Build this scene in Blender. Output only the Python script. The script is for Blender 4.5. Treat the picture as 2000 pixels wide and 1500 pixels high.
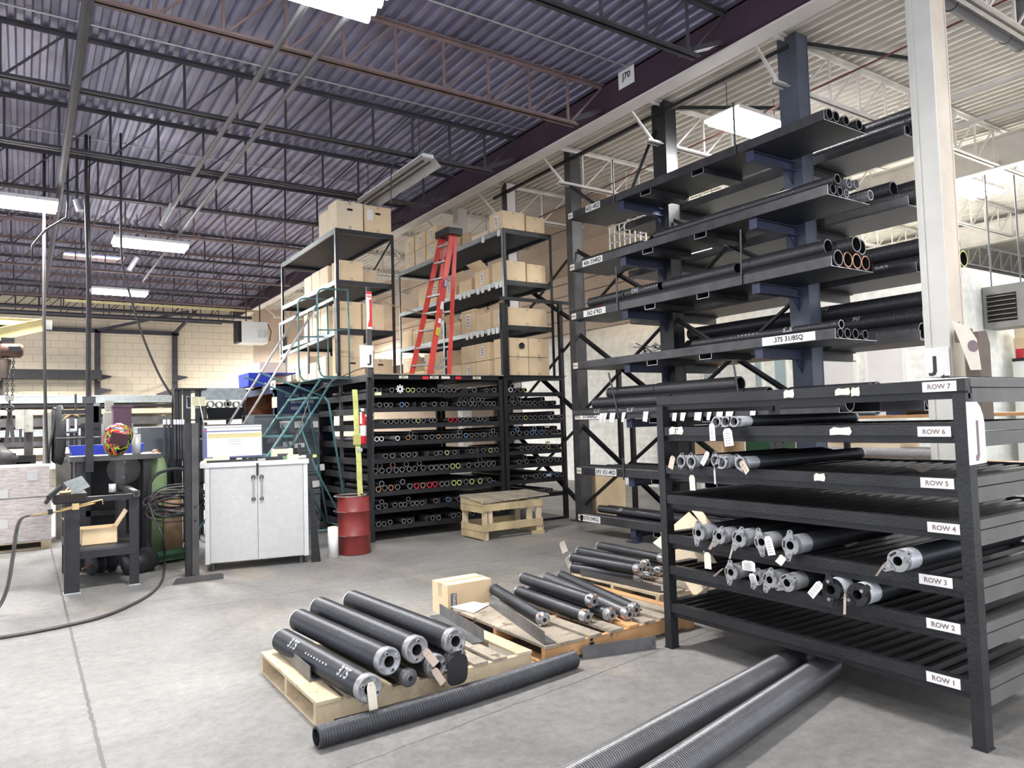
import bpy, math, random
from mathutils import Matrix, Vector
V=Vector; R=random.Random(7); PI=math.pi
for o in list(bpy.data.objects): bpy.data.objects.remove(o)
SC=bpy.context.scene; COL=SC.collection
# ---------------- camera ----------------
FPX,YAW,PIT,ROL,CH=1419.8,0.592117,0.0508828,-0.0291786,1.6
_cy,_sy,_cp,_sp=math.cos(YAW),math.sin(YAW),math.cos(PIT),math.sin(PIT)
CF=V((_sy*_cp,_cy*_cp,_sp)); _r=V((_cy,-_sy,0)); _u=_r.cross(CF)
_c,_s=math.cos(ROL),math.sin(ROL)
CR=_c*_r+_s*_u; CU=-_s*_r+_c*_u
cam=bpy.data.cameras.new('camera'); cam.lens=FPX/2000*36; cam.sensor_width=36; cam.clip_start=.05; cam.clip_end=200
camo=bpy.data.objects.new('camera',cam); COL.objects.link(camo)
camo.matrix_world=Matrix(((CR.x,CU.x,-CF.x,0),(CR.y,CU.y,-CF.y,0),(CR.z,CU.z,-CF.z,CH),(0,0,0,1)))
SC.camera=camo
# surveying helpers: where the sight line of a photo point meets a surveyed plane
def _ray(x,y): return CF+CR*((x-1000)/FPX)-CU*((y-750)/FPX)
def fl(x,y,z=0):
    d=_ray(x,y); return V((0,0,CH))+d*((z-CH)/d.z)
def onx(x,y,X):
    d=_ray(x,y); return V((0,0,CH))+d*(X/d.x)
def ony(x,y,Y):
    d=_ray(x,y); return V((0,0,CH))+d*(Y/d.y)
# ---------------- world, exposure, lamps ----------------
w=bpy.data.worlds.new('world'); SC.world=w; w.use_nodes=True
w.node_tree.nodes['Background'].inputs[0].default_value=(.86,.9,1,1)
w.node_tree.nodes['Background'].inputs[1].default_value=1.6
SC.view_settings.view_transform='Standard'; SC.view_settings.look='None'
SC.view_settings.gamma=1; SC.view_settings.exposure=.68
def area(x,y,z,sx,sy,p,col=(1,.97,.93),name='tube_light'):
    l=bpy.data.lights.new(name,'AREA'); l.shape='RECTANGLE'; l.size=sx; l.size_y=sy; l.energy=p; l.color=col; l.spread=math.radians(165)
    o=bpy.data.objects.new(name,l); o.location=(x,y,z); COL.objects.link(o); return o
LAMPS=[(1.91,5.60,5.2),(-.2,12.6,5.0),(1.9,14.4,5.0),(1.9,19.65,5.0),(1.6,.9,5.2),(-2.6,4.5,5.2),(-.2,-2.8,5.2),(3.9,-3,5.2),(-2.6,-.6,5.2),(8.02,6.03,5.45),(13.8,5.9,5.45),(13.4,11.0,5.45),(8.4,.6,5.4),(14.5,-.5,5.4),(8.7,24,5.0),(-2.6,22.5,5.0)]  # deep right-bay lamp and the last two are added out of view for brightness
LPW=[190,180,180,620,12,60,35,45,35,150,220,220,50,110,560,620]
for (x,y,z),p in zip(LAMPS,LPW): area(x,y,z-.13,1.15,.5,p*.95,(1,.985,.96))
# ---------------- materials ----------------
def mat(name,col,rough=.6,metal=0,var=.12,scale=6,bump=0,bscale=40,spots=None,spot_amt=.55,spot_scale=9,emit=None,estr=1,alpha=None,stretch=None,spec=.5,trans=0):
    m=bpy.data.materials.new(name); m.use_nodes=True; N=m.node_tree.nodes; L=m.node_tree.links
    b=N['Principled BSDF']; b.inputs['Roughness'].default_value=rough; b.inputs['Metallic'].default_value=metal
    b.inputs['Specular IOR Level'].default_value=spec
    tc=N.new('ShaderNodeTexCoord'); src=tc.outputs['Object']
    if stretch:
        mp=N.new('ShaderNodeMapping'); mp.inputs['Scale'].default_value=stretch; L.new(src,mp.inputs[0]); src=mp.outputs[0]
    nz=N.new('ShaderNodeTexNoise'); nz.inputs['Scale'].default_value=scale; nz.inputs['Detail'].default_value=6; L.new(src,nz.inputs['Vector'])
    r=N.new('ShaderNodeValToRGB'); c=col
    r.color_ramp.elements[0].position=.3; r.color_ramp.elements[1].position=.7
    r.color_ramp.elements[0].color=(c[0]*(1-var),c[1]*(1-var),c[2]*(1-var),1)
    r.color_ramp.elements[1].color=(min(1,c[0]*(1+var)),min(1,c[1]*(1+var)),min(1,c[2]*(1+var)),1)
    L.new(nz.outputs['Fac'],r.inputs[0]); out=r.outputs[0]
    if spots:
        n2=N.new('ShaderNodeTexNoise'); n2.inputs['Scale'].default_value=spot_scale; n2.inputs['Detail'].default_value=8; n2.inputs['Roughness'].default_value=.7; L.new(src,n2.inputs['Vector'])
        r2=N.new('ShaderNodeValToRGB'); r2.color_ramp.elements[0].position=spot_amt; r2.color_ramp.elements[1].position=min(.99,spot_amt+.08)
        L.new(n2.outputs['Fac'],r2.inputs[0])
        mx=N.new('ShaderNodeMixRGB'); L.new(r2.outputs[0],mx.inputs[0]); L.new(out,mx.inputs[1]); mx.inputs[2].default_value=(*spots,1); out=mx.outputs[0]
    L.new(out,b.inputs['Base Color'])
    if bump:
        n3=N.new('ShaderNodeTexNoise'); n3.inputs['Scale'].default_value=bscale; n3.inputs['Detail'].default_value=4; L.new(src,n3.inputs['Vector'])
        bp=N.new('ShaderNodeBump'); bp.inputs['Strength'].default_value=bump; bp.inputs['Distance'].default_value=.02; L.new(n3.outputs['Fac'],bp.inputs['Height']); L.new(bp.outputs[0],b.inputs['Normal'])
    if emit: b.inputs['Emission Color'].default_value=(*emit,1); b.inputs['Emission Strength'].default_value=estr
    if alpha is not None: b.inputs['Alpha'].default_value=alpha
    if trans: b.inputs['Transmission Weight'].default_value=trans
    return m
def ribmat(name,col,col2,axis,freq,rough=.4,metal=.3,bump=.6):
    m=mat(name,col,rough,metal); N=m.node_tree.nodes; L=m.node_tree.links; b=N['Principled BSDF']
    tc=N.new('ShaderNodeTexCoord'); wv=N.new('ShaderNodeTexWave'); wv.bands_direction=axis; wv.inputs['Scale'].default_value=freq; wv.wave_profile='SIN'
    L.new(tc.outputs['Object'],wv.inputs['Vector'])
    bp=N.new('ShaderNodeBump'); bp.inputs['Strength'].default_value=bump; bp.inputs['Distance'].default_value=.004; L.new(wv.outputs['Fac'],bp.inputs['Height']); L.new(bp.outputs[0],b.inputs['Normal'])
    if col2:
        mx=N.new('ShaderNodeMixRGB'); L.new(wv.outputs['Fac'],mx.inputs[0]); mx.inputs[1].default_value=(*col,1); mx.inputs[2].default_value=(*col2,1); L.new(mx.outputs[0],b.inputs['Base Color'])  # crests lighter than grooves: ridge shading put into the colour
    return m
M={}
M['floor']=None
M['black']=mat('black_paint',(.017,.0175,.020),.42,.1,.35,5,.15,60,spots=(.16,.16,.165),spot_amt=.70,spot_scale=22)
M['rackgrey']=mat('rack_grey_paint',(.065,.062,.062),.5,.1,.3,4,.1,50)
M['rackdk']=mat('dark_rack_paint',(.011,.011,.013),.5,.1,.3,4,.1,50,spots=(.1,.085,.075),spot_amt=.68,spot_scale=7)
M['steel']=mat('mill_steel',(.075,.075,.08),.38,.55,.35,4,.08,60,spots=(.3,.3,.31),spot_amt=.66,spot_scale=12)
M['pan']=mat('tray_steel',(.026,.026,.031),.45,.35,.4,2.2,.08,40,spots=(.22,.22,.23),spot_amt=.66,spot_scale=9)
M['navy']=mat('navy_paint',(.035,.042,.085),.45,.1,.2,4)
M['bluegrey']=mat('bluegrey_paint',(.07,.085,.12),.45,.1,.2,4)
M['galv']=mat('galvanised_edge',(.52,.53,.55),.38,.6,.2,12)
M['darkspr']=mat('oiled_spring_steel',(.060,.062,.068),.40,.5,.2,3,0,40)
M['greyspr']=mat('worn_spring_steel',(.13,.13,.137),.36,.6,.15,3)
M['white_spr']=mat('white_coated_lit_spring',(.62,.64,.66),.35,.3,.12,12)
M['tube']=ribmat('coil_tube_steel',(.03,.031,.034),(.10,.10,.108),'Y',20,.36,.5,.9)
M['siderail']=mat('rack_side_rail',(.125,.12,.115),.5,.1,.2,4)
M['anglest']=mat('bare_angle_steel',(.17,.17,.175),.4,.45,.3,5,.05,40,spots=(.10,.08,.07),spot_amt=.6,spot_scale=6)
M['visor']=mat('visor_glass',(.05,.016,.024),.35,0,.05,spec=.2)
M['rimgrey']=mat('tube_rim',(.17,.17,.17),.45,.3)
M['litspr']=mat('lit_bright_spring_end',(.42,.43,.45),.34,.6,.1)  # front-turn steel with the light falling on it put into the colour
M['tubelt']=ribmat('light_coil_steel',(.18,.18,.19),(.50,.50,.52),'Y',20,.38,.5,.9)
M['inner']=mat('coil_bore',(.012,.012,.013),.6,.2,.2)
M['alu']=mat('cast_aluminium',(.37,.375,.385),.38,.5,.15,20,.1,120)
M['chrome']=mat('bright_steel',(.7,.71,.73),.2,.9,.08,10)
M['card']=mat('cardboard',(.80,.615,.385),.85,0,.08,3,.05,80,spots=(.40,.28,.17),spot_amt=.66,spot_scale=6)
M['card2']=mat('pale_cardboard',(.84,.70,.50),.85,0,.07,3,.05,80,spots=(.5,.37,.24),spot_amt=.68,spot_scale=5)
M['tape']=mat('packing_tape',(.58,.46,.32),.3,0,.06,4)
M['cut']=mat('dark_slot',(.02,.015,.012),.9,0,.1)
M['paper']=mat('white_paper',(.8,.79,.76),.7,0,.04,8)
M['ltag']=mat('manila_tag',(.62,.50,.40),.7,0,.06,8)
M['cream_tag']=mat('cream_tag',(.76,.70,.58),.7,0,.06,8)
M['ink']=mat('black_ink',(.02,.02,.022),.6,0,.1)
M['greyink']=mat('grey_ink',(.22,.16,.16),.6,0,.1)
M['redink']=mat('red_ink',(.6,.03,.03),.5,0,.1)
M['chalk']=mat('white_stencil_paint',(.36,.37,.38),.6,0,.1,30)
M['wood']=mat('pallet_pine',(.58,.47,.31),.75,0,.22,5,.25,50,spots=(.25,.20,.13),spot_amt=.60,spot_scale=13,stretch=(1,1,1))
M['wood2']=mat('worn_pallet_wood',(.35,.30,.235),.8,0,.3,4,.3,40,spots=(.12,.09,.06),spot_amt=.57,spot_scale=9)
M['orange_wood']=mat('orange_pallet_wood',(.55,.31,.14),.75,0,.2,5,.25,50,spots=(.1,.06,.03),spot_amt=.63,spot_scale=14)
M['bench_wood']=mat('old_bench_wood',(.50,.39,.22),.75,0,.22,5,.25,50,spots=(.10,.07,.03),spot_amt=.62,spot_scale=12)
M['cabw']=mat('cabinet_white',(.50,.50,.49),.5,.25,.05,14,.12,90,spots=(.72,.72,.72),spot_amt=.62,spot_scale=40)
M['cabtop']=mat('cabinet_edge',(.60,.60,.60),.4,.3,.06,10)
M['red']=mat('ladder_red',(.60,.06,.045),.4,0,.1,5)
M['drum']=mat('drum_red',(.20,.027,.024),.45,0,.25,5,.1,30,spots=(.12,.09,.08),spot_amt=.63,spot_scale=9)
M['rim']=mat('worn_drum_rim',(.30,.24,.22),.5,.4,.3,12)
M['extred']=mat('extinguisher_red',(.62,.02,.035),.3,0,.06)
M['teal']=mat('teal_paint',(.085,.20,.21),.45,.1,.2,6,0,40,spots=(.3,.33,.33),spot_amt=.66,spot_scale=12)
M['polish']=mat('worn_handrail',(.55,.52,.50),.35,.35,.2,6)
M['strap']=mat('yellow_strap',(.50,.52,.17),.7,0,.2,8,.2,70,spots=(.2,.2,.08),spot_amt=.62,spot_scale=14)
M['whitepl']=mat('white_plastic',(.8,.8,.79),.4,0,.03)
M['ivory']=mat('ivory_plastic',(.66,.61,.47),.5,0,.05)
M['rubber']=mat('black_rubber',(.022,.022,.024),.7,0,.2)
M['hose']=mat('hose_dark',(.045,.042,.042),.5,0,.2,9)
M['hosered']=mat('hose_red',(.07,.042,.042),.5,0,.2,9)
M['hosegreen']=mat('hose_green',(.04,.058,.052),.5,0,.2,9)
M['brass']=mat('brass',(.62,.45,.22),.3,.85,.15,12)
M['green']=mat('cylinder_green',(.23,.33,.16),.45,0,.15,6,0,40,spots=(.36,.42,.28),spot_amt=.62,spot_scale=8)
M['greend']=mat('cart_green',(.03,.10,.05),.5,0,.2)
M['brown']=mat('cylinder_brown',(.33,.22,.12),.5,0,.2)
M['bluebin']=mat('blue_bin',(.02,.045,.50),.4,0,.08)
M['bluecab']=mat('blue_cabinet',(.018,.032,.085),.5,.1,.15)
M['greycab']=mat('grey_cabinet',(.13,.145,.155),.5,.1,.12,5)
M['rustin']=mat('rusty_inside',(.22,.08,.05),.7,0,.3,4,spots=(.30,.18,.09),spot_amt=.5,spot_scale=4)
M['galvsp']=mat('galvanised_sheet',(.34,.38,.38),.4,.5,.2,14,spots=(.5,.53,.53),spot_amt=.58,spot_scale=45)
M['yellow']=mat('crane_yellow',(.62,.53,.25),.45,0,.12,5,spots=(.5,.42,.2),spot_amt=.62,spot_scale=6)
M['maroon']=mat('maroon_bin',(.14,.06,.10),.5,0,.15)
M['machine']=mat('machine_grey',(.38,.38,.34),.5,.1,.2,6,spots=(.12,.12,.11),spot_amt=.62,spot_scale=9)
M['wrapw']=mat('wrapped_load',(.66,.54,.47),.35,0,.12,3,.5,9,spots=(.88,.84,.81),spot_amt=.47,spot_scale=7,stretch=(1.2,1.2,7))
M['film']=mat('stretch_film',(.9,.88,.86),.15,0,.03,8,.6,10,alpha=.22)
M['clear']=mat('clear_plastic',(.30,.30,.30),.1,0,.03,8,alpha=.07)
M['screen']=mat('screen_white',(.05,.05,.05),.3,emit=(1,.985,.93),estr=.56)
M['scrblue']=mat('screen_blue',(.02,.02,.05),.3,emit=(.16,.2,.5),estr=.4)
M['scryel']=mat('screen_yellow',(.05,.05,.02),.3,emit=(1,.84,.42),estr=.5)
M['scrgrey']=mat('screen_grey',(.05,.05,.05),.3,emit=(.55,.57,.65),estr=.38)
M['monitor']=mat('monitor_plastic',(.05,.055,.07),.4,0,.05)
M['yelnote']=mat('sticky_note',(.78,.73,.46),.8,0,.03)
M['lamp']=mat('lamp_tube',(1,1,1),.4,emit=(1,.99,1),estr=36)
M['lamp_dim']=mat('lamp_tube_far',(1,1,1),.4,emit=(1,.99,1),estr=16)
M['fixt']=mat('fixture_enamel',(.75,.74,.72),.4,.1,.05)
M['sky']=mat('skylight_panel',(.9,.9,.9),.4,emit=(.95,.97,1),estr=2.4)
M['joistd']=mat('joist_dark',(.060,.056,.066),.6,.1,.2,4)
M['joistp']=mat('joist_lit_primer',(.21,.145,.14),.6,.1,.15,4)  # primer with the lamps' glow on nearby joists put into the colour
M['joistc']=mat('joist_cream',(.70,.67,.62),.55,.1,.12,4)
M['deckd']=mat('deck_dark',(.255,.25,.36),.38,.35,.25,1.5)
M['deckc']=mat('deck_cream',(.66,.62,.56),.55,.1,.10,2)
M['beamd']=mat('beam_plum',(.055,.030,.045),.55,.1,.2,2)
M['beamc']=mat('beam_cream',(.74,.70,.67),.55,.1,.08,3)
M['column']=mat('column_cream',(.62,.61,.56),.55,0,.06,4,.05,40,spots=(.40,.35,.27),spot_amt=.70,spot_scale=5)
M['column2']=mat('column_tan',(.62,.54,.44),.6,0,.12,3,.1,30,spots=(.30,.24,.18),spot_amt=.66,spot_scale=3)
M['pipeg']=mat('grey_pipe',(.13,.13,.145),.5,.1,.1)
M['brightrod']=mat('pale_rod',(.55,.55,.54),.35,.7,.1)
M['redrod']=mat('red_rod',(.16,.05,.05),.5,.1,.1)
M['tan']=mat('tan_panel',(.52,.41,.31),.7,0,.08,2)
M['siding']=mat('white_siding',(.84,.85,.80),.5,0,.03,2)
M['glass']=mat('window_strip',(.38,.48,.50),.15,.1,.12,2)
M['drape']=mat('white_drape',(.72,.71,.70),.7,0,.06,3)
M['leather']=mat('canvas_bag',(.13,.10,.08),.8,0,.2,8)
M['hoistbr']=mat('hoist_brown',(.10,.05,.035),.45,.1,.2)
M['warnyel']=mat('warning_yellow',(.85,.65,.03),.5,0,.05)
M['logo']=mat('oval_blue',(.05,.06,.30),.4,0,.05)
M['olive']=mat('olive_tool',(.42,.42,.12),.5,0,.1)
M['greenplastic']=mat('green_plastic',(.05,.35,.12),.5,0,.1)
M['heater']=mat('heater_grey',(.26,.26,.25),.5,.1,.1)
M['bluespr']=mat('blue_coated_spring',(.15,.33,.55),.4,.3,.1)
M['copper']=mat('copper_ring',(.45,.24,.14),.4,.5,.15)
M['plank']=mat('yellow_plank',(.66,.50,.36),.7,0,.12,3,stretch=(.4,1,5))
M['grate']=mat('grate_pale',(.7,.72,.72),.4,.3,.05)
# helmet: swirling paint
def helmet_mat():
    m=bpy.data.materials.new('helmet_paint'); m.use_nodes=True; N=m.node_tree.nodes; L=m.node_tree.links; b=N['Principled BSDF']; b.inputs['Roughness'].default_value=.2
    tc=N.new('ShaderNodeTexCoord'); n=N.new('ShaderNodeTexNoise'); n.inputs['Scale'].default_value=4.0; n.inputs['Detail'].default_value=2; n.inputs['Distortion'].default_value=2.5; L.new(tc.outputs['Object'],n.inputs[0])
    r=N.new('ShaderNodeValToRGB'); cr=r.color_ramp; cr.interpolation='CONSTANT'; cr.elements[0].color=(.01,.01,.03,1); cr.elements[1].position=.42; cr.elements[1].color=(.35,.50,.06,1)
    for p,c in ((.49,(.01,.01,.02,1)),(.52,(.7,.03,.08,1)),(.60,(.9,.55,.05,1)),(.63,(.05,.1,.35,1)),(.68,(.7,.7,.6,1))):
        e=cr.elements.new(p); e.color=c
    L.new(n.outputs['Fac'],r.inputs[0]); L.new(r.outputs[0],b.inputs['Base Color']); return m
M['helmet']=helmet_mat()
# floor: trowelled concrete with joints and cracks
def floor_mat():
    m=bpy.data.materials.new('concrete_floor'); m.use_nodes=True; N=m.node_tree.nodes; L=m.node_tree.links; b=N['Principled BSDF']
    b.inputs['Roughness'].default_value=.55; b.inputs['Specular IOR Level'].default_value=.35
    tc=N.new('ShaderNodeTexCoord'); P=tc.outputs['Object']
    def noise(s,d,ro=.6,dist=0,sc=None):
        n=N.new('ShaderNodeTexNoise'); n.inputs['Scale'].default_value=s; n.inputs['Detail'].default_value=d; n.inputs['Roughness'].default_value=ro; n.inputs['Distortion'].default_value=dist
        if sc:
            mp=N.new('ShaderNodeMapping'); mp.inputs['Scale'].default_value=sc; L.new(P,mp.inputs[0]); L.new(mp.outputs[0],n.inputs[0])
        else: L.new(P,n.inputs[0])
        return n.outputs['Fac']
    def ramp(f,a,b_,ca,cb):
        r=N.new('ShaderNodeValToRGB'); r.color_ramp.elements[0].position=a; r.color_ramp.elements[1].position=b_; r.color_ramp.elements[0].color=ca; r.color_ramp.elements[1].color=cb; L.new(f,r.inputs[0]); return r.outputs[0]
    def mix(f,a,b_,mode='MIX',fac=None):
        x=N.new('ShaderNodeMixRGB'); x.blend_type=mode
        if f is not None: L.new(f,x.inputs[0])
        else: x.inputs[0].default_value=fac
        L.new(a,x.inputs[1])
        if isinstance(b_,tuple): x.inputs[2].default_value=b_
        else: L.new(b_,x.inputs[2])
        return x.outputs[0]
    base=ramp(noise(.55,6,.65,.6),.3,.7,(.165,.162,.155,1),(.325,.315,.30,1))
    warm=ramp(noise(.8,5,.6,.4,(1,.45,1)),.55,.72,(0,0,0,1),(1,1,1,1))
    base=mix(warm,base,(.36,.31,.25,1))
    fine=ramp(noise(14,10,.78),.34,.68,(.70,.70,.70,1),(1.12,1.12,1.12,1)); base=mix(None,base,fine,'MULTIPLY',1)
    scr=ramp(noise(5,8,.7,1.5,(1,6,1)),.62,.70,(0,0,0,1),(.35,.35,.35,1)); base=mix(scr,base,(.55,.54,.52,1))
    dk=ramp(noise(2.0,8,.74,.6),.56,.74,(0,0,0,1),(.5,.5,.5,1)); base=mix(dk,base,(.15,.145,.14,1))
    sx=N.new('ShaderNodeSeparateXYZ'); L.new(P,sx.inputs[0])
    def math_(op,a,b_=None):
        n=N.new('ShaderNodeMath'); n.operation=op
        for i,v in enumerate((a,b_)):
            if v is None: continue
            if isinstance(v,(int,float)): n.inputs[i].default_value=v
            else: L.new(v,n.inputs[i])
        return n.outputs[0]
    wob=noise(3.5,8,.8); wob2=noise(2,9,.75)
    def line(coord,c,wd,amp,wb):
        d=math_('SUBTRACT',coord,c); ww=math_('MULTIPLY',math_('SUBTRACT',wb,.5),amp); d=math_('ABSOLUTE',math_('ADD',d,ww)); return math_('LESS_THAN',d,wd)
    j=line(sx.outputs[0],.325,.010,.06,noise(9,8,.85))
    tl=math_('SUBTRACT',sx.outputs[1],math_('MULTIPLY',sx.outputs[0],.135))
    c1=line(tl,3.185,.005,.10,wob2)
    j2=line(sx.outputs[1],7.15,.006,.10,wob); j3=line(sx.outputs[1],8.02,.004,.03,wob); j4=line(sx.outputs[0],5.2,.006,.05,wob); 
    tot=math_('MAXIMUM',math_('MAXIMUM',j,c1),math_('MAXIMUM',math_('MAXIMUM',j2,j3),j4))
    base=mix(tot,base,(.10,.095,.09,1),fac=None) if False else mix(math_('MULTIPLY',tot,.85),base,(.08,.075,.07,1))
    L.new(base,b.inputs['Base Color'])
    bp=N.new('ShaderNodeBump'); bp.inputs['Strength'].default_value=.25; bp.inputs['Distance'].default_value=.01
    h=math_('SUBTRACT',noise(30,8,.7),math_('MULTIPLY',tot,1.2)); L.new(h,bp.inputs['Height']); L.new(bp.outputs[0],b.inputs['Normal'])
    return m
M['floor']=floor_mat()
def block_mat():
    m=bpy.data.materials.new('painted_block'); m.use_nodes=True; N=m.node_tree.nodes; L=m.node_tree.links; b=N['Principled BSDF']; b.inputs['Roughness'].default_value=.7
    tc=N.new('ShaderNodeTexCoord'); mp=N.new('ShaderNodeMapping'); mp.inputs['Rotation'].default_value=(PI/2,0,0); L.new(tc.outputs['Object'],mp.inputs[0])
    br=N.new('ShaderNodeTexBrick'); br.inputs['Scale'].default_value=1; br.inputs['Brick Width'].default_value=.46; br.inputs['Row Height'].default_value=.228; br.inputs['Mortar Size'].default_value=.006
    br.inputs['Color1'].default_value=(.84,.73,.55,1); br.inputs['Color2'].default_value=(.80,.69,.52,1); br.inputs['Mortar'].default_value=(.48,.39,.27,1); L.new(mp.outputs[0],br.inputs[0])
    L.new(br.outputs[0],b.inputs['Base Color']); return m
M['block']=block_mat()
def siding_mat():
    m=ribmat('lap_siding',(.84,.85,.80),None,'Z',2.1,.5,0,.9); return m
M['lap']=siding_mat()
# ---------------- mesh builder ----------------
def fr(o,x,y):
    x=V(x).normalized(); y=V(y); z=x.cross(y).normalized(); y=z.cross(x); o=V(o)
    return Matrix(((x.x,y.x,z.x,o.x),(x.y,y.y,z.y,o.y),(x.z,y.z,z.z,o.z),(0,0,0,1)))
def along(p,q,up=(0,0,1)):
    "frame with local X from p to q"
    p=V(p);q=V(q); x=(q-p).normalized(); u=V(up)
    if abs(x.dot(u))>.99: u=V((0,1,0))
    z=(u-x*x.dot(u)).normalized(); y=z.cross(x)
    return Matrix(((x.x,y.x,z.x,p.x),(x.y,y.y,z.y,p.y),(x.z,y.z,z.z,p.z),(0,0,0,1)))
_tx={}
def textgeo(s):
    if s in _tx: return _tx[s]
    cu=bpy.data.curves.new('t','FONT'); cu.body=s; cu.resolution_u=2; cu.offset=.028; o=bpy.data.objects.new('t',cu); COL.objects.link(o)
    me=bpy.data.meshes.new_from_object(o.evaluated_get(bpy.context.evaluated_depsgraph_get()))
    vs=[tuple(v.co) for v in me.vertices]; fs=[tuple(p.vertices) for p in me.polygons]
    bpy.data.objects.remove(o); bpy.data.curves.remove(cu); bpy.data.meshes.remove(me)
    x0=min(v[0] for v in vs);x1=max(v[0] for v in vs);y0=min(v[1] for v in vs);y1=max(v[1] for v in vs)
    h=y1-y0; vs=[((v[0]-(x0+x1)/2)/h,(v[1]-(y0+y1)/2)/h) for v in vs]; _tx[s]=(vs,fs,(x1-x0)/h); return _tx[s]
class MB:
    def __init__(s): s.v=[];s.f=[];s.m=[];s.sm=[];s.mats=[]
    def mi(s,m):
        m=M[m] if isinstance(m,str) else m
        if m not in s.mats: s.mats.append(m)
        return s.mats.index(m)
    def add(s,vs,fs,m,smooth=False,X=None):
        b=len(s.v); i=s.mi(m)
        s.v+= [tuple(X@V(p)) for p in vs] if X is not None else [tuple(p) for p in vs]
        for f in fs: s.f.append(tuple(b+k for k in f)); s.m.append(i); s.sm.append(smooth)
        return s
    def box(s,x0,x1,y0,y1,z0,z1,m,X=None):
        return s.add([(x0,y0,z0),(x1,y0,z0),(x1,y1,z0),(x0,y1,z0),(x0,y0,z1),(x1,y0,z1),(x1,y1,z1),(x0,y1,z1)],
            [(0,3,2,1),(4,5,6,7),(0,1,5,4),(1,2,6,5),(2,3,7,6),(3,0,4,7)],m,False,X)
    def bar(s,p,q,w,h,m,up=(0,0,1)):
        L=(V(q)-V(p)).length; return s.box(0,L,-w/2,w/2,-h/2,h/2,m,along(p,q,up))
    def prism(s,poly,d,m,X=None,smooth=False):
        n=len(poly); vs=[(a,b,0) for a,b in poly]+[(a,b,d) for a,b in poly]
        fs=[tuple(reversed(range(n))),tuple(range(n,2*n))]+[(i,(i+1)%n,n+(i+1)%n,n+i) for i in range(n)]
        return s.add(vs,fs,m,smooth,X)
    def ibeam(s,p,q,w,h,t,m,up=(0,0,1)):
        L=(V(q)-V(p)).length; X=along(p,q,up)
        s.box(0,L,-w/2,w/2,-h/2,-h/2+t,m,X); s.box(0,L,-w/2,w/2,h/2-t,h/2,m,X); s.box(0,L,-t/2,t/2,-h/2+t,h/2-t,m,X); return s
    def angle(s,p,q,a,b,t,m,up=(0,0,1),sy=1,sz=1):
        L=(V(q)-V(p)).length; X=along(p,q,up)
        s.box(0,L,min(0,sy*a),max(0,sy*a),min(0,sz*t),max(0,sz*t),m,X); s.box(0,L,min(0,sy*t),max(0,sy*t),min(sz*t,sz*b),max(sz*t,sz*b),m,X); return s
    def lathe(s,prof,n,m,X=None,smooth=True,a0=0,a1=2*PI,axis='x'):
        "prof: (t,r) pairs, t along the local X axis"
        full=abs(a1-a0-2*PI)<1e-6; k=n if full else n+1; vs=[];fs=[]
        for t,r in prof:
            for i in range(k):
                a=a0+(a1-a0)*i/n; vs.append((t,r*math.cos(a),r*math.sin(a)) if axis=='x' else (r*math.cos(a),r*math.sin(a),t))
        for j in range(len(prof)-1):
            for i in range(n):
                i2=(i+1)%k; fs.append((j*k+i,j*k+i2,(j+1)*k+i2,(j+1)*k+i))
        return s.add(vs,fs,m,smooth,X)
    def rod(s,p,q,r,m,n=8,r2=None,caps=True):
        L=(V(q)-V(p)).length; r2=r if r2 is None else r2; X=along(p,q)
        s.lathe([(0,r),(L,r2)],n,m,X)
        if caps:
            s.add([(0,r*math.cos(2*PI*i/n),r*math.sin(2*PI*i/n)) for i in range(n)],[tuple(reversed(range(n)))],m,False,X)
            s.add([(L,r2*math.cos(2*PI*i/n),r2*math.sin(2*PI*i/n)) for i in range(n)],[tuple(range(n))],m,False,X)
        return s
    def pipe(s,p,q,r,ri,m,n=14,mi=None,mr=None):
        L=(V(q)-V(p)).length; X=along(p,q)
        s.lathe([(0,r),(L,r)],n,m,X); s.lathe([(L,ri),(0,ri)],n,mi or m,X)
        s.lathe([(0,ri),(0,r)],n,mr or m,X,False); s.lathe([(L,r),(L,ri)],n,mr or m,X,False); return s
    def path(s,pts,r,m,n=6,closed=False):
        pts=[V(p) for p in pts]; N=len(pts); vs=[];fs=[]; pu=V((0,0,1))
        for i,p in enumerate(pts):
            a=pts[(i-1)%N] if (closed or i>0) else p; b=pts[(i+1)%N] if (closed or i<N-1) else p
            t=(b-a).normalized(); 
            if abs(t.dot(pu))>.98: pu=V((1,0,0)) if abs(t.x)<.9 else V((0,1,0))
            u=(pu-t*t.dot(pu)).normalized(); w=t.cross(u); pu=u
            rr=r if not callable(r) else r(i/(N-1))
            for k in range(n):
                an=2*PI*k/n; vs.append(tuple(p+u*rr*math.cos(an)+w*rr*math.sin(an)))
        for i in range(N if closed else N-1):
            for k in range(n):
                fs.append((i*n+k,i*n+(k+1)%n,((i+1)%N)*n+(k+1)%n,((i+1)%N)*n+k))
        if not closed: fs+= [tuple(reversed(range(n))),tuple((N-1)*n+k for k in range(n))]
        return s.add(vs,fs,m,True)
    def text(s,t,X,h,m,dz=.0012,wmax=None,flip=False):
        vs,fs,wd=textgeo(t); k=h
        kx=min(h,(wmax/wd)) if wmax else h
        sg=-1 if flip else 1
        return s.add([(sg*a*kx,sg*b*k,dz) for a,b in vs],fs,m,False,X)
    def jglyph(s,X,h,m,dz=.006):
        "bold letter J"
        P=[(.10,.5),(.10,-.28),(.02,-.45),(-.14,-.5),(-.30,-.46),(-.30,-.32),(-.17,-.35),(-.10,-.30),(-.08,-.2),(-.08,.5)]
        s.add([(a*h,b*h,dz) for a,b in P],[(0,9,8,1),(1,8,7,2),(2,7,6,3),(3,6,5,4)],m,False,X); return s
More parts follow.
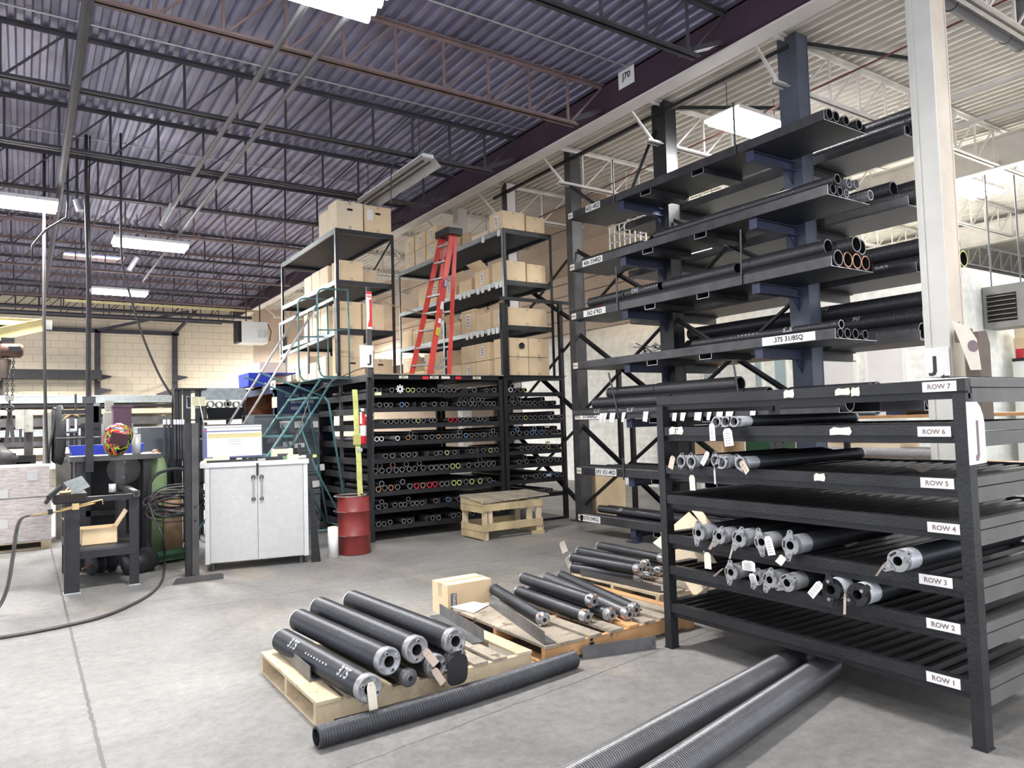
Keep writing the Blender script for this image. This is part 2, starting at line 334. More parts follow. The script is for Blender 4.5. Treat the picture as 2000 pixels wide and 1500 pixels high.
    def label(s,t,X,w,h,m='paper',ink='ink',th=None,flip=False,tm=.86):
        s.box(-w/2,w/2,-h/2,h/2,0,.0015,m,X)
        if t: s.text(t,X,th or h*.6,ink,.0022,w*tm,flip)
        return s
    def cyltext(s,t,X,r,h,m,x0,ang,up=-1):
        "stencil text wrapped on a cylinder whose axis is local X"
        vs,fs,wd=textgeo(t); P=[]
        for a,b in vs:
            an=ang+up*b*h/r; P.append((x0-up*a*h,(r+.0012)*math.cos(an),(r+.0012)*math.sin(an)))
        return s.add(P,fs,m,False,X)
    def build(s,name,parent=None,label=None,cat=None,group=None,kind=None,origin=None):
        off=V((0,0,0))
        if parent is not None:
            p=parent
            while p is not None: off=off+p.location; p=p.parent
            loc=V((0,0,0))
        else:
            if origin is None and s.v:
                xs=[v[0] for v in s.v];ys=[v[1] for v in s.v];zs=[v[2] for v in s.v]
                origin=((min(xs)+max(xs))/2,(min(ys)+max(ys))/2,min(zs))
            off=V(origin); loc=V(origin)
        me=bpy.data.meshes.new(name); me.from_pydata([(v[0]-off.x,v[1]-off.y,v[2]-off.z) for v in s.v],[],s.f)
        for m in s.mats: me.materials.append(m)
        me.polygons.foreach_set('material_index',s.m); me.polygons.foreach_set('use_smooth',s.sm); me.update()
        o=bpy.data.objects.new(name,me); o.location=loc; COL.objects.link(o)
        if parent is not None: o.parent=parent
        return tag(o,label,cat,group,kind)
def tag(o,label=None,cat=None,group=None,kind=None):
    for k,v in (('label',label),('category',cat),('group',group),('kind',kind)):
        if v: o[k]=v
    return o
def thing(name,label,cat,loc=(0,0,0),group=None,rz=0):
    o=bpy.data.objects.new(name,None); o.empty_display_size=.1; o.location=loc; o.rotation_euler=(0,0,rz); COL.objects.link(o)
    return tag(o,label,cat,group)
def struct(name,mb): return mb.build(name,kind='structure')
def dup(o,loc=None,rot=None,label=None,group=None,parent=None):
    c=o.copy(); COL.objects.link(c)
    if parent is not None: c.parent=parent
    if loc is not None: c.location=loc
    if rot is not None: c.rotation_euler=rot
    if label: c['label']=label
    if group: c['group']=group
    for ch in o.children:
        if ch is not c: dup(ch,parent=c)
    return c
ORD=['first','second','third','fourth','fifth','sixth','seventh','eighth','ninth','tenth','eleventh','twelfth','thirteenth','fourteenth','fifteenth','sixteenth','seventeenth','eighteenth','nineteenth','twentieth','twenty-first','twenty-second','twenty-third','twenty-fourth','twenty-fifth','twenty-sixth','twenty-seventh','twenty-eighth']
def coilprof(L,r,wire,k=4):
    n=max(2,int(L/wire)); wd=L/n; P=[]
    for i in range(n):
        for j in range(k): 
            a=j/k; P.append(((i+a)*wd, r-wire*.46*(1-math.sin(PI*a)) if j else r-wire*.46))
    P.append((L,r-wire*.46)); return P
def coil(mb,L,r,wire,m,n=22,k=4,ri=None,X=None,mi='inner',kb=None,mr=None,bend=None):
    ri=ri or r-wire*1.05
    pr=coilprof(L,r,wire,k)
    b=len(mb.v)
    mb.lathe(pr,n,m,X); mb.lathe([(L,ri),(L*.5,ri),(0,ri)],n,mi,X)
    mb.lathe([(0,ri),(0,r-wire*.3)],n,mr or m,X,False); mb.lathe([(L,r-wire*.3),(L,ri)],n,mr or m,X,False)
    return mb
# ================= structure =================
b=MB(); b.box(-12,26,-7,27.4,-.2,0,'floor'); b.box(26,38,-7,27.4,-.2,0,'floor'); o=b.build('floor',kind='structure',origin=(0,0,0))
b=MB(); b.box(-12,6.9,27,27.3,0,6,'block'); b.box(6.9,38,27,27.3,0,6,'tan'); o=b.build('wall_back',kind='structure',origin=(0,0,0))
b=MB(); b.box(38,38.2,-7,27,0,6,'siding'); struct('wall_right',b)
def deck(x0,x1,y0,y1,z,m,skip=None):
    b=MB(); n=int((x1-x0)/.15); vs=[];pr=[]
    for i in range(n):
        x=x0+i*.15; pr+=[(x,z),(x+.05,z),(x+.07,z+.045),(x+.13,z+.045)]
    pr.append((x0+n*.15,z))
    def strip(ya,yb,xa,xb):
        P=[p for p in pr if xa-.001<=p[0]<=xb+.001]; k=len(P)
        b.add([(a,ya,c) for a,c in P]+[(a,yb,c) for a,c in P],[(i,i+1,k+i+1,k+i) for i in range(k-1)],m)
    if skip:
        xa,xb,ya,yb=skip; strip(y0,ya,x0,x1); strip(yb,y1,x0,x1); strip(ya,yb,x0,xa); strip(ya,yb,xb,x1)
    else: strip(y0,y1,x0,x1)
    b.box(x0,x1,y0,y1,z+.15,z+.2,m); return b
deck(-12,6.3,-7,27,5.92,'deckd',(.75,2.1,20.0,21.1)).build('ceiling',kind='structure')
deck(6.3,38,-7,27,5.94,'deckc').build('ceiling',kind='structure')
b=MB(); b.box(.75,2.1,20,21.1,6.06,6.08,'sky')
for y in (20.0,21.07): b.box(.75,2.1,y,y+.03,5.93,6.1,'joistp')
for x in (.75,2.07): b.box(x,x+.03,20,21.1,5.93,6.1,'joistp')
b.box(.75,2.1,20.5,20.53,6.0,6.05,'scrblue'); struct('window_1',b)
# main beam between the bays
t=thing('roof_beam','long plum steel beam with pale underside and a sign reading J70','beam',(6.3,10,5.48))
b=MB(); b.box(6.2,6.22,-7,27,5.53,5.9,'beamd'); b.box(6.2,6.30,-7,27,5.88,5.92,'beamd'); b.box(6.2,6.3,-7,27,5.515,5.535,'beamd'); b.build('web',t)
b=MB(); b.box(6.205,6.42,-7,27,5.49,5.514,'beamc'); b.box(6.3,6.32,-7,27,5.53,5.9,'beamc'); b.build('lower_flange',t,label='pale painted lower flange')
t2=thing('beam_sign','square white sign reading J70 fixed to plum roof beam','sign',(6.19,6.45,5.69))
b=MB(); X=fr((6.185,6.455,5.825),(0,-1,0),(0,0,1)); b.box(-.14,.14,-.125,.125,0,.006,'paper',X); b.build('panel',t2)
b=MB(); b.text('J70',X,.11,'ink',.008); b.build('lettering',t2)
# joists
def joist(name,x0,x1,zt,zb,m,ml,label,group,pan=.585,xend=None,xs=None):
    t=thing(name,label,'joist',((x0+x1)/2,0,zb),group)
    a=MB(); a.angle((x0,0,zt),(x1,0,zt),.05,.05,.008,m,sz=-1); a.angle((x0,0,zt),(x1,0,zt),-.05,.05,.008,m,sy=-1,sz=-1)
    for y in (-.055,.005): a.box(x0,x1,y,y+.05,zt-.012,zt,m)
    a.build('top_chord',t)
    xe=xend or x1; xt=x0; x0=xs or x0; a=MB()
    for y in (-.06,.012): a.box(x0,xe,y,y+.048,zb,zb+.008,m); 
    for y in (-.018,.012): a.box(x0,xe,y,y+.006,zb,zb+.05,m)
    a.build('bottom_chord',t)
    a=MB(); n=int((xe-x0)/pan)
    for i in range(n+1):
        x=xe-.12-i*pan
        if x<x0: break
        a.box(x-.014,x+.014,-.012,.012,zb+.03,zt-.02,m)
        if x+pan<x1+.2: a.bar((x+.03,0,zb+.03),(min(x+pan-.02,x1),0,zt-.03),.022,.022,m)
    a.build('web',t)
    if xs: a=MB(); a.bar((xt+.05,0,zt-.03),(x0+.1,0,zb+.03),.03,.03,m); a.build('end_bar',t)
    return t
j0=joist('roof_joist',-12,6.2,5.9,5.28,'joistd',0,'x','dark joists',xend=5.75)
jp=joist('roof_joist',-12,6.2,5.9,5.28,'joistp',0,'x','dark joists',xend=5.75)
NM={0:'dark open-web roof joist nearest the camera',1:'lamp-lit pink-primed open-web roof joist just behind the nearest bright lamp',2:'dark open-web joist crossing third from camera, above ladder and boxes',3:'dark open-web roof joist fourth from camera over the ladder',4:'dark open-web roof joist fifth from camera',5:'lamp-lit pink-primed open-web joist below the left-hand lamp',6:'dark open-web roof joist seventh from camera',7:'lamp-lit pink-primed joist in front of the bright skylight',8:'dark open-web roof joist just behind the skylight',9:'lamp-lit pink-primed open-web joist above the farthest lamp',10:'dark open-web roof joist second from back wall',11:'dark open-web roof joist hard against the block wall'}
for k in range(12):
    src=jp if k in (1,5,7,9) else j0
    used=src.get('u'); y=4.96+1.98*k if k<11 else 26.6
    if not used: src['u']=1; src.location.y=y; src['label']=NM[k]; 
    else: dup(src,loc=(src.location.x,y,src.location.z),label=NM[k])
for s in (j0,jp): del s['u']
for o in COL.objects:
    if 'u' in o: del o['u']
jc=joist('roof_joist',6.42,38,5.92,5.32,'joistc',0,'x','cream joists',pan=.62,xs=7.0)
NC=['nearest','second','third','fourth','fifth','sixth','seventh','eighth','ninth','tenth','eleventh','twelfth']
for k in range(12):
    y=2.98+1.98*k; lab='cream open-web joist of the right bay, %s from camera'%NC[k]
    if k==0: jc.location.y=y; jc['label']=lab; jc['group']='cream roof joists'
    else: dup(jc,loc=(jc.location.x,y,jc.location.z),label=lab)
for o in COL.objects:
    if o.name.startswith('roof_joist') and o.get('group')=='dark joists': o['group']='roof joists of the dark bay'
# cream girder at far right running with the joists of the next bay
for i,(x,lab) in enumerate(((12.6,'cream girder crossing the right bay, behind the upper lamp'),(18.2,'far cream girder of the right bay'))):
    b=MB(); b.ibeam((x,-6,5.55),(x,26.8,5.55),.2,.5,.03,'joistc'); b.build('roof_girder',label=lab,cat='girder',group='cream girders')
# thin pale rods drawn for the fine lines between joists
for i,y in enumerate((6.37,8.6,12.03)):
    b=MB(); b.rod((-11.8,y,5.90),(6.15,y,5.90),.010,'brightrod',6)
    b.build('ceiling_thin_rod',label='thin pale conduit run across dark ceiling, %s from camera'%ORD[i],cat='conduit',group='ceiling conduits')
for i,(x,z,y0,y1,r,m,lab) in enumerate(((.43,5.2,5,24.5,.045,'joistd','thick dark pipe running away along the left of the ceiling'),(1.98,5.2,5,13.7,.03,'pipeg','grey pipe under the joists, left of its parallel twin'),(2.35,5.2,5,20,.028,'pipeg','grey pipe under the joists, right of its parallel twin'))):
    b=MB(); b.rod((x,y0,z),(x,y1,z),r,m,10); b.build('ceiling_pipe',label=lab,cat='pipe')
# knee braces from joists to beam
KB=['nearest J70 sign side','second','third','fourth','fifth']
for k in range(5):
    y=4.96+1.98*k; b=MB()
    b.angle((5.6,y,5.3),(6.2,y,5.56),.05,.05,.008,'joistd'); b.angle((5.6,y+.06,5.3),(6.2,y+.06,5.56),.05,.05,.008,'joistd')
    b.build('knee_brace',label='angle-iron brace tying joist end to plum beam, %s from camera'%ORD[k],cat='brace',group='beam knee braces')
# cream column
t=thing('building_column','tall cream-painted steel column behind the front rack','column',(6.22,2.9,0))
b=MB(); ya=onx(1793,450,6.1).y; yb=onx(1842,450,6.1).y
b.box(6.1,6.12,yb,ya,0,5.49,'column'); b.box(6.34,6.36,yb,ya,0,5.49,'column2'); b.box(6.12,6.34,(ya+yb)/2-.01,(ya+yb)/2+.01,0,5.49,'column'); b.box(6.12,6.34,yb+.004,yb+.02,0,5.49,'column2')
b.box(6.09,6.10,ya-.055,ya-.03,0,5.49,'column'); b.build('shaft',t)
b=MB(); b.box(6.0,6.46,yb-.1,ya+.1,0,.02,'column2'); b.build('base_plate',t)
t=thing('column_sign','white paper sign with letter J and small arrow on cream column','sign',(6.08,2.8,1.9))
p=onx(1806,688,6.08); q=onx(1857,742,6.08); yc=(p.y+q.y)/2; zc=(p.z+q.z)/2
b=MB(); X=fr((6.08,yc,zc+.0),(0,-1,0),(0,0,1)); b.box(-(p.y-q.y)/2,(p.y-q.y)/2,-.19,.15,0,.004,'paper',X); b.build('sheet',t)
b=MB(); b.jglyph(X@Matrix.Translation((-.02,.0,0)),.16,'ink'); b.add([(.02,-.09,.006),(.05,-.07,.006),(.05,-.083,.006),(.09,-.083,.006),(.09,-.097,.006),(.05,-.097,.006),(.05,-.11,.006)],[(0,6,2,1),(2,3,4,5)],'ink',False,X); b.build('lettering',t)
# grey bag and card hanging on the column
b=MB(); X=fr((6.19,2.72,1.84),(1,0,0),(0,0,1)); pts=[(-.09,-.42),(.09,-.42),(.10,.26),(.05,.36),(-.09,.34)]
b.prism(pts,.10,'leather',X); b.box(6.12,6.2,2.70,2.80,2.12,2.22,'leather'); b.build('hanging_bag',label='dark canvas bag hanging on right side of cream column',cat='bag')
b=MB(); X=fr((5.86,2.60,2.06),(.9,-.42,0),(.15,0,1)); b.prism([(-.11,.20),(.03,.15),(.09,.05),(.10,-.18),(.01,-.18),(-.05,.02)],.004,'cream_tag',X); b.rod((5.82,2.62,2.24),(6.105,2.80,2.28),.003,'steel',5)
b.lathe([(.006,.001),(.006,.045)],16,'greyink',X@Matrix.Rotation(-PI/2,4,'Y')@Matrix.Translation((0,-.0,-.05))); b.build('hanging_card',label='pale curled card with grey oval hung beside cream column',cat='card')
# ---- right bay interior office
b=MB(); b.box(12,12.1,5.6,17.5,0,3.75,'lap'); b.box(12,20,5.5,5.6,0,3.75,'lap'); b.box(11.95,12.1,5.45,5.6,0,3.8,'siding'); b.box(12,20,5.5,17.5,3.75,3.85,'siding')
struct('wall_office',b)
for i,(y0,y1,m) in enumerate(((6.3,6.9,'drape'),(7.15,8.1,'drape'),(8.5,8.75,'glass'),(9.05,9.2,'glass'),(10.3,10.5,'glass'),(11.0,11.35,'glass'))):
    b=MB(); b.box(11.97,12.0,y0,y1,.9 if m=='glass' else 1.0,2.9 if m=='glass' else 3.0,m); b.box(11.96,12.0,y0-.04,y0,.9,3.0,'siding'); b.box(11.96,12.0,y1,y1+.04,.9,3.0,'siding'); b.build('window_%d'%(i+2),kind='structure')
b=MB(); b.box(9.15,9.3,10.2,27,5.1,5.93,'tan'); b.box(9.3,11,10.2,27,5.1,5.15,'tan')
b.box(11,11.1,10.2,27,3.7,5.93,'tan')
for z in (4.0,4.3,4.6,4.9): b.box(10.985,11,10.2,27,z,z+.012,'rackdk')
b.box(9.14,9.15,10.2,27,5.45,5.46,'rackdk'); struct('wall_soffit',b)
# back partition behind recess
b=MB(); b.box(15,15.1,-6,5.5,0,4.2,'siding'); struct('wall_recess',b)
# heater, shelf and boxes in recess
t=thing('unit_heater','grey louvred unit heater hung under the ceiling at right','heater',(13.2,4.55,3.0))
P=[onx(*q,13) for q in ((1927,580),(1985,585),(1985,622),(1930,628))]
y1,y0=P[0].y,P[1].y; z1,z0=P[0].z+.02,P[3].z-.02
b=MB(); b.box(13,13.5,y0-.12,y1+.06,z0-.1,z1+.14,'heater'); b.build('casing',t)
b=MB(); b.box(12.99,13.0,y0,y1,z0,z1,'cut'); 
for k in range(6): z=z0+(z1-z0)*(k+.5)/6; b.box(12.95,13.0,y0,y1,z-.008,z+.004,'heater')
b.build('louvres',t)
b=MB(); 
for y in (y0,y1): b.rod((13.2,y,z1+.1),(13.2,y,5.94),.012,'pipeg',6)
b.build('hanger',t)
t=thing('wall_shelf','dark wall shelf in the recess right of the column','shelf',(13.8,4.2,1.9))
b=MB(); pz=onx(1914,711,13.6).z
b.box(13.6,14.2,2.0,5.35,pz,pz+.05,'rackdk'); b.build('board',t)
b=MB(); b.box(13.62,14.2,2,5.35,0,pz,'siding'); b.build('cupboard',t)
for i,(x0,x1,ya_,yb_,h0,h1,m,lab) in enumerate(((1946,2000,0,0,0,.16,'paper','pale flat carton with red end lying on the recess shelf'),(1962,2010,0,0,.16,.34,'card','wide brown carton on top of the pale carton in recess'),(1984,2010,0,0,.34,.50,'card2','small orange-brown carton topmost in the recess stack'))):
    yy1=onx(x0,700,13.7).y; yy0=onx(x1,700,13.7).y
    b=MB(); yy1=min(yy1,5.35); b.box(13.7,14.1,yy0,yy1,pz+.05+h0,pz+.05+h1,m)
    if i==0: b.box(13.69,14.1,yy0,onx(1985,700,13.7).y,pz+.05+h0+.002,pz+.05+h1-.002,'extred')
    b.build('carton',label=lab,cat='box')
# ================= front rack (rows 1-7) =================
RX,RY0,RY1,RXB=3.71,1.665,3.70,5.03
t=thing('spring_rack','black steel seven-row spring rack with corrugated decks, in front at right','rack',(4.4,2.7,0))
for x,y in ((RX,RY0),(RX,RY1-.06),(RXB-.07,RY0),(RXB-.07,RY1-.06)):
    b=MB(); b.box(x,x+.07,y,y+.06,0,1.67 if x<4 else 1.70,'black'); b.box(x-.004,x+.078,y-.004,y+.066,0,.008,'black'); b.build('post',t)
ROWS=[(1,.312),(2,.571),(3,.784),(4,1.057),(5,1.262),(6,1.525),(7,1.740)]
for n,z in ROWS:
    f=MB(); y0,y1=(RY0+.06,RY1-.06) if n<7 else (RY0,RY1)
    f.box(RX+.006,RX+.05,y0,y1,z-.058,z,'black'); f.box(RX+.03,RX+.05,y0,y1,z-.095,z-.058,'black')
    f.build('front_beam',t)
    f=MB(); f.box(RXB-.05,RXB,y0,y1,z-.058,z,'black'); f.build('back_beam',t)
    for ys,s in ((RY0,1),(RY1-.05,-1)):
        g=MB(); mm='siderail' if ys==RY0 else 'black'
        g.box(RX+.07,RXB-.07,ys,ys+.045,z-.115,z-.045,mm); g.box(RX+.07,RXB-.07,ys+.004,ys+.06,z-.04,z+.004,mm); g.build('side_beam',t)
    d=MB(); k=int((RY1-RY0-.12)/.085); vs=[];pf=[]
    for i in range(k+1):
        y=RY0+.06+i*(RY1-RY0-.12)/k
        pf+=[(y,z-.036),(y+.03,z-.036),(y+.045,z-.012),(y+.07,z-.012)]
    pf=[p for p in pf if p[0]<=RY1-.06]
    q=len(pf); d.add([(RX+.05,a,c) for a,c in pf]+[(RXB-.05,a,c) for a,c in pf],[(i,i+1,q+i+1,q+i) for i in range(q-1)],'rackdk')
    d.build('deck',t)
# row labels
RL=[(1,1841,1329,0),(2,1841,1223,1),(3,1826,1135,0),(4,1843,1032,0),(5,1829,944,0),(6,1823,843,0),(7,1833,755,0)]
for n,px,py,_ in RL:
    p=onx(px,py,RX-.001); b=MB(); b.label('ROW %d'%n,fr((RX+.005,p.y,p.z),(0,-1,0),(0,0,1)),.158 if n!=7 else .16,.05,'paper','greyink',.026); b.build('row_label',t,label='white ROW %d sticker'%n)
for (px,py,w_,h_,tx) in ((1320,841,.13,.055,"2''"),(1641,842,.13,.045,''),(1600,932,.07,.045,''),(1670,765,.05,.05,''),(1645,765,.09,.04,''),(1540,769,.07,.05,'')):
    p=onx(px,py,RX); b=MB(); X=fr((RX+.004,p.y,p.z),(0,-1,0),(0,0,1))
    pts=[(-w_/2,-h_/2),(-w_*.1,-h_*.42),(w_*.4,-h_/2),(w_/2,-h_*.1),(w_*.42,h_*.5),(0,h_*.38),(-w_*.3,h_/2),(-w_/2,h_*.2)]
    b.prism(pts,.001,'cream_tag',X)
    if tx: b.text(tx,X,.03,'ink',.002)
    b.build('torn_sticker',t)
# J end panel
P0=ony(1886,785,RY0-.006); P1=ony(1925,905,RY0-.006)
b=MB(); X=fr((P0.x,RY0-.006,P1.z),(1,0,0),(0,0,1)); W=P1.x-P0.x; Hh=P0.z-P1.z
b.prism([(0,0),(W,.004),(W,Hh*.66),(W*.93,Hh*.80),(W*.8,Hh*.92),(W*.6,Hh),(0,Hh)],.006,'whitepl',X)
j=[(.46,.74),(.58,.74),(.58,.16),(.50,.07),(.36,.06),(.34,.16),(.44,.16),(.46,.2)]
b.add([(a*W,c*Hh*.95,.008) for a,c in j],[(0,7,2,1),(2,7,6,3),(3,6,5,4)],'greyink',False,X)
b.build('end_panel',t,label='white rounded end panel with letter J')
# flattened cartons on top of rack
b=MB(); X=Matrix.Translation((0,0,0)); b.box(3.80,5.1,1.70,2.05,1.744,1.75,'paper'); b.add([(3.82,1.69,1.752),(5.1,1.69,1.752),(5.1,2.0,1.775),(3.95,1.98,1.768)],[(0,1,2,3)],'paper'); b.add([(3.82,1.69,1.75),(5.1,1.69,1.75),(5.1,2.0,1.773),(3.95,1.98,1.766)],[(3,2,1,0)],'paper')
b.build('flattened_carton',label='white flattened cartons lying on top of seven-row rack',cat='cardboard')
for i,(px,py,z,lab) in enumerate(((1800,922,1.262,'crumpled grey paper scrap on row 5 deck near its label'),(1655,1068,.785,'torn grey card scrap on the row 3 deck'))):
    p=fl(px,py,z-.01); b=MB(); q=[(0,0,.0),(.10,-.02,.02),(.16,.08,.0),(.05,.12,.035)]; b.add([(p.x+a,p.y+c,z-.012+d) for a,c,d in q],[(0,1,2,3)],'ltag'); b.add([(p.x+a,p.y+c,z-.013+d) for a,c,d in q],[(3,2,1,0)],'ltag')
    b.build('paper_scrap',label=lab,cat='paper')
# ---- springs in the front rack
def end_cone(b,x,r,kind,rot,m='alu'):
    "cast end fitting facing local -X at x"
    X=Matrix.Translation((x,0,0))@Matrix.Rotation(rot,4,'X')
    if kind=='plate':
        b.lathe([(0,r*.42),(0,r*.98)],24,m,X,False); b.lathe([(0,r*.98),(.012,r*1.0),(.03,r*1.0)],24,m,X); b.lathe([(.05,r*.42),(0,r*.42)],24,'inner',X)
        for s in (1,-1):
            Y=X@Matrix.Rotation(PI/2 if s<0 else -PI/2,4,'X')
            pts=[(-.028,r*.62),(.028,r*.62),(.014,r*1.52),(0,r*1.62),(-.014,r*1.52)]
            Z=X@Matrix(((0,0,-1,-.004),(1,0,0,0),(0,s,0,0),(0,0,0,1)))
            b.prism([(a,c) for a,c in pts],.007,m,Z)
            b.lathe([(-.0118,.0),(-.0118,.0055)],8,'cut',X@Matrix.Translation((0,0,s*r*1.42)),False)
            b.lathe([(-.022,0),(-.022,.010),(-.008,.010)],6,'chrome',X@Matrix.Translation((0,0,s*r*.80)),False)
        b.box(-.002,.0,r*.60,r*.80,-r*.35,r*.35,'cut',X)
    elif kind=='lug':
        n=20
        oval=[]
        for i in range(n):
            a=2*PI*i/n; rr=r*1.02; y=rr*math.cos(a); z=rr*math.sin(a); 
            k=max(0,abs(math.sin(a))-.55)/.45; z*=1+.55*k; y*=1-.35*k; oval.append((y,z))
        ri=r*.74
        V0=[(-.004,y,z) for y,z in oval]+[(.006,y,z) for y,z in oval]+[(-.004,ri*math.cos(2*PI*i/n),ri*math.sin(2*PI*i/n)) for i in range(n)]+[(.06,ri*math.cos(2*PI*i/n),ri*math.sin(2*PI*i/n)) for i in range(n)]
        F=[]
        for i in range(n):
            k=(i+1)%n; F+=[(i,2*n+i,2*n+k,k),(i,k,n+k,n+i),(2*n+i,3*n+i,3*n+k,2*n+k)]
        b.add(V0,F,m,False,X)
        for s in (1,-1): b.lathe([(-.005,0),(-.005,.008)],8,'cut',X@Matrix.Translation((0,0,s*r*1.30)),False)
_pc={}
def rack_spring(y,z,x0,r,L,kind,rot,mats,label,group=None,tail=True):
    key=(round(r,4),L,kind,round(rot,2),mats)
    t=thing('torsion_spring',label,'spring',(x0,y,z),group)
    coilm,conem,first=mats
    if key in _pc:
        for me,nm in _pc[key]:
            o=bpy.data.objects.new(nm,me); COL.objects.link(o); o.parent=t
        return t
    b=MB(); Lf=.11  # front turns brighter: light ahead of the shelf's shadow put into the colour
    coil(b,Lf,r,.0095,first,24,4,X=Matrix.Translation((.03,0,0))); coil(b,L-Lf,r,.0095,coilm,24,4,X=Matrix.Translation((.03+Lf,0,0)))
    b.v=[(a+x0,c+y,d+z) for a,c,d in b.v]; o1=b.build('coil',t)
    b=MB(); end_cone(b,0,r,kind,rot,conem); b.v=[(a+x0,c+y,d+z) for a,c,d in b.v]; o2=b.build('end_cone',t)
    if tail:
        b=MB(); b.lathe([(0,r*.5),(0,r*.95),(.03,r*.95),(.05,r*.6),(.05,r*.3)],12,'alu',Matrix.Translation((L+.04,0,0))); b.v=[(a+x0,c+y,d+z) for a,c,d in b.v]; o3=b.build('winding_cone',t)
    return t
G=('darkspr','alu','litspr'); Gw=('darkspr','alu','white_spr'); Gb=('darkspr','black','white_spr')
FX=3.66
def zr(n): return dict(ROWS)[n]
SPR=[ # row, px, py, r, L, kind, rot, mats, label
(3,1364,1042,.052,.9,'plate',.12,G,'spring with bare cream tag wired below, leftmost on row 3'),
(3,1404,1047,.050,.9,'plate',.6,G,'spring on row 3 with lugs tilted, second from the left post'),
(3,1443,1052,.054,.95,'plate',.5,G,'spring third along row 3 with a twisted cream tag at its left'),
(3,1487,1058,.053,.95,'plate',-.15,G,'spring on row 3 whose face is half hidden by printed white tag'),
(3,1543,1063,.057,1.0,'plate',.12,G,'spring at right end of the row 3 cluster, full face visible'),
(3,1753,1094,.056,1.3,'plate',.95,Gw,'lone spring on row 3 near the ROW 3 sticker'),
(2,1427,1113,.050,.9,'plate',.1,G,'spring leftmost on row 2, beside the landscape tag'),
(2,1478,1131,.044,.8,'plate',.4,G,'half-hidden spring on row 2 behind the folded tag'),
(2,1503,1136,.050,.9,'plate',.35,G,'spring on row 2 just right of the folded tag'),
(2,1537,1144,.052,1.0,'plate',1.0,G,'spring on row 2 touching lugs with its left neighbour'),
(2,1622,1152,.060,1.0,'plate',0,Gb,'spring with black end plate and open bore on row 2'),
(2,1674,1160,.060,1.1,'plate',.9,Gb,'rightmost spring on row 2, black end plate with two bright bolts'),
(5,1330,893,.038,1.1,'lug',.25,G,'lug-ended spring leftmost on row 5 above manila tag'),
(5,1350,893,.038,1.1,'lug',0,G,'lug-ended spring second on row 5, long cream tag hanging under it'),
(5,1397,886,.036,1.1,'lug',-.1,G,'lug-ended spring behind its neighbour in the middle of row 5'),
(5,1409,897,.040,1.1,'lug',1.1,G,'lug-ended spring lying sideways in the middle of row 5'),
(5,1446,897,.040,1.25,'lug',-.5,G,'rightmost lug-ended spring on row 5 with a curled tag'),
(6,1399,820,.034,1.2,'lug',1.15,Gw,'pale lug-ended spring, left one of three on row 6'),
(6,1417,820,.034,1.2,'lug',1.0,Gw,'pale lug-ended spring, middle one of three on row 6'),
(6,1434,820,.034,1.25,'lug',1.3,Gw,'pale lug-ended spring, right one of three on row 6')]
for row,px,py,r,L,kind,rot,mt,lab in SPR:
    p=onx(px,py,FX); z=zr(row)+r*1.0-.002 if not (row==5 and px==1397) else zr(row)+.05
    rack_spring(p.y,z,FX,r,L,kind,rot,mt,lab,'springs stored in the front rack')
# tags on the springs
def ptag(px,py,w_,h_,ang,m,lab,X0=3.63,txt=False,tw=0,curl=0):
    p=onx(px,py,X0); b=MB(); X=fr((X0,p.y,p.z),(0,-1,0),(0,0,1))@Matrix.Rotation(ang,4,'Z')@Matrix.Rotation(tw,4,'Y')
    n=6; vs=[];F=[]
    for i in range(n+1):
        v=h_/2-h_*i/n; d=curl*(i/n)**2; k=w_/2*(.55 if i==0 else 1)
        vs+=[(-k,v if i else v+0,d),(k,v,d)]
    for i in range(n): F.append((2*i,2*i+2,2*i+3,2*i+1))
    b.add(vs,F,m,False,X); b.add([(a,c,d-.0008) for a,c,d in vs],[tuple(reversed(f)) for f in F],m,False,X)
    b.lathe([(.0012,.002),(.0012,.0055)],8,'ltag' if m!='ltag' else 'wood2',X@Matrix.Translation((0,h_*.40,0))@Matrix.Rotation(-PI/2,4,'Y'),False)
    if txt:
        for i in range(5):
            y=h_*(.22-.14*i); L=w_*(.30 if i%2 else .36); b.box(-L,L*.7,y-.0012,y+.0012,.0008+curl*.2,.0014+curl*((.5-y/h_)**2),'greyink',X)
    return b.build('paper_tag',label=lab,cat='tag',group='paper tags on the springs')
ptag(1382,1095,.055,.105,.03,'cream_tag','blank cream tag hanging below row 3 leftmost spring')
b_=ptag
ptag(1375,1080,.006,.02,0,'chrome','thin wire loop holding blank cream tag below row 3',tw=0)
ptag(1428,1080,.012,.08,-.35,'cream_tag','thin twisted cream tag between the second and third row 3 springs',tw=1.1)
ptag(1390,1065,.02,.07,-.6,'ltag','pinkish folded tag between first two row 3 springs',tw=.9)
ptag(1503,1066,.052,.11,.25,'paper','printed white tag covering the fourth row 3 spring',txt=True)
ptag(1527,1093,.045,.05,-.5,'cream_tag','short curled tag under the right end of the row 3 cluster',curl=.02)
ptag(1720,1112,.012,.09,-.6,'ltag','thin tag seen edge-on beside the lone row 3 spring',tw=1.1)
ptag(1462,1105,.095,.06,.03-PI/2*0,'paper','landscape printed tag at left of row 2',txt=True)
ptag(1470,1132,.05,.07,.1,'paper','folded printed tag hanging beneath the landscape tag on row 2',txt=True,curl=-.02)
ptag(1403,1118,.012,.10,-.9,'ltag','slim tag leaning from the leftmost row 2 spring',tw=1.0)
ptag(1593,1151,.045,.11,-.7,'paper','slanted printed tag between two row 2 springs',txt=True)
ptag(1650,1180,.014,.11,-.08,'ltag','narrow tag hanging down from black-plated row 2 spring',tw=1.0)
ptag(1312,903,.045,.09,-.35,'ltag','manila tag at far left of row 5')
ptag(1352,943,.048,.10,.05,'cream_tag','long cream tag hanging under second row 5 spring')
ptag(1377,895,.035,.10,-.6,'paper','slanted white tag in the middle of row 5',txt=True)
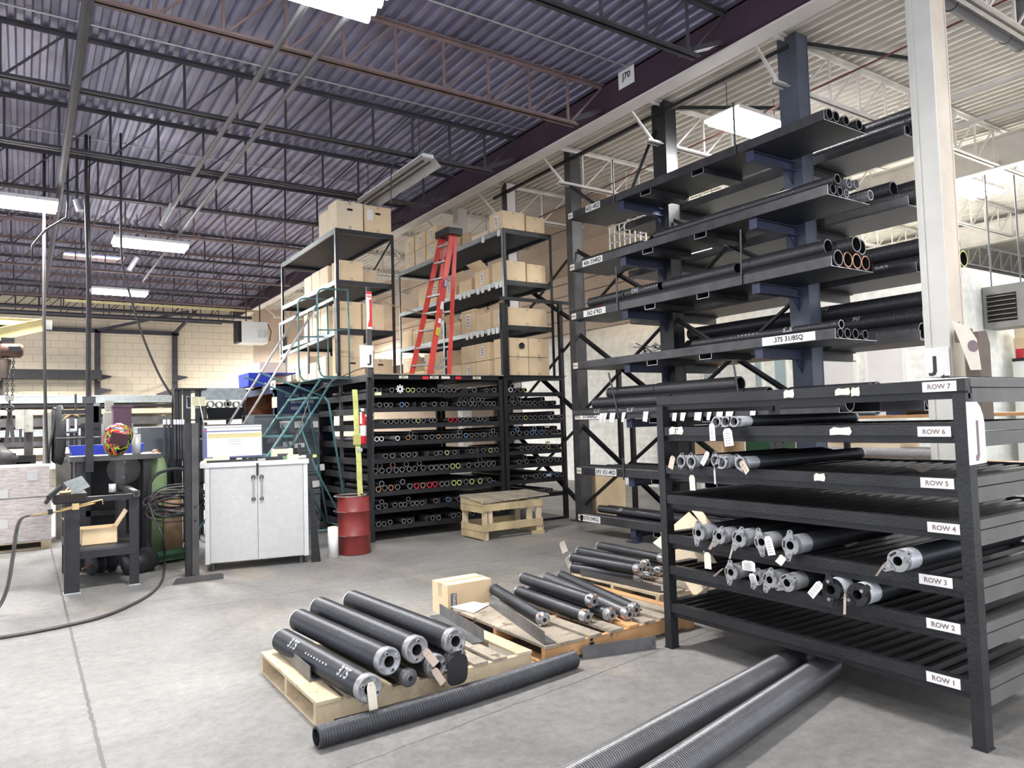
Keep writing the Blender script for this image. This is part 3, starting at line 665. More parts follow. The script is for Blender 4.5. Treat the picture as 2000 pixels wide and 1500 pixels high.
ptag(1396,930,.012,.10,.02,'paper','narrow white tag under sideways row 5 spring',tw=1.1)
ptag(1455,912,.04,.09,.8,'ltag','curled brown tag at the right end of row 5 springs',txt=True,curl=.02)
ptag(1391,844,.045,.11,.03,'paper','left printed tag hanging from the row 6 springs',txt=True)
ptag(1422,854,.07,.11,.12,'paper','wide printed tag hanging from row 6 springs',txt=True)
# ================= cantilever rack =================
CX=7.35; ZS=[4.44,3.70,3.0,2.30,1.585,.83,.18]
t=thing('cantilever_rack','tall double-sided black cantilever rack carrying trays of long coils','rack',(CX,7,0))
for i,(y,wd) in enumerate(((4.93,.25),(6.97,.25),(9.0,.15),(10.85,.15),(12.65,.2))):
    b=MB(); m='bluegrey' if i==0 else ('black' if i<2 else 'rackgrey')
    for s in (-1,1): b.box(CX+s*.10-.006,CX+s*.10+.006,y-wd/2,y+wd/2,0,5.92,m if i<4 else 'beamc')
    b.box(CX-.1,CX+.1,y-wd/2+.004,y-wd/2+.012,0,5.92,m if i<3 else 'beamc'); b.box(CX-.16,CX+.16,y-.16,y+.16,0,.02,m); b.build('column',t)
for y in (4.93,6.97):
    for z in ZS:
        b=MB(); b.ibeam((6.50,y,z-.058),(CX-.1,y,z-.058),.085,.105,.009,'navy'); b.box(6.495,6.5,y-.05,y+.05,z-.115,z-.004,'navy')
        b.prism([(0,0),(.0,-.16),(.12,0)],.012,'navy',fr((CX-.1,y-.006,z-.11),(-1,0,0),(0,0,1))); b.build('arm',t)
        b=MB(); b.ibeam((CX+.1,y,z-.058),(8.25,y,z-.058),.085,.105,.009,'black'); b.build('arm',t)
b=MB(); b.box(6.52,6.60,6.93,7.01,0,.12,'navy'); b.box(6.44,6.68,6.88,7.06,0,.01,'navy'); b.build('foot',t)
for (p,q) in (((CX-.12,11.2,5.72),(CX-.12,4.9,5.76)),((CX,6.97,5.86),(CX+1.7,6.0,5.86)),((CX,4.93,5.86),(CX+1.7,4.4,5.86)),((CX-.12,9.0,5.35),(CX-.12,7.9,4.5)),((CX-.12,7.0,5.55),(CX-.12,7.75,4.5))):
    b=MB(); b.angle(p,q,.05,.05,.006,'black'); b.build('tie',t)
for ya,yb in ((4.93,6.97),(6.97,9.0),(9.0,11.05)):
    for za,zb in ((.2,1.5),(1.65,2.95),(3.1,4.3)):
        b=MB(); b.angle((CX,ya,za),(CX,yb,zb),.055,.055,.006,'black'); b.angle((CX+.02,ya,zb),(CX+.02,yb,za),.055,.055,.006,'black'); b.build('cross_brace',t)
# trays
def tray(x0,x1,y0,y1,z,label,pock=True,stakes=(),grp='spring trays'):
    t=thing('steel_tray',label,'tray',((x0+x1)/2,(y0+y1)/2,z),grp)
    b=MB(); b.box(x0,x1,y0,y1,z,z+.006,'pan'); b.box(x0,x0+.006,y0,y1,z+.006,z+.10,'steel'); b.box(x1-.006,x1,y0,y1,z+.006,z+.10,'pan')
    b.box(x0-.001,x1,y0-.003,y0,z,z+.007,'galv'); b.box(x0,x0+.006,y0-.003,y0,z+.006,z+.10,'galv'); b.build('pan',t)
    if pock:
        for y in (5.63,6.48):
            b=MB(); b.box(x0+.01,x1-.02,y-.09,y-.084,z-.055,z,'pan'); b.box(x0+.01,x1-.02,y+.084,y+.09,z-.055,z,'pan'); b.box(x0+.01,x1-.02,y-.09,y+.09,z-.061,z-.055,'pan')
            for a in (-.09,.084): b.box(x0+.007,x0+.0105,y+a,y+a+.006,z-.061,z,'galv')
            b.box(x0+.007,x0+.0105,y-.09,y+.09,z-.061,z-.055,'galv'); b.build('fork_pocket',t)
    for (ys,za,zb,lean) in stakes:
        b=MB(); b.rod((x0-.012,ys,za),(x0-.012,ys+lean,zb),.011,'steel',8); b.build('stake',t)
    return t
TL=['top','second','third','fourth','fifth','sixth','bottom']
ST=[((7.04,4.44,5.0,0),(5.07,4.44,5.01,0)),(),((7.05,3.0,3.58,0),(5.07,3.0,3.60,-.02)),(),((7.1,1.6,2.20,.17),(5.16,1.7,2.20,.07)),((7.05,.80,1.08,0),),()]
TG=[('433 4RD',1158,410),('406 334RD',1157,512),('362 6"RD',1161,611),('.375 31/8SQ',1539,663),('375x6RD',1152,813),('393 X514RD',1183,915),('437X134SQ',1153,1016)]
for i,z in enumerate(ZS):
    tr=tray(6.45,7.17,4.02,8.02,z,'long steel tray, %s level on the near side of the cantilever rack'%TL[i],stakes=ST[i])
    s,px,py=TG[i]; p=onx(px,py,6.449); wl={0:.30,1:.42,2:.46,3:.62,4:.42,5:.42,6:.42}[i]
    b=MB(); b.label(s,fr((6.448,p.y,z+.052),(0,-1,0),(0,0,1)),wl,.088,'paper','ink',.062,tm=.94); b.build('size_label',tr,label='white size label reading '+s)
    b=MB(); p=onx((1111,1106,1120,1110,1122,1137,1116)[i],400,6.449); b.label('RDs',fr((6.448,7.97,z+.05),(0,-1,0),(0,0,1)),.10,.08,'cream_tag','ink',.035); b.build('small_label',tr)
for i,z in enumerate(ZS[:6]):
    tray(7.55,8.28,3.82 if i<2 else 3.78,8.0,z,'long steel tray, %s level on the far side of the cantilever rack'%TL[i],pock=False,grp='far side spring trays')
# paper slips along fifth tray lip
for i,px in enumerate((1173,1180,1195,1217,1260,1297,1317,1334,1363,1385,1405,1425,1470)):
    p=onx(px,812,6.42); b=MB(); X=fr((6.44,p.y,1.585+.085),(0,-1,0),(0,0,1)); k=.06+.015*(i%3)
    b.add([(-k*.6,0,.002),(k*.6,0,.002),(k*.5-.02*(i%2),-.13,.03),(-k*.65-.01,-.12,.012)],[(3,2,1,0)],'paper',False,X); b.add([(-k*.6,0,.0),(k*.6,0,.0),(k*.5-.02*(i%2),-.13,.028),(-k*.65-.01,-.12,.010)],[(0,1,2,3)],'paper',False,X)
    b.build('paper_slip',label='white paper slip stuck to the fifth tray edge, %s from left'%ORD[i],cat='paper',group='paper slips on the fifth tray')
# coils on the trays
def traycoil(x,z,y0,y1,r,lab,m='tube',ring=None,txt=(),grp='long coils on the trays',ri=None):
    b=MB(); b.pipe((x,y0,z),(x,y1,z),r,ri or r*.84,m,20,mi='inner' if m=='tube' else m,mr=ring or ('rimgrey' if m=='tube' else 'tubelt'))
    for s,yy,ang,hh in txt: b.cyltext(s,along((x,y1,z),(x,y0,z)),r,hh,'chalk',y1-yy,ang,1 if s!='393' and s!='90' else -1)
    b.build('coil_tube',label=lab,cat='spring',group=grp)
def tc(px,py,z,y0,L,r,lab,**k):
    p=fl(px,py,z); traycoil(p.x,z,y0 if y0 else p.y,(y0 or p.y)+L,r,lab,**k)
CN=0
TC=[ # tray, px, py, dz above pan (centre), length, radius, opts
(0,1630,214,.0,1.6,.056,{},'near end of top tray, leftmost coil at its lip'),
(0,1650,217,.0,1.5,.055,{},'second coil in the top tray, resting high'),
(0,1667,230,.0,1.5,.050,{},'third coil in top tray with a bright rim'),
(0,1693,238,.0,1.4,.055,{},'fourth coil in top tray beside far lip'),
(1,1614,367,0,1.2,.052,{},'short coil at near end of the second tray behind the lip'),
(1,1633,376,0,1.3,.046,{},'second-tray coil lying between pale coils'),
(1,1646,380,0,.9,.042,{'m':'tubelt'},'pale coil at the bottom of the second tray heap'),
(1,1690,384,0,.35,.052,{'m':'tubelt'},'short pale coil at the right edge of the second tray'),
(2,1630,499,0,3.4,.080,{},'long thick coil against third tray lip'),
(2,1657,503,0,1.6,.078,{'ring':'copper'},'copper-rimmed thick coil in third tray'),
(2,1687,506,0,1.6,.078,{'ring':'copper'},'thick coil third from the lip in third tray'),
(2,1706,509,0,1.6,.074,{'ring':'copper'},'thick coil beside far lip of third tray'),
(3,1622,647,0,3.6,.047,{},'slim coil right behind the 31/8SQ lip'),
(3,1653,651,0,1.6,.050,{},'slim coil second from the lip in the fourth tray'),
(3,1678,651,0,1.6,.050,{},'slim coil third from the lip in the fourth tray'),
(3,1704,652,0,1.6,.048,{},'slim coil at far lip of fourth tray')]
tx=[0]*7
pv={}
for i,px,py,dz,L,r,kw,lab in TC:
    z=ZS[i]+.006+r; p=fl(px,py,z); xx=min(max(p.x,6.46+r),7.16-r); xx=max(xx,pv.get(i,0)+r+.002); pv[i]=xx+r
    traycoil(xx,z,4.0 if i!=1 or L>.5 else 3.93,4.0+L,r,lab,**kw)
def hi(i,x,z,y0,y1,r,lab,**k): traycoil(x,ZS[i]+z,y0,y1,r,lab,**k)
hi(1,6.53,.148,3.96,6.4,.050,'long coil lying on top behind the second tray lip')
hi(1,6.52,.06,6.45,8.0,.052,'coil at far left end of the second tray')
hi(1,6.64,.145,6.75,7.95,.045,'coil on top of heap at left end of second tray')
hi(1,6.74,.145,3.97,4.9,.048,'bright-rimmed pale coil on top of second tray heap',m='tubelt')
hi(1,6.84,.145,3.95,4.9,.048,'second pale coil on top of the second tray heap',m='tubelt')
hi(2,6.62,.235,4.15,5.15,.078,'coil stacked over the third tray lip, ending before post',)
hi(2,6.78,.235,3.95,5.3,.080,'upper coil of the third tray, nearest end',)
hi(2,6.95,.235,4.0,5.3,.080,'upper coil half hidden at the back of third tray')
hi(2,6.62,.225,5.25,6.35,.075,'upper coil in middle of third tray with open dark end')
hi(2,6.58,.22,6.40,7.0,.066,'upper coil stencilled 362 on the third tray',txt=(('362',6.8,3.0,.07),('- - - - -',6.5,3.0,.012)))
hi(2,6.58,.22,7.03,7.75,.066,'upper coil at left end of third tray')
hi(2,6.55,.085,7.45,8.1,.075,'orange-ended coil at the far left of third tray',ring='extred')
hi(3,6.58,.145,4.03,5.9,.045,'coil stencilled 375 on top of the fourth tray',ring='tubelt',txt=(('375',4.6,2.7,.06),('- - - - - -',5.1,2.7,.012)))
hi(3,6.52,.05,6.6,8.06,.045,'slim coil at left end of fourth tray')
hi(4,6.52,.088,3.95,8.05,.078,'coil stencilled 375 against the fifth tray lip',txt=(('375',7.55,2.75,.06),('375',6.9,2.75,.06),('375',6.3,2.75,.06),('- - - - -',7.2,2.65,.012)))
hi(4,6.60,.225,6.3,7.75,.078,'second-layer coil at left of the fifth tray')
hi(4,6.60,.225,4.9,6.26,.078,'second-layer coil in middle of the fifth tray')
hi(4,6.70,.36,6.65,7.55,.075,'topmost short coil at the left of the fifth tray')
hi(4,6.70,.36,5.35,6.62,.085,'topmost coil of fifth tray with wide open end')
hi(4,6.80,.20,3.9,4.85,.080,'near coil of the fifth tray above the ROW 7 beam',m='tube')
hi(4,6.97,.22,3.92,4.9,.078,'near coil at back of the fifth tray')
hi(5,6.53,.075,5.0,7.95,.065,'long coil behind the 393 tray lip')
hi(5,6.66,.075,4.2,7.6,.065,'long coil second from the lip in the sixth tray')
hi(5,6.80,.075,4.1,7.4,.065,'long coil third from lip in sixth tray')
hi(6,6.53,.075,5.3,7.95,.050,'coil in the bottom tray directly behind its lip')
hi(6,6.62,.175,5.9,7.75,.052,'coil stencilled 437 on bottom tray heap',txt=(('437',7.3,2.5,.05),('437',6.5,2.5,.05),('- - - - -',6.9,2.5,.01)),ring='tubelt')
hi(6,6.74,.17,5.0,7.7,.050,'coil behind the stencilled one on the bottom tray')
hi(6,6.83,.27,4.6,6.7,.058,'raised coil on the bottom tray, ending behind rack post')
hi(6,6.95,.13,5.0,7.4,.055,'coil at back of the bottom tray, dark open end')
# far side coils
def far(i,x,z,y0,y1,r,lab,**k): traycoil(x,ZS[i]+z,y0,y1,r,lab,grp='coils on the far side trays',**k)
far(0,7.62,.062,3.82,6,.055,'far-side top tray coil touching near lip')
far(0,7.76,.062,3.72,6,.058,'far-side top tray coil, second from lip')
far(0,7.90,.062,3.65,6,.058,'far-side top tray coil, third from lip')
far(0,7.68,.165,3.62,6,.055,'far-side top tray coil, second layer, near')
far(0,7.82,.165,3.55,6,.058,'far-side top tray coil, second layer, far')
far(0,7.75,.275,3.58,6,.060,'far-side top tray coil topping the heap')
far(1,7.65,.095,3.72,6.4,.088,'far-side second tray thick coil at lip')
far(1,7.85,.095,3.9,6.4,.085,'far-side second tray thick coil behind')
far(1,7.72,.26,4.05,6.4,.085,'far-side second tray thick coil on top, ending short')
far(1,7.90,.26,3.6,6.4,.085,'far-side second tray thick coil on top, at back')
far(2,7.65,.10,3.62,6.8,.085,'far-side third tray coil stencilled 393',txt=(('393',4.15,3.2,.08),))
far(2,7.85,.10,3.46,6.8,.085,'yellow-rimmed coil poking out past the cream column',ring='strap')
far(2,7.65,.27,3.66,6.8,.085,'far-side third tray coil, second layer')
far(2,7.85,.27,3.52,6.8,.085,'far-side third tray coil peeking past column, upper')
far(3,7.65,.10,3.80,6.9,.090,'far-side fourth tray coil with bright front turns')
far(3,7.85,.10,3.72,6.9,.085,'far-side fourth tray coil behind the first')
far(3,7.70,.27,3.78,7.0,.085,'far-side fourth tray coil stencilled 90, second layer',txt=(('90',4.5,2.5,.07),))
far(3,7.75,.44,3.75,7.0,.085,'far-side fourth tray coil topmost, stencilled 90',txt=(('90',4.9,2.5,.07),))
far(4,7.68,.11,3.78,6.9,.10,'far-side fifth tray thick coil behind sign J')
far(4,7.9,.11,4.6,6.9,.10,'far-side fifth tray thick coil hidden behind the first')
far(5,7.66,.09,3.6,6.5,.075,'silvery far-side sixth tray coil seen between row 6 and row 5',m='tubelt')
# ================= tube rack =================
TY=9.4; TZ=[2.047,1.842,1.609,1.371,1.132,.923,.679,.443,.207]; TD=2.1
t=thing('tube_rack','wide black tube rack with nine shelves full of short coil tubes','rack',(5,10.4,0))
t2=thing('tube_rack','narrower black tube rack standing against the right end of the wide one','rack',(6.7,10.4,0))
for x,tt in ((3.93,t),(6.08,t),(6.17,t2),(7.30,t2)):
    for y in (TY,TY+TD-.07):
        b=MB(); top=3.5 if (tt is t2 and y==TY) else 2.24
        b.box(x,x+.065,y,y+.065,0,top,'rackdk'); b.build('post',tt)
b=MB(); b.box(3.95,3.99,10.5,10.56,0,2.24,'rackgrey'); b.build('post',t)
b=MB(); b.box(6.17,7.6,TY,TY+.05,3.5,3.55,'rackdk'); b.build('top_rail',t2)
for n,z in enumerate([2.30]+TZ):
    for xa,xb,tt in ((3.995,6.08,t),(6.235,7.30,t2)):
        if tt is t2 and n==9: z_=.04
        else: z_=z
        b=MB(); b.box(xa,xb,TY+.005,TY+.05,z_-.065,z_,'rackdk'); b.build('shelf_beam',tt)
        b=MB(); b.box(xa,xb,TY+.05,TY+TD,z_-.02,z_-.002,'rackdk'); b.build('shelf_deck',tt)
    b=MB(); b.box(3.94,3.975,TY+.065,TY+TD-.07,z-.09,z+.0,'rackgrey'); b.build('side_beam',t)
b=MB(); b.box(3.96,6.15,TY-.03,TY+4.3,2.30,2.315,'wood2'); b.box(3.4,3.96,11.25,TY+4.3,2.30,2.315,'wood2'); b.box(6.15,7.38,TY-.02,TY+4.3,2.30,2.315,'rackdk'); b.build('top_board',t)
for i,(px,s) in enumerate(((788,'U'),(848,'U'),(870,''),(931,'U'))):
    p=ony(px,738,TY); b=MB(); X=fr((p.x,TY-.0,2.268),(1,0,0),(0,0,1)); b.box(-.07,.07,-.02,.02,0.004,.006,'cream_tag',X)
    if s: b.text('208 '+s,X,.026,'ink',.0075)
    b.build('shelf_label',t)
for px,yy in ((738,769),(831,738),(895,738)):
    p=ony(px,yy,TY); b=MB(); X=fr((p.x,TY,p.z),(1,0,0),(0,0,1)); b.box(-.05,.05,-.022,.022,.004,.006,'yelnote' if px==738 else 'extred',X); b.build('shelf_label',t)
for k,(px,yy) in enumerate(((1069,833),(1070,864),(1072,928),(1075,959))):
    p=ony(px,yy,TY); b=MB(); b.label('20218',fr((p.x,TY+.004,p.z),(1,0,0),(0,0,1)),.09,.035,'cream_tag','ink',.022); b.build('shelf_label',t2)
b=MB(); b.box(4.0,6.08,TY+TD-.09,TY+TD-.08,0,1.37,'rackdk'); b.box(4.0,6.08,TY+TD-.09,TY+TD-.08,1.86,2.28,'rackdk'); b.build('shade_backing',t)  # added dark sheets stand in for the shade behind the tubes
# dividers
DV={0:(222,330,435,532,635,735,830,920,1015,1110,1210,1290),1:(435,535,635,735,832),2:(222,470,1025,1210),3:(340,545),4:(222,340,545,645,930,1020,1110),5:(960,),6:(840,),7:(250,615,738,850,962,1068),8:(395,497,620,740,880)}
for n,ds in DV.items():
    for X_ in ds:
        yy=TZ[n]; p=ony(700+X_*.21,800,TY+.02); b=MB(); b.prism([(0,0),(0,.07),(.22,.07),(.30,0)],.006,'rackgrey',fr((p.x,TY+.03,yy),(0,1,0),(0,0,1))); b.build('divider',t)
# tubes: one prototype per rim colour, copied
S={0:[145,320,410,'y465','y515',572,612,705,770,805,855,900,1090,1205,1275],
1:[203,265,308,'b410',453,612,712,790,940,992,1050,1090,1135,1195,1230,1270,'t960','t1008','t1068','t1125','t1160'],
2:[255,305,357,410,457,520,'y560',610,680,715,'r860','r905',945,990,1045,1090,1140,1180],
3:['w158','w215','w365','o462',515,'t490',628,685,'o735',785,818,880,908,950,'t945','b1000',1048,1100,1140,1175,1230,1285,'t1255'],
4:[250,310,412,460,518,720,760,'y820',890,1050,1160,'y1195',1245,1285],
5:[148,212,278,345,400,467,520,598,648,705,768,812,'y870','y920',1020,1098,1155,1205,1252,'t193','O315','t440','t562','t1125'],
6:['o160',235,'o293',355,470,'r525','o590','r652','r702',750,802,'y878','y928',990,'y1038','y1122',1210,'t208','t403'],
7:[155,240,325,360,403,490,520,570,705,'b820',920,985,1055,'w1135','w1195','t205','t452'],
8:[158,222,280,405,458,672,718,865,915,990,1040]}
S2={0:['w1415',1460,1520,'y1565','t1445'],1:[1410,1460,1530,1575,1605,1650,1705,1755,1835,'t1440','t1505','t1730'],2:[1435,1480,1520,'g1560',1605,1650,1700,1750,'w1800',1840,1875,'t1815'],
3:[1435,1500,1565,'b1615',1660,'b1705',1750,1805,1880,'B1480','T1640','t1725','t1835'],4:[1515,1575,1615,1670,1720,'y1765',1865],5:[1490,1560,1665,1725,1765,1840,1875,'t1545'],6:[1540,1640,1675,'b1725','b1775','b1835',1885],7:[1730,1780]}
RIM={'y':'strap','r':'extred','o':'copper','b':'bluespr','w':'grate','g':'olive'}
RN={'y':'yellow-rimmed','r':'red-rimmed','o':'copper-rimmed','b':'blue-tinted','w':'pale-rimmed','g':'green-tinted'}
proto={}
def tproto(c,r):
    k=(c,r)
    if k in proto: return proto[k]
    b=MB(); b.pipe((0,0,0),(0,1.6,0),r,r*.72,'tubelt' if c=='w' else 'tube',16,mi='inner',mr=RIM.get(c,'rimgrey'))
    o=b.build('coil_tube',origin=(0,0,0)); me=o.data; bpy.data.objects.remove(o); proto[k]=me; return me
SN=['top','second','third','fourth','fifth','sixth','seventh','eighth','bottom']
def tubes(SS,bay,zoff=0):
    for n,L in SS.items():
        r=.034 if n not in (5,6) else .040
        if bay=='narrow': r=.036
        items=[]
        for it in L:
            c='';up=False
            if isinstance(it,str):
                k=it[0]; v=int(it[1:]); up=k in 'tOTB'; c={'t':'','O':'o','T':'b','B':'b'}.get(k,k)
            else: v=it
            items.append((v,c,up))
        lo=sorted(i for i in items if not i[2]); hi_=sorted(i for i in items if i[2]); ci=0
        last=None
        for j,(v,c,up) in enumerate(lo+hi_):
            y=TY+R.uniform(-.05,.06)+(.04 if up else 0)
            p=ony(700+v*.21,850,y); z=TZ[n]+r+.001+(r*1.7 if up else 0)
            x=p.x
            lo_,hi2=((4.0+r,6.07-r) if bay=='wide' else (6.245+r,7.29-r)); x=min(max(x,lo_),hi2)
            if not up:
                if last is not None and x-last<2*r+.002: x=last+2*r+.002
                last=x
            me=tproto(c,r); o=bpy.data.objects.new('coil_tube',me); COL.objects.link(o); o.location=(x,y,z)
            idx=(j if not up else j-len(lo)); nm=ORD[idx]
            adj=RN.get(c,'dark')+' tube'
            if up: lab='%s %s lying on top of others, %s from left, %s shelf of the %s rack'%((adj.split()[0]),'tube',nm,SN[n],bay)
            else: lab='%s, %s from left in the row on the %s shelf of %s tube rack'%(adj,nm,SN[n],bay)
            tag(o,lab,'tube','tubes on the %s shelf of the %s rack'%(SN[n],bay))
tubes(S,'wide'); tubes(S2,'narrow')
p=ony(778,760,TY); b=MB(); X=Matrix.Translation((p.x,TY-.05,2.095))@Matrix.Rotation(PI/2,4,'Z')
b.lathe([(-.01,.018),(-.01,.045),(.01,.045)],14,'grate',X,False)
for k in range(8):
    a=k*PI/4; b.box(-.012,.0,.03*0-.008,.008,.035,.062,'grate',X@Matrix.Rotation(a,4,'X'))
b.pipe((p.x,TY-.04,2.095),(p.x,TY+1.4,2.095),.034,.02,'tube',12); b.build('flanged_tube',label='tube with pale toothed flange on the top shelf of wide rack',cat='tube')
# ================= box shelving above =================
def shelving(lab,x0,x1,y0,y1,levels,zb,ymid=None):
    t=thing('shelving_unit',lab,'shelving',((x0+x1)/2,(y0+y1)/2,zb))
    zt=levels[0]
    for x,s in ((x0,1),(x1,-1)):
        for y in [y0,y1]+([ymid] if ymid else []):
            b=MB(); q=1 if y!=y1 else -1
            b.box(min(x,x+s*.05),max(x,x+s*.05),y,y+q*.006,zb,zt,'rackgrey' if False else 'black') if q>0 else b.box(min(x,x+s*.05),max(x,x+s*.05),y-.006,y,zb,zt,'black')
            b.box(min(x,x+s*.006),max(x,x+s*.006),min(y,y+q*.06),max(y,y+q*.06),zb,zt,'galvsp' if s>0 else 'black'); b.build('post',t)
    for z in levels:
        b=MB(); b.box(x0+.006,x1-.006,y0+.006,y0+.03,z-.075,z,'black'); b.build('end_beam',t)
        b=MB(); b.box(x0+.006,x1-.006,y1-.03,y1-.006,z-.075,z,'black'); b.build('end_beam',t)
        for x,s,m in ((x0,1,'galvsp'),(x1,-1,'black')):
            b=MB(); b.box(min(x+s*.001,x+s*.03),max(x+s*.001,x+s*.03),y0+.03,y1-.03,z-.07,z,m); b.build('side_beam',t)
        b=MB(); n=int((y1-y0-.06)/.055); pf=[]
        for i in range(n+1):
            y=y0+.03+i*.055; pf+=[(y,z-.03),(y+.02,z-.03),(y+.027,z-.006),(y+.048,z-.006)]
        pf=[q for q in pf if q[0]<=y1-.03]; k=len(pf)
        b.add([(x0+.03,a,c) for a,c in pf]+[(x1-.03,a,c) for a,c in pf],[(i,i+1,k+i+1,k+i) for i in range(k-1)],'black'); b.build('deck',t)
    return t
AL=[4.64,3.84,3.09]; BL=[4.67,3.84,3.12]
sa=shelving('left shelving unit stacked with cartons behind teal stairs','x' and 3.95,4.92,10.6,13.45,AL,2.316) if False else shelving('left shelving unit loaded with cartons, behind the teal stairs',3.95,4.92,10.6,13.45,AL,2.316)
sb=shelving('right shelving unit loaded with cartons, behind the red ladder',6.30,7.26,9.5,13.4,BL,2.316,11.5)
b=MB(); b.rod((4.90,10.66,4.55),(4.90,12.0,3.9),.015,'black',6); b.build('brace',sa)
def carton(x0,x1,y0,y1,z0,z1,lab,m='card',hole=False,sticker=None,grp='cartons on the shelving units',tape='y',flaps=False):
    b=MB(); X=Matrix.Translation(((x0+x1)/2,(y0+y1)/2,0))@Matrix.Rotation(R.uniform(-.02,.02),4,'Z')@Matrix.Translation((-(x0+x1)/2,-(y0+y1)/2,0))
    if flaps:
        w_=.006
        for q in ((x0,x0+w_,y0,y1),(x1-w_,x1,y0,y1),(x0,x1,y0,y0+w_),(x0,x1,y1-w_,y1)): b.box(*q,z0,z1,m,X)
        b.box(x0,x1,y0,y1,z0,z0+.006,m,X)
    else: b.box(x0,x1,y0,y1,z0,z1,m,X)
    o=b.build('carton',label=lab,cat='box',group=grp)
    a=MB(); xm=(x0+x1)/2; ym=(y0+y1)/2
    if tape=='y': a.box(xm-.025,xm+.025,y0-.0015,y1+.0015,z1-.05,z1+.0015,'tape',X); a.box(xm-.025,xm+.025,y0-.0015,y0,z0,z0+.06,'tape',X)
    elif tape=='x': a.box(x0-.0015,x1+.0015,ym-.025,ym+.025,z1-.05,z1+.0015,'tape',X)
    if a.v and not flaps: a.build('tape',o)
    if hole: a=MB(); a.box(xm-.045,xm+.045,y0-.0018,y0+.001,z0+(z1-z0)*.68,z0+(z1-z0)*.76,'cut',X); a.build('hand_hole',o)
    if sticker:
        a=MB(); h=(z1-z0)
        if sticker=='x': a.box(x0-.002,x0,ym-.05,ym+.05,z0+h*.2,z0+h*.85,'paper',X); 
        else: a.box(x0+.04,x0+.14,y0-.002,y0,z0+h*.45,z0+h*.85,'paper',X)
        for k in range(4):
            if sticker=='x': a.box(x0-.003,x0-.002,ym-.03,ym+.03*(.3+.2*k),z0+h*(.3+.13*k),z0+h*(.35+.13*k),'ink',X)
        a.build('shipping_label',o)
    if flaps:
        for (p0,p1,dx,dz) in ((( x0,y0),(x0,y1),-.16,.12),((x1,y0),(x1,y1),.10,.16)):
            a=MB(); P=[(p0[0],p0[1],z1),(p1[0],p1[1],z1),(p1[0]+dx,p1[1],z1+dz),(p0[0]+dx,p0[1],z1+dz)]
            a.add(P+[(u,v,w_-.004) for u,v,w_ in P],[(0,1,2,3),(7,6,5,4),(0,4,5,1),(1,5,6,2),(2,6,7,3),(3,7,4,0)],m,False,X); a.build('flap',o)
    return o
Z=lambda L:L+.002
# unit A
carton(3.98,4.41,10.62,10.98,Z(4.64),5.08,'large carton with hand hole above the left unit, near end',hole=True,m='card2')
carton(3.98,4.41,11.0,11.42,Z(4.64),5.03,'large carton behind the hand-hole one on top of left unit',m='card2')
carton(4.44,4.89,10.62,11.0,Z(4.64),5.07,'large carton with small label, right one on top of left unit',hole=True,sticker='y')
carton(4.03,4.41,10.66,11.0,Z(3.84),4.16,'plain carton at near end of the left unit, one shelf down')
carton(4.45,4.72,10.85,11.2,Z(3.84),4.09,'smaller carton right of it, one shelf down in left unit')
carton(3.98,4.3,11.05,11.4,Z(3.84),4.14,'carton second from near end on left unit, one shelf down',m='card2')
carton(3.98,4.3,11.43,11.8,Z(3.84),4.14,'carton third from near end on left unit, one shelf down',m='card2')
carton(3.98,4.3,11.83,12.2,Z(3.84),4.13,'carton fourth from near end on left unit, one shelf down',m='card2')
carton(4.03,4.37,10.66,11.0,Z(3.09),3.52,'upright carton, left of two, near end of the left unit middle shelf')
carton(4.40,4.75,10.66,11.0,Z(3.09),3.50,'upright carton behind the red arrow post, left unit middle shelf')
carton(3.98,4.3,11.05,11.4,Z(3.09),3.50,'upright carton second deep on the left unit middle shelf',m='card2')
carton(3.98,4.3,11.43,11.8,Z(3.09),3.50,'upright carton third deep on the left unit middle shelf',m='card2')
carton(3.98,4.3,11.83,12.25,Z(3.09),3.50,'upright carton fourth deep on the left unit middle shelf',m='card2',tape='x')
carton(4.02,4.42,10.66,11.0,2.317,2.66,'carton at bottom of left unit carrying a torn one',hole=True)
carton(4.02,4.40,10.66,11.0,2.664,3.0,'torn carton on top of another at the bottom of left unit')
carton(4.47,4.90,10.68,11.1,2.317,2.64,'low wide carton with hand hole beside sign J, left unit',hole=True)
carton(3.98,4.3,11.2,11.6,2.317,2.72,'carton on the left unit floor behind the stair rails, second deep',m='card2')
carton(3.98,4.3,11.65,12.05,2.317,2.66,'carton on the left unit floor, third deep',m='card2')
carton(3.98,4.3,12.1,12.5,2.317,2.8,'banded tall carton on the left unit floor, fourth deep',m='card2',tape='x')
carton(3.98,4.35,12.6,13.0,2.317,2.74,'carton with marks at far end of left unit floor',m='card2',sticker='x')
b=MB(); b.box(3.4,3.85,12.9,13.6,2.317,2.75,'card2'); b.build('carton',label='carton standing on the board at far left of the shelving',cat='box')
# frame of flat bars in front of unit A
t=thing('gate_rails','grey open steel frame leaning in front of the left shelving unit','frame',(3.8,11.6,2.32))
P=lambda px,py,X=3.86:tuple(onx(px,py,X))
for p,q in ((P(546,634),P(651,583)),(P(547,697),P(657,650)),(P(547,634),P(549,730))):
    b=MB(); b.bar(p,q,.02,.05,'galvsp'); b.build('bar',t)
b=MB(); b.bar(P(656,583),P(660,728),.03,.11,'black',up=(0,1,0)); b.build('post',t)
b=MB(); b.bar(P(602,610),P(603,730),.02,.06,'rackgrey',up=(0,1,0)); b.build('post',t)
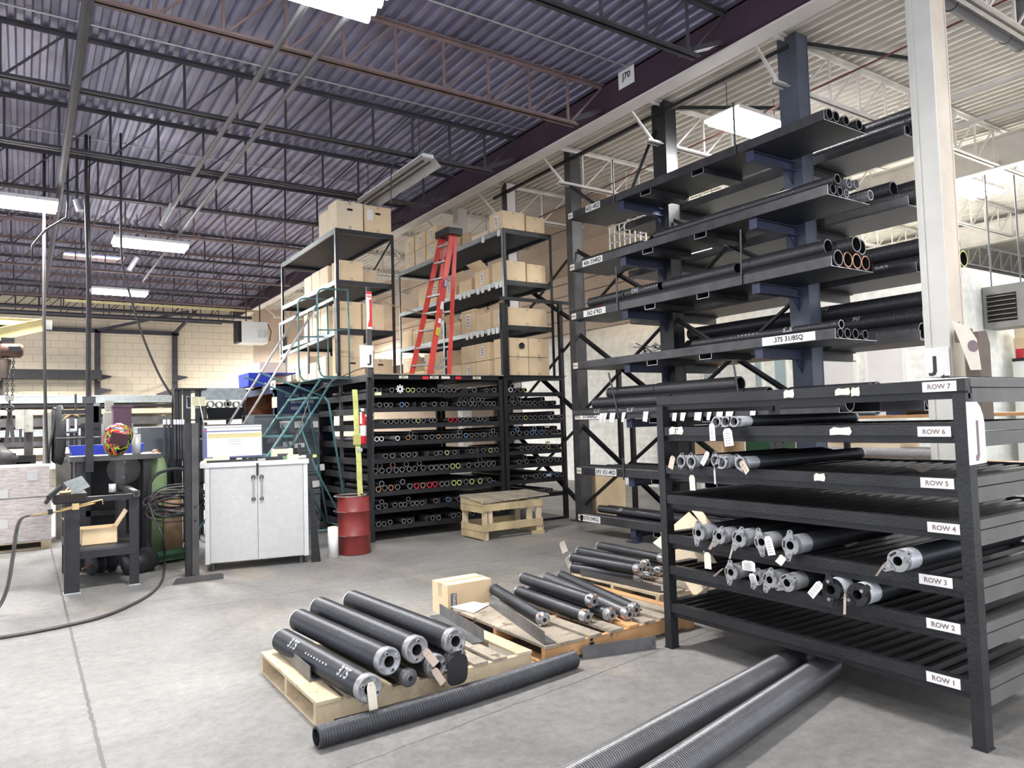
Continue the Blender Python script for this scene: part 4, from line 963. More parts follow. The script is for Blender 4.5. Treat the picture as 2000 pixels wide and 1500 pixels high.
# unit B cartons
carton(6.34,6.76,9.55,9.95,Z(4.67),4.97,'taped carton on top of right unit, nearest corner',sticker='x')
carton(6.79,7.16,9.55,9.95,Z(4.67),4.94,'taped carton on top of right unit, beside the nearest one')
carton(6.33,6.72,10.0,10.5,Z(4.67),4.75,'flat low carton on top of right unit behind nearest',m='card2')
for i in range(3):
    for j in range(2):
        yy=11.75+.47*i; carton(6.33,6.83,yy,yy+.44,Z(4.67)+.30*j,Z(4.67)+.295+.30*j,'labelled carton in far top stack of right unit, %s row, %s from ladder'%(('lower','upper')[j],ORD[i]),sticker='x')
carton(6.86,7.2,11.75,12.2,Z(4.67),5.2,'carton hidden behind far top stack of right unit')
carton(6.36,6.76,9.56,9.95,Z(3.84),4.17,'taped carton at near end of right unit, second shelf')
carton(6.79,7.16,9.56,9.95,Z(3.84),4.15,'taped carton right of the near one, right unit second shelf')
carton(6.33,6.75,10.0,10.45,Z(3.84),4.12,'open carton with raised flaps on the right unit second shelf',flaps=True,sticker='x')
carton(6.33,6.75,10.55,11.0,Z(3.84),4.05,'open carton with drooping flap further along right unit second shelf',flaps=True)
carton(6.33,6.80,11.1,11.6,Z(3.84),4.14,'carton directly behind the ladder, right unit second shelf',sticker='x')
carton(6.33,6.80,11.7,12.1,Z(3.84),4.24,'tall carton left of ladder rails, right unit second shelf',sticker='x')
carton(6.33,6.80,12.15,12.55,Z(3.84),4.2,'upright carton further left of the ladder, right unit second shelf')
carton(6.36,7.16,9.56,9.95,Z(3.12),3.42,'long carton at near end of right unit, third shelf',sticker='x')
for i,(h,lb) in enumerate(((.27,'taped'),(.40,'labelled'),(.24,'low open'),(.36,'scuffed'),(.38,'plain'),(.30,'crumpled'),(.33,'labelled end'))):
    yy=10.0+.48*i; carton(6.33,6.78,yy,yy+.45,Z(3.12),3.12+h,'%s carton on the right unit third shelf, %s behind the nearest'%(lb,ORD[i]),sticker='x' if i%2 else None,flaps=(i==2))
for i in range(2):
    for j in range(2):
        carton(6.36+.42*i,6.76+.42*i,9.56,9.95,2.317+.31*j,2.617+.31*j,'carton of the near four-pack on right unit floor, %s %s'%(('lower','upper')[j],('left','right')[i]))
for i in range(7):
    yy=10.05+.47*i
    for j in range(2 if i in (0,1,3,4,6) else 1):
        carton(6.33,6.80,yy,yy+.44,2.317+.30*j,2.607+.30*j,'%s carton on the right unit floor row, %s behind the four-pack'%(('lower','upper')[j],ORD[i]),sticker='x' if (i+j)%2 else None)
# carton disc and slips
p=ony(1020,679,9.54); b=MB(); b.lathe([(0,.0),(0,.05),(.02,.05)],18,'rubber',Matrix.Translation((6.62,9.538,2.80))@Matrix.Rotation(PI/2,4,'Z')@Matrix.Scale(-1,4,(1,0,0))); b.build('black_disc',label='black rubber disc on upper left carton of near four-pack',cat='disc')
sl=0
for lv,ys in ((3.84,(9.6,9.72,9.95,10.15,10.3,10.6,10.75,10.9)),(3.12,(9.62,9.74,9.86,10.0,10.2,10.35,10.55,10.7)),(4.67,(9.62,10.1))):
    for yy in ys:
        sl+=1; b=MB(); X=fr((6.298,yy,lv-.05),(0,-1,0),(0,0,1)); b.box(-.045,.045,-.06,.04,0,.0012,'paper',X); b.build('shelf_slip',sb)
# ================= ladder =================
t=thing('step_ladder','tall red fibreglass step ladder standing on top of tube rack','ladder',(5.2,9.7,2.316))
def Q(px,py,Y): return ony(px,py,Y)
zt=4.52
A0,A1=V((4.86,9.95,2.316)),V((5.46,10.0,zt)); B0,B1=V((4.99,9.6,2.316)),V((5.50,9.72,zt))
C0,C1=V((5.32,9.6,2.316)),V((5.56,9.72,zt)); D0,D1=V((5.22,9.97,2.316)),V((5.52,10.0,zt))
for p,q,w_ in ((A0,A1,.075),(B0,B1,.085),(C0,C1,.06),(D0,D1,.05)):
    b=MB(); b.bar(p,q,w_,.028,'red',up=(0,1,0)); b.build('rail',t)
for k in range(8):
    f=(k+.6)/8.2; a=A0.lerp(A1,f); c=B0.lerp(B1,f); b=MB(); b.bar(a,c,.075,.022,'alu'); b.build('step',t)
for f in (.06,.2,.45,.7):
    b=MB(); b.bar(C0.lerp(C1,f),D0.lerp(D1,f),.02,.03,'alu'); b.build('rear_brace',t)
b=MB(); b.bar(B0.lerp(B1,.02),C0.lerp(C1,.14),.02,.02,'alu'); b.bar(A0.lerp(A1,.16),D0.lerp(D1,.05),.02,.02,'alu'); b.build('spreader',t)
b=MB(); X=fr((5.49,9.65,4.50),(1,0,.0),(0,1,0)); b.prism([(-.10,-.03),(.14,-.03),(.15,0),(.15,.38),(.12,.42),(-.08,.42),(-.12,.38),(-.12,0)],.10,'black',X); b.build('top_cap',t)
def onrail(px,py,w_,h_,m,txt=None,n='sticker'):
    p=ony(px,py,9.64); f=(p.z-B0.z)/(B1.z-B0.z); c=B0.lerp(B1,f); b=MB(); X=fr((c.x,c.y-.018,c.z),(1,0,0),(B1-B0).normalized())
    X=fr((c.x,c.y-.044,c.z),(B1-B0).cross(V((0,-1,0))).normalized()*-1 if False else (1,0,-.23),(.23,0,1))
    if n=='oval_logo':
        b.lathe([(-.001,.0),(-.001,1)],20,m,X@Matrix(((0,w_/2,0,0),(0,0,h_/2,0),(-1,0,0,.004),(0,0,0,1))),False); b.text('WERNER',X@Matrix.Rotation(PI/2,4,'Z'),.028,'paper',.008,wmax=.10)
    else:
        b.box(-w_/2,w_/2,-h_/2,h_/2,0,.003,m,X)
        if txt: b.text(txt,X@Matrix.Rotation(PI/2,4,'Z'),.02,'ink',.005,wmax=h_*.8)
    b.build(n,t)
onrail(866,553,.05,.15,'logo',n='oval_logo'); onrail(861,597,.05,.12,'paper'); onrail(857,627,.045,.07,'paper'); onrail(853,648,.055,.12,'warnyel','DANGER')
# ================= signs, arrow post, chain, extinguisher =================
t=thing('arrow_post','grey post with red and white arrow strip above the fire extinguisher','post',(3.9,9.33,2.25))
b=MB(); b.box(3.905,3.975,9.33,9.37,2.25,3.40,'rackgrey'); b.build('post',t)
b=MB(); b.box(3.90,3.978,9.322,9.329,2.92,3.44,'paper'); b.box(3.90,3.978,9.320,9.322,3.36,3.43,'paper'); b.add([(3.94,9.3185,3.33),(3.977,9.3185,3.33),(3.977,9.3185,2.95),(3.91,9.3185,2.95),(3.94,9.3185,3.06)],[(0,4,3,2,1)],'redink'); b.add([(3.902,9.3188,3.07),(3.94,9.3188,3.07),(3.94,9.3188,3.33),(3.902,9.3188,3.33)],[(0,1,2,3)],'whitepl')
b.box(3.90,3.978,9.3195,9.3215,3.40,3.44,'redink'); b.text('FIRE',fr((3.94,9.3185,3.37),(1,0,0),(0,0,1)),.035,'redink',.001); b.build('arrow_strip',t,label='white strip with red downward arrow')
b=MB(); b.box(3.91,3.97,9.335,9.36,3.44,3.50,'black'); b.build('cap',t)
b=MB(); X=fr((3.885,9.31,2.54),(1,0,0),(0,0,1)); b.box(-.10,.09,-.15,.15,0,.004,'paper',X); b.box(-.10,.11,-.152,.155,-.006,-.001,'film',X); o=b.build('bay_sign',label='white sign with black letter J on corner of tube rack',cat='sign')
a=MB(); a.jglyph(X@Matrix.Translation((.05,-.05,0)),.15,'ink'); a.build('lettering',o)
def chain(pts,lab,link=.022,r=.0035,m='steel'):
    P=[V(p) for p in pts]; seg=[];L=0
    for a,c in zip(P,P[1:]): seg.append((L,a,c)); L+=(c-a).length
    n=int(L/(link*1.35)); b=MB()
    for i in range(n):
        d=(i+.5)*L/n; s=[x for x in seg if x[0]<=d][-1]; l=(s[2]-s[1]).length; c=s[1].lerp(s[2],(d-s[0])/l); ax=(s[2]-s[1]).normalized()
        side=V((0,1,0)) if abs(ax.y)<.9 else V((1,0,0)); u=(side-ax*side.dot(ax)).normalized(); w_=ax.cross(u)
        if i%2: u=w_
        ring=[c+ax*link*.95*math.cos(q)+u*link*.5*math.sin(q) for q in [2*PI*k/8 for k in range(8)]]
        b.path(ring,r,m,4,closed=True)
    return b.build('chain',label=lab,cat='chain')
def sag(p,q,d,n=14): 
    p=V(p);q=V(q); return [p.lerp(q,i/n)-V((0,0,4*d*(i/n)*(1-i/n))) for i in range(n+1)]
chain(sag((3.98,9.33,3.38),(6.2,9.38,3.48),.25),'safety chain slung from the arrow post across the red ladder',m='brass')
chain([(3.99,9.32,2.62),(3.975,9.31,2.3),(3.965,9.335,1.2),(3.96,9.335,.55)],'rusty chain hanging down the corner post of the tube rack',m='steel')
t=thing('fire_extinguisher','red fire extinguisher with white band hung on tube rack corner','extinguisher',(3.79,9.3,1.35))
b=MB(); b.lathe([(1.352,.0),(1.352,.058),(1.36,.062),(1.46,.063)],20,'extred',Matrix.Translation((3.79,9.3,0)),axis='z'); b.lathe([(1.46,.0632),(1.60,.0632)],20,'whitepl',Matrix.Translation((3.79,9.3,0)),axis='z'); b.lathe([(1.60,.063),(1.70,.063),(1.74,.045),(1.77,.02),(1.79,.018)],20,'extred',Matrix.Translation((3.79,9.3,0)),axis='z'); b.build('cylinder',t)
b=MB(); b.box(3.765,3.815,9.27,9.33,1.79,1.83,'chrome'); b.bar((3.77,9.28,1.80),(3.73,9.24,1.74),.02,.015,'steel'); b.bar((3.77,9.28,1.84),(3.71,9.24,1.84),.02,.012,'steel'); b.build('valve',t)
b=MB(); b.path([(3.76,9.27,1.80),(3.72,9.24,1.76),(3.72,9.23,1.6),(3.73,9.235,1.5)],.008,'rubber'); b.build('hose',t)
b=MB(); b.box(3.735,3.765,9.225,9.23,1.62,1.78,'paper'); b.build('inspection_tag',t)
b=MB(); b.bar((3.85,9.34,1.70),(3.93,9.42,1.70),.02,.03,'steel'); b.build('bracket',t)
# yellow strap from rack top into drum
b=MB(); n=10; P0,P1=V((3.66,9.2,2.08)),V((3.60,8.9,.60)); vs=[];F=[]
for i in range(n+1):
    c=P0.lerp(P1,i/n)+V((.004*math.sin(i*1.3),0,0)); vs+=[tuple(c+V((-.035,0,0))),tuple(c+V((.035,0,0))),tuple(c+V((.035,.008,0))),tuple(c+V((-.035,.008,0)))]
for i in range(n):
    for k in range(4): F.append((4*i+k,4*i+(k+1)%4,4*i+4+(k+1)%4,4*i+4+k))
b.add(vs,F,'strap'); b.box(3.61,3.68,9.02,9.05,1.26,1.30,'galv'); b.box(3.57,3.66,9.02,9.06,1.35,1.48,'olive'); b.build('lifting_strap',label='yellow lifting strap hanging beside rack into the red drum',cat='strap')
# ================= drum, wrap roll =================
t=thing('steel_drum','dented dark red open steel drum in front of the tube rack','drum',(3.46,8.80,0))
b=MB(); r=.20; b.lathe([(0,.0),(0,r*.97),(.015,r),(.225,r),(.235,r+.012),(.245,r+.012),(.255,r),(.52,r),(.53,r+.012),(.54,r+.012),(.55,r),(.715,r)],36,'drum',Matrix.Translation((3.46,8.80,.0)),axis='z')
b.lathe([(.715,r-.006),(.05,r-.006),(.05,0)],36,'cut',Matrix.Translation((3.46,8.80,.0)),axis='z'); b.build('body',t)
b=MB(); ring=[(3.43+(r)*math.cos(a),8.83+(r)*math.sin(a),.72) for a in [2*PI*k/36 for k in range(36)]]; b.path(ring,.009,'rim',6,closed=True)
b.build('rim',t)
for z in (.24,.535):
    b=MB(); b.path([(3.43+(r+.011)*math.cos(a),8.83+(r+.011)*math.sin(a),z) for a in [2*PI*k/36 for k in range(36)]],.005,'rim',5,closed=True); b.build('hoop',t)
t=thing('stretch_wrap_roll','white roll of stretch film standing on floor left of the drum','roll',(3.14,8.68,0))
b=MB(); b.lathe([(0,.02),(0,.062),(.37,.062),(.37,.03)],28,'whitepl',Matrix.Translation((3.14,8.68,.002)),axis='z'); b.build('film',t)
b=MB(); b.lathe([(.0,.03),(.378,.03),(.378,.024),(0.0,.024)],20,'card',Matrix.Translation((3.14,8.68,.002)),axis='z'); b.build('core',t)
# ================= wooden stool / stand =================
t=thing('wooden_stand','low stand nailed together from pallet boards, in front of tube rack','stand',(5.7,8.75,0))
sx0,sx1,sy0,sy1=5.14,6.12,8.43,9.0
def wp(n,x0,x1,y0,y1,z0,z1,m='bench_wood'):
    b=MB(); b.box(x0,x1,y0,y1,z0,z1,m); b.build(n,t)
for z in (.02,.115,.37,.465): wp('side_board',sx0-.02,sx0,sy0-.02,sy1,z,z+.09)
for z in (.02,.37): wp('side_board',sx1,sx1+.02,sy0,sy1,z,z+.09)
wp('front_board',sx0,sx1,sy0-.02,sy0,.12,.225); wp('front_board',sx0,sx1,sy0-.02,sy0,.39,.49)
wp('back_board',sx0,sx1,sy1,sy1+.02,.12,.22); wp('back_board',sx0,sx1,sy1,sy1+.02,.39,.49)
for x in (sx0+.07,sx0+.27 if False else sx0+.0,sx1-.09,sx1-.25):
    wp('leg',x,x+.08,sy0,sy0+.035,.0 if x>sx1-.1 or x==sx0 else .12,.50,'wood')
for x in (sx0+.0,sx1-.09): wp('leg',x,x+.08,sy1-.035,sy1,.0,.50,'wood')
wp('foot',sx1-.16,sx1+.02,sy0-.02,sy0+.05,0,.05)
b=MB(); b.add([(sx0-.03,sy0-.03,.50),(sx1+.10,sy0-.05,.535),(sx1+.12,sy1-.02,.56),(sx0-.03,sy1+.02,.565),(sx0-.03,sy0-.03,.515),(sx1+.10,sy0-.05,.555),(sx1+.12,sy1-.02,.578),(sx0-.03,sy1+.02,.582)],[(0,3,2,1),(4,5,6,7),(0,1,5,4),(1,2,6,5),(2,3,7,6),(3,0,4,7)],'wood2'); b.build('top_panel',t)
# tall brown carton behind, near cantilever rack
b=MB(); pa=fl(1118,1005,.0); 
carton(7.62,8.25,9.0,9.5,.0,.72,'tall plain brown carton standing behind the cantilever rack end',m='card',grp=None)
# ================= teal rolling stairs =================
t=thing('rolling_stairs','teal rolling warehouse stairs with platform and handrails, left of tube rack','stairs',(3.3,10.5,0))
YN,YF=10.1,10.98
def rail(pts,r=.013,m='teal',n='rail',par=None):
    b=MB(); b.path(pts,r,m,8); return b.build(n,par or t)
PX0,PX1,PZ=3.50,3.94,2.31
for y in (YN,YF):
    rail([(PX0,y,PZ+.1),(PX0-.02,y,PZ+.2),(PX0-.02,y,3.50),(PX0+.02,y,3.56),(PX0+.08,y,3.58),(PX1,y,3.59)],n='guard_rail')
    rail([(PX1,y,3.59),(PX1+.005,y,PZ)],n='guard_rail')
    rail([(PX0-.02,y,2.98),(PX1,y,3.0)],.011,n='guard_rail')
    rail([(PX0-.02,y,PZ+.12),(PX0+.02,y,PZ+.03),(PX0+.06,y,PZ),(PX1,y,PZ)],n='guard_rail')
    o=rail([(2.44,y,1.66),(PX0-.06,y,3.28)],.016,'polish','handrail'); rail([(PX0-.08,y,3.25),(PX0-.02,y,3.34)],.015,'teal','handrail')
    rail([(PX0+.02,y,PZ-.02),(1.97,y,.12)],.018,n='stringer')
    rail([(PX0+.20,y,PZ-.02),(3.02,y,1.24),(2.25,y,.12)],.016,n='stringer') if y==YN else None
    rail([(2.66,y,2.36),(3.56,y,2.02)],.014,n='brace') 
    rail([(3.56,y,2.02),(3.62,y,1.95),(3.89,y-.0,.14)],.018,n='rear_leg')
    rail([(3.20,y,1.65),(3.42,y,1.0),(3.86,y,.14)],.014,n='rear_leg') 
b=MB(); b.box(PX0,PX1,YN,YF,PZ-.03,PZ-.015,'teal'); b.build('platform',t)
for k in range(7):
    f=1-(k+1)/8.2; x=1.97+(PX0-1.97)*f; z=.12+(PZ-.14)*f
    b=MB(); b.box(x-.02,x+.17,YN,YF,z-.03,z+.0,'teal'); b.build('tread',t)
rail([(3.86,YN,.14),(3.86,YF,.14)],.013,n='cross_rail'); rail([(3.3,YN,.14),(3.9,YN,.14)],.013,n='base_rail')
for x in (3.84,2.2):
    for y in (YN,YF):
        b=MB(); b.lathe([(-.015,.0),(-.015,.055),(-.015,.075),(.015,.075),(.015,0)],18,'rubber',Matrix.Translation((x,y,.078))@Matrix.Rotation(PI/2,4,'Z')); b.build('wheel',t)
b=MB(); b.path([(3.99,9.40,2.42),(3.9,9.8,2.38),(3.6,10.0,2.22),(3.3,9.9,2.05),(3.05,9.6,1.6),(2.75,9.2,1.25)],.007,'hosered',6); b.build('air_hose',label='thin reddish hose looping from tube rack over the teal stairs to cabinet',cat='hose')
# ================= grey lockers / blue cabinet / shelf unit behind =================
t=thing('bin_cabinet','stack of dark grey steel bins with paper labels behind the teal stairs','cabinet',(3.4,11.4,0))
zt=ony(600,808,11.15).z
for k in range(6):
    z0=zt*k/6; b=MB(); b.box(2.85,3.84,11.15,11.7,z0+.006,z0+zt/6,'greycab'); b.box(2.85,3.84,11.12,11.15,z0+zt/6-.03,z0+zt/6,'greycab'); b.build('bin',t)
for px,py,w_,h_ in ((556,829,.14,.10),(584,829,.14,.10),(614,829,.12,.10),(562,868,.14,.09),(585,870,.16,.07),(626,913,.13,.10),(618,945,.15,.10)):
    p=ony(px,py,11.11); b=MB(); X=fr((p.x,11.115,p.z),(1,0,.06),(0,0,1)); b.box(-w_/2,w_/2,-h_/2,h_/2,0,.003,'paper',X); b.build('paper_label',t)
t=thing('steel_cabinet','dark blue open-fronted steel cabinet with chalk list and rusty inside','cabinet',(3.6,12.4,0))
x0,x1,y0,y1=3.33,4.3,11.75,13.9; zt=2.30
b=MB(); b.box(x0,x1,y0,y0+.03,0,zt,'bluecab'); b.box(x0,x1,y1-.03,y1,0,zt,'bluecab'); b.box(x0,x1,y0,y1,zt-.03,zt,'bluecab'); b.box(x1-.03,x1,y0,y1,0,zt,'rustin')
b.box(x0,x0+.03,y0,y0+.12,0,zt,'bluecab'); b.box(x0,x0+.03,y1-.1,y1,0,zt,'bluecab'); b.box(x0,x0+.03,y0,y1,zt-.14,zt,'bluecab'); b.box(x0,x0+.03,y0,y1,0,1.62,'rackdk'); b.build('body',t)
b=MB(); b.box(x0+.03,x1-.03,y0+.03,y1-.03,1.60,1.63,'rustin'); b.box(x0+.03,x1-.03,y1-.05,y1-.03,1.63,zt-.03,'rustin'); b.box(x0+.2,x0+.5,y0+.15,y0+.6,1.63,1.70,'wood'); b.build('shelf',t)
b=MB(); X=fr((3.72,y0-.003,2.12),(1,0,0),(0,0,1))
for k,s in enumerate(('22-0014   21 0vb','BK-W2G   43','GREY   37','Nail   485','Indust   816','Foil   34','Dairy   31','Impact  31','Insulators 2')):
    b.text(s,X@Matrix.Translation((.05*(k%2),-.105*k,0)),.05,'chalk',.002)
b.build('chalk_list',t)
for px,py,w_,h_,s in ((533,752,.30,.14,'J-053'),(516,755,.25,.12,''),(536,786,.28,.17,''),(526,818,.28,.12,'J-050'),(493,820,.2,.08,'J-2'),(506,829,.2,.12,'')):
    p=onx(px,py,x0-.004); b=MB(); X=fr((x0-.003,p.y,p.z),(0,-1,0),(0,0,1)); b.box(-w_/2,w_/2,-h_/2,h_/2,0,.002,'yelnote' if (px,py)==(536,786) else 'paper',X)
    if s: b.text(s,X,h_*.5,'ink',.004,wmax=w_*.8)
    b.build('card_label',t)
b=MB(); b.prism([(0,0),(.62,0),(.66,.22),(-.04,.22)],.35,'bluebin',fr((3.42,12.35,zt+.002),(.0,1,0),(0,0,1))@Matrix.Translation((0,0,-.35))); b.box(3.38,3.84,12.28,13.06,zt+.205,zt+.225,'bluebin'); b.build('plastic_bin',label='bright blue plastic bin on top of the dark blue cabinet',cat='bin')
# grey shelf unit with coil bins
t=thing('parts_shelf','dark shelf unit with galvanised fascia holding tilted bins of rings','shelving',(2.6,12.4,0))
xa,xb,ya,yb=2.25,2.95,12.0,13.2; zt=2.25
for x in (xa,xb-.05):
    for y in (ya,yb-.05):
        b=MB(); b.box(x,x+.05,y,y+.05,0,zt,'rackdk'); b.build('post',t)
b=MB(); b.box(xa+.02,xb,ya-.01,ya,2.06,2.25,'galvsp'); b.build('fascia',t)
b=MB(); b.box(xa,xb,ya,yb,zt-.02,zt,'rackdk'); b.build('top',t)
for z in (1.78,1.52,1.2,.8):
    b=MB(); b.box(xa,xb,ya+.0,yb,z-.02,z,'rackgrey'); b.build('shelf',t)
    b=MB(); b.prism([(0,0),(.5,0),(.53,.17),(-.03,.17)],.015,'black',fr((xa+.11,ya-.05,z),(1,0,0),(0,-.35,1))); b.box(xa+.08,xa+.095,ya-.08,ya+.3,z,z+.2,'rackgrey'); b.build('bin_front',t)
for k in range(4):
    x=xa+.17+k*.13; b=MB(); b.pipe((x,11.98,2.0-.01*(k%2)),(x+.02,12.2,2.0-.01*(k%2)),.055,.04,'galvsp',16); b.build('steel_ring',label='bare steel ring in top bin of parts shelf, %s from left'%ORD[k],cat='ring',group='rings in the parts shelf')
b=MB(); b.box(xa+.16,xa+.21,11.93,11.935,1.86,1.93,'paper'); b.build('bin_tag',t)
t=thing('clamp_rack','tall dark steel frame rack with clamps left of the parts shelf','rack',(2.0,11.9,0))
for px,w_ in ((345,.06),(352,.05),(366,.10),(386,.05)):
    p=ony(px,830,11.6); b=MB(); b.box(p.x-w_/2,p.x+w_/2,11.6,11.66,0,2.20,'black'); b.build('upright',t)
p0=ony(340,768,11.6); p1=ony(396,757,11.6); b=MB(); b.box(p0.x,p1.x+.05,11.55,13.3,2.20,2.225,'rackdk'); b.build('top_plate',t)
for py in (895,915,870):
    p=ony(352,py,11.6); b=MB(); b.box(p.x,p.x+.28,11.58,11.6,p.z-.04,p.z+.04,'rackdk'); b.build('cross_bar',t)
for i,px in enumerate((322,330,342,348,353,358)):
    p=ony(px,829,11.4); b=MB(); b.rod((p.x,11.4,p.z-.5),(p.x,11.4,p.z),.02,'steel',8); b.rod((p.x,11.4,p.z),(p.x,11.4,p.z+.07),.03,'chrome',10); b.rod((p.x,11.4,0),(p.x,11.4,p.z-.5),.012,'black',6); b.build('clamp_bar',t)
b=MB(); p=ony(308,860,11.9); b.box(1.42,1.95,11.9,12.2,1.0,1.66,'greycab'); b.box(1.42,1.95,11.9,12.2,0,1.0,'rackdk'); b.build('machine_cover',label='dark covered machine behind the green gas cylinder',cat='machine')
# yellow card + wire rack
p=ony(390,784,11.5); b=MB(); b.box(p.x-.10,p.x+.08,11.5,11.505,p.z-.07,p.z+.07,'yelnote'); b.build('pinned_card',t)
# ================= white steel cabinet with monitor =================
C0,C1=fl(401,1120),fl(608,1099); C0=V((1.70,8.80,0)); C1=V((2.80,8.565,0)); ax=(C1-C0).normalized(); ay=V((-ax.y,ax.x,0)); CW=(C1-C0).length
XC=Matrix(((ax.x,ay.x,0,C0.x),(ax.y,ay.y,0,C0.y),(0,0,1,0),(0,0,0,1)))
t=thing('steel_cupboard','white two-door steel cupboard on feet with spanners as handles','cupboard',tuple(C0+ax*CW/2+ay*.3))
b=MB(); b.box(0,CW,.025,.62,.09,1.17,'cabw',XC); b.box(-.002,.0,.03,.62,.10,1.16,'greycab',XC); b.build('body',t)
b=MB(); b.box(-.05,CW+.015,-.02,.68,1.17,1.225,'cabtop',XC); b.build('top',t)
for s,(a,c) in enumerate(((.055,CW/2-.003),(CW/2+.003,CW-.055))):
    b=MB(); b.box(a,c,-.002,.022,.10,1.165,'cabw',XC); d=b.build('door',t)
    b=MB(); x=CW/2+(-.045 if s==0 else .045); b.bar(XC@V((x,-.02,.80)),XC@V((x,-.02,1.03)),.022,.012,'chrome',up=(0,1,0))
    for z,rr in ((.79,.024),(1.04,.026)): b.lathe([(-.006,.012),(-.006,rr),(.006,rr)],10,'steel',XC@Matrix.Translation((x,-.02,z))@Matrix.Rotation(PI/2,4,'Z'),False)
    b.build('spanner_handle',d)
for x in (.0,CW-.05):
    b=MB(); b.box(x,x+.05,-.004,.022,.09,1.17,'cabtop',XC); b.build('frame_edge',t)
b=MB(); b.bar(XC@V((CW/2,-.03,1.06)),XC@V((CW/2,-.03,1.20)),.02,.02,'black',up=(0,1,0)); b.build('hasp',t)
for x in (.08,CW-.08):
    for y in (.06,.56):
        b=MB(); b.rod(tuple(XC@V((x,y,0))),tuple(XC@V((x,y,.09))),.022,'steel',8); b.build('foot',t)
# monitor
t=thing('computer_monitor','wide computer monitor showing a spreadsheet page on white cupboard','monitor',tuple(XC@V((.28,.3,1.225))))
mx=(V((1,0,.0))+V((0,-.06,.0))).normalized(); XM=fr(tuple(XC@V((.305,.22,1.455))),tuple((mx+V((0,0,-.0)))),(0,.05,1)); 
b=MB(); b.box(-.335,.335,-.195,.20,-.03,0,'monitor',XM); b.build('housing',t)
b=MB(); b.box(-.325,.325,-.18,.19,0,.002,'screen',XM); b.box(-.33,-.285,-.185,.165,.002,.003,'scrblue',XM); b.box(-.285,.33,.118,.13,.002,.003,'scrblue',XM); b.box(-.285,.33,.165,.172,.002,.003,'scrgrey',XM)
b.box(-.28,.33,.045,.095,.002,.003,'scryel',XM); b.box(-.33,-.285,.13,.14,.003,.004,'extred',XM); b.box(-.33,.33,-.185,-.172,.003,.004,'scrblue',XM)
for k in range(14): b.box(-.27+.04*k,-.255+.04*k,.078,.084,.003,.004,'scrgrey',XM)
for z in (.02,.0,-.03): b.box(-.05,.09,z,z+.004,.003,.004,'scrgrey',XM)
b.build('screen',t)
b=MB(); b.box(-.04,.04,-.22,-.1,-.05,-.03,'monitor',XM); b.box(-.12,.12,-.23,-.22,-.14,.06,'monitor',XM); b.build('stand',t)
for i,(x,w_,m) in enumerate(((-.27,.09,'yelnote'),(-.19,.07,'cream_tag'),(-.10,.11,'cream_tag'))):
    b=MB(); X=XM@Matrix.Translation((x,-.195-.02*(i==0),.004+.012)); b.box(-w_/2,w_/2,-.05 if i==0 else -.025,.03,0,.002,m,X); b.build('sticky_note',t)
def ct(name,x0,x1,y0,y1,z0,z1,m,lab,cat,**k):
    b=MB(); b.box(x0,x1,y0,y1,1.226+z0,1.226+z1,m,XC); return b.build(name,label=lab,cat=cat)
ct('keyboard',.02,.50,.02,.14,0,.02,'rubber','black keyboard in front of the computer monitor','keyboard')
b=MB(); b.lathe([(0,.045),(.02,.04),(.035,.02),(.038,0)],14,'rubber',XC@Matrix.Translation((.53,.08,1.227)),axis='z'); b.build('computer_mouse',label='black computer mouse right of keyboard',cat='mouse')
o=ct('label_printer',.74,.98,.20,.45,0,.12,'ivory','small ivory label printer beside the monitor','printer')
b=MB(); b.box(.77,.93,.24,.40,1.346,1.37,'monitor',XC); b.build('lid',o); b=MB(); b.box(.80,.92,.19,.2,1.26,1.29,'monitor',XC); b.build('slot',o)
o=ct('two_way_radio',1.05,1.09,.33,.37,0,.16,'rubber','black two-way radio standing behind the papers','radio'); b=MB(); b.rod(tuple(XC@V((1.06,.35,1.386))),tuple(XC@V((1.06,.35,1.55))),.004,'rubber'); b.build('antenna',o)
ct('black_case',.66,.85,.02,.16,0,.035,'rubber','flat black case lying between mouse and note pad','case')
ct('green_folder',.80,1.0,.14,.26,0,.02,'greenplastic','bright green folder under the label printer papers','folder')
ct('note_pad',.90,1.03,.03,.14,0,.05,'yelnote','yellow sticky note block on cupboard top','note pad')
o=ct('power_tool',1.12,1.24,.03,.09,0,.05,'rubber','black tape measure with yellow face near cupboard edge','tool'); b=MB(); b.box(1.19,1.235,.026,.03,1.235,1.268,'strap',XC); b.build('face',o)
b=MB(); b.add([(1.0,.2,1.23),(1.22,.1,1.235),(1.22,.35,1.25),(1.02,.42,1.26)],[(0,1,2,3)],'paper',False,XC); b.add([(1.0,.2,1.229),(1.22,.1,1.234),(1.22,.35,1.249),(1.02,.42,1.259)],[(3,2,1,0)],'paper',False,XC); b.build('loose_papers',label='crumpled white papers at right end of the cupboard top',cat='paper')
b=MB(); b.prism([(0,0),(.11,0),(.02,.98),(0,1.0)],.008,'rackdk',fr(tuple(XC@V((CW+.03,.02,.0))),(ax.x*.9,ax.y*.9,0),(0,0,1))); b.build('steel_offcut',label='dark pointed steel sheet leaning at right side of white cupboard',cat='sheet')
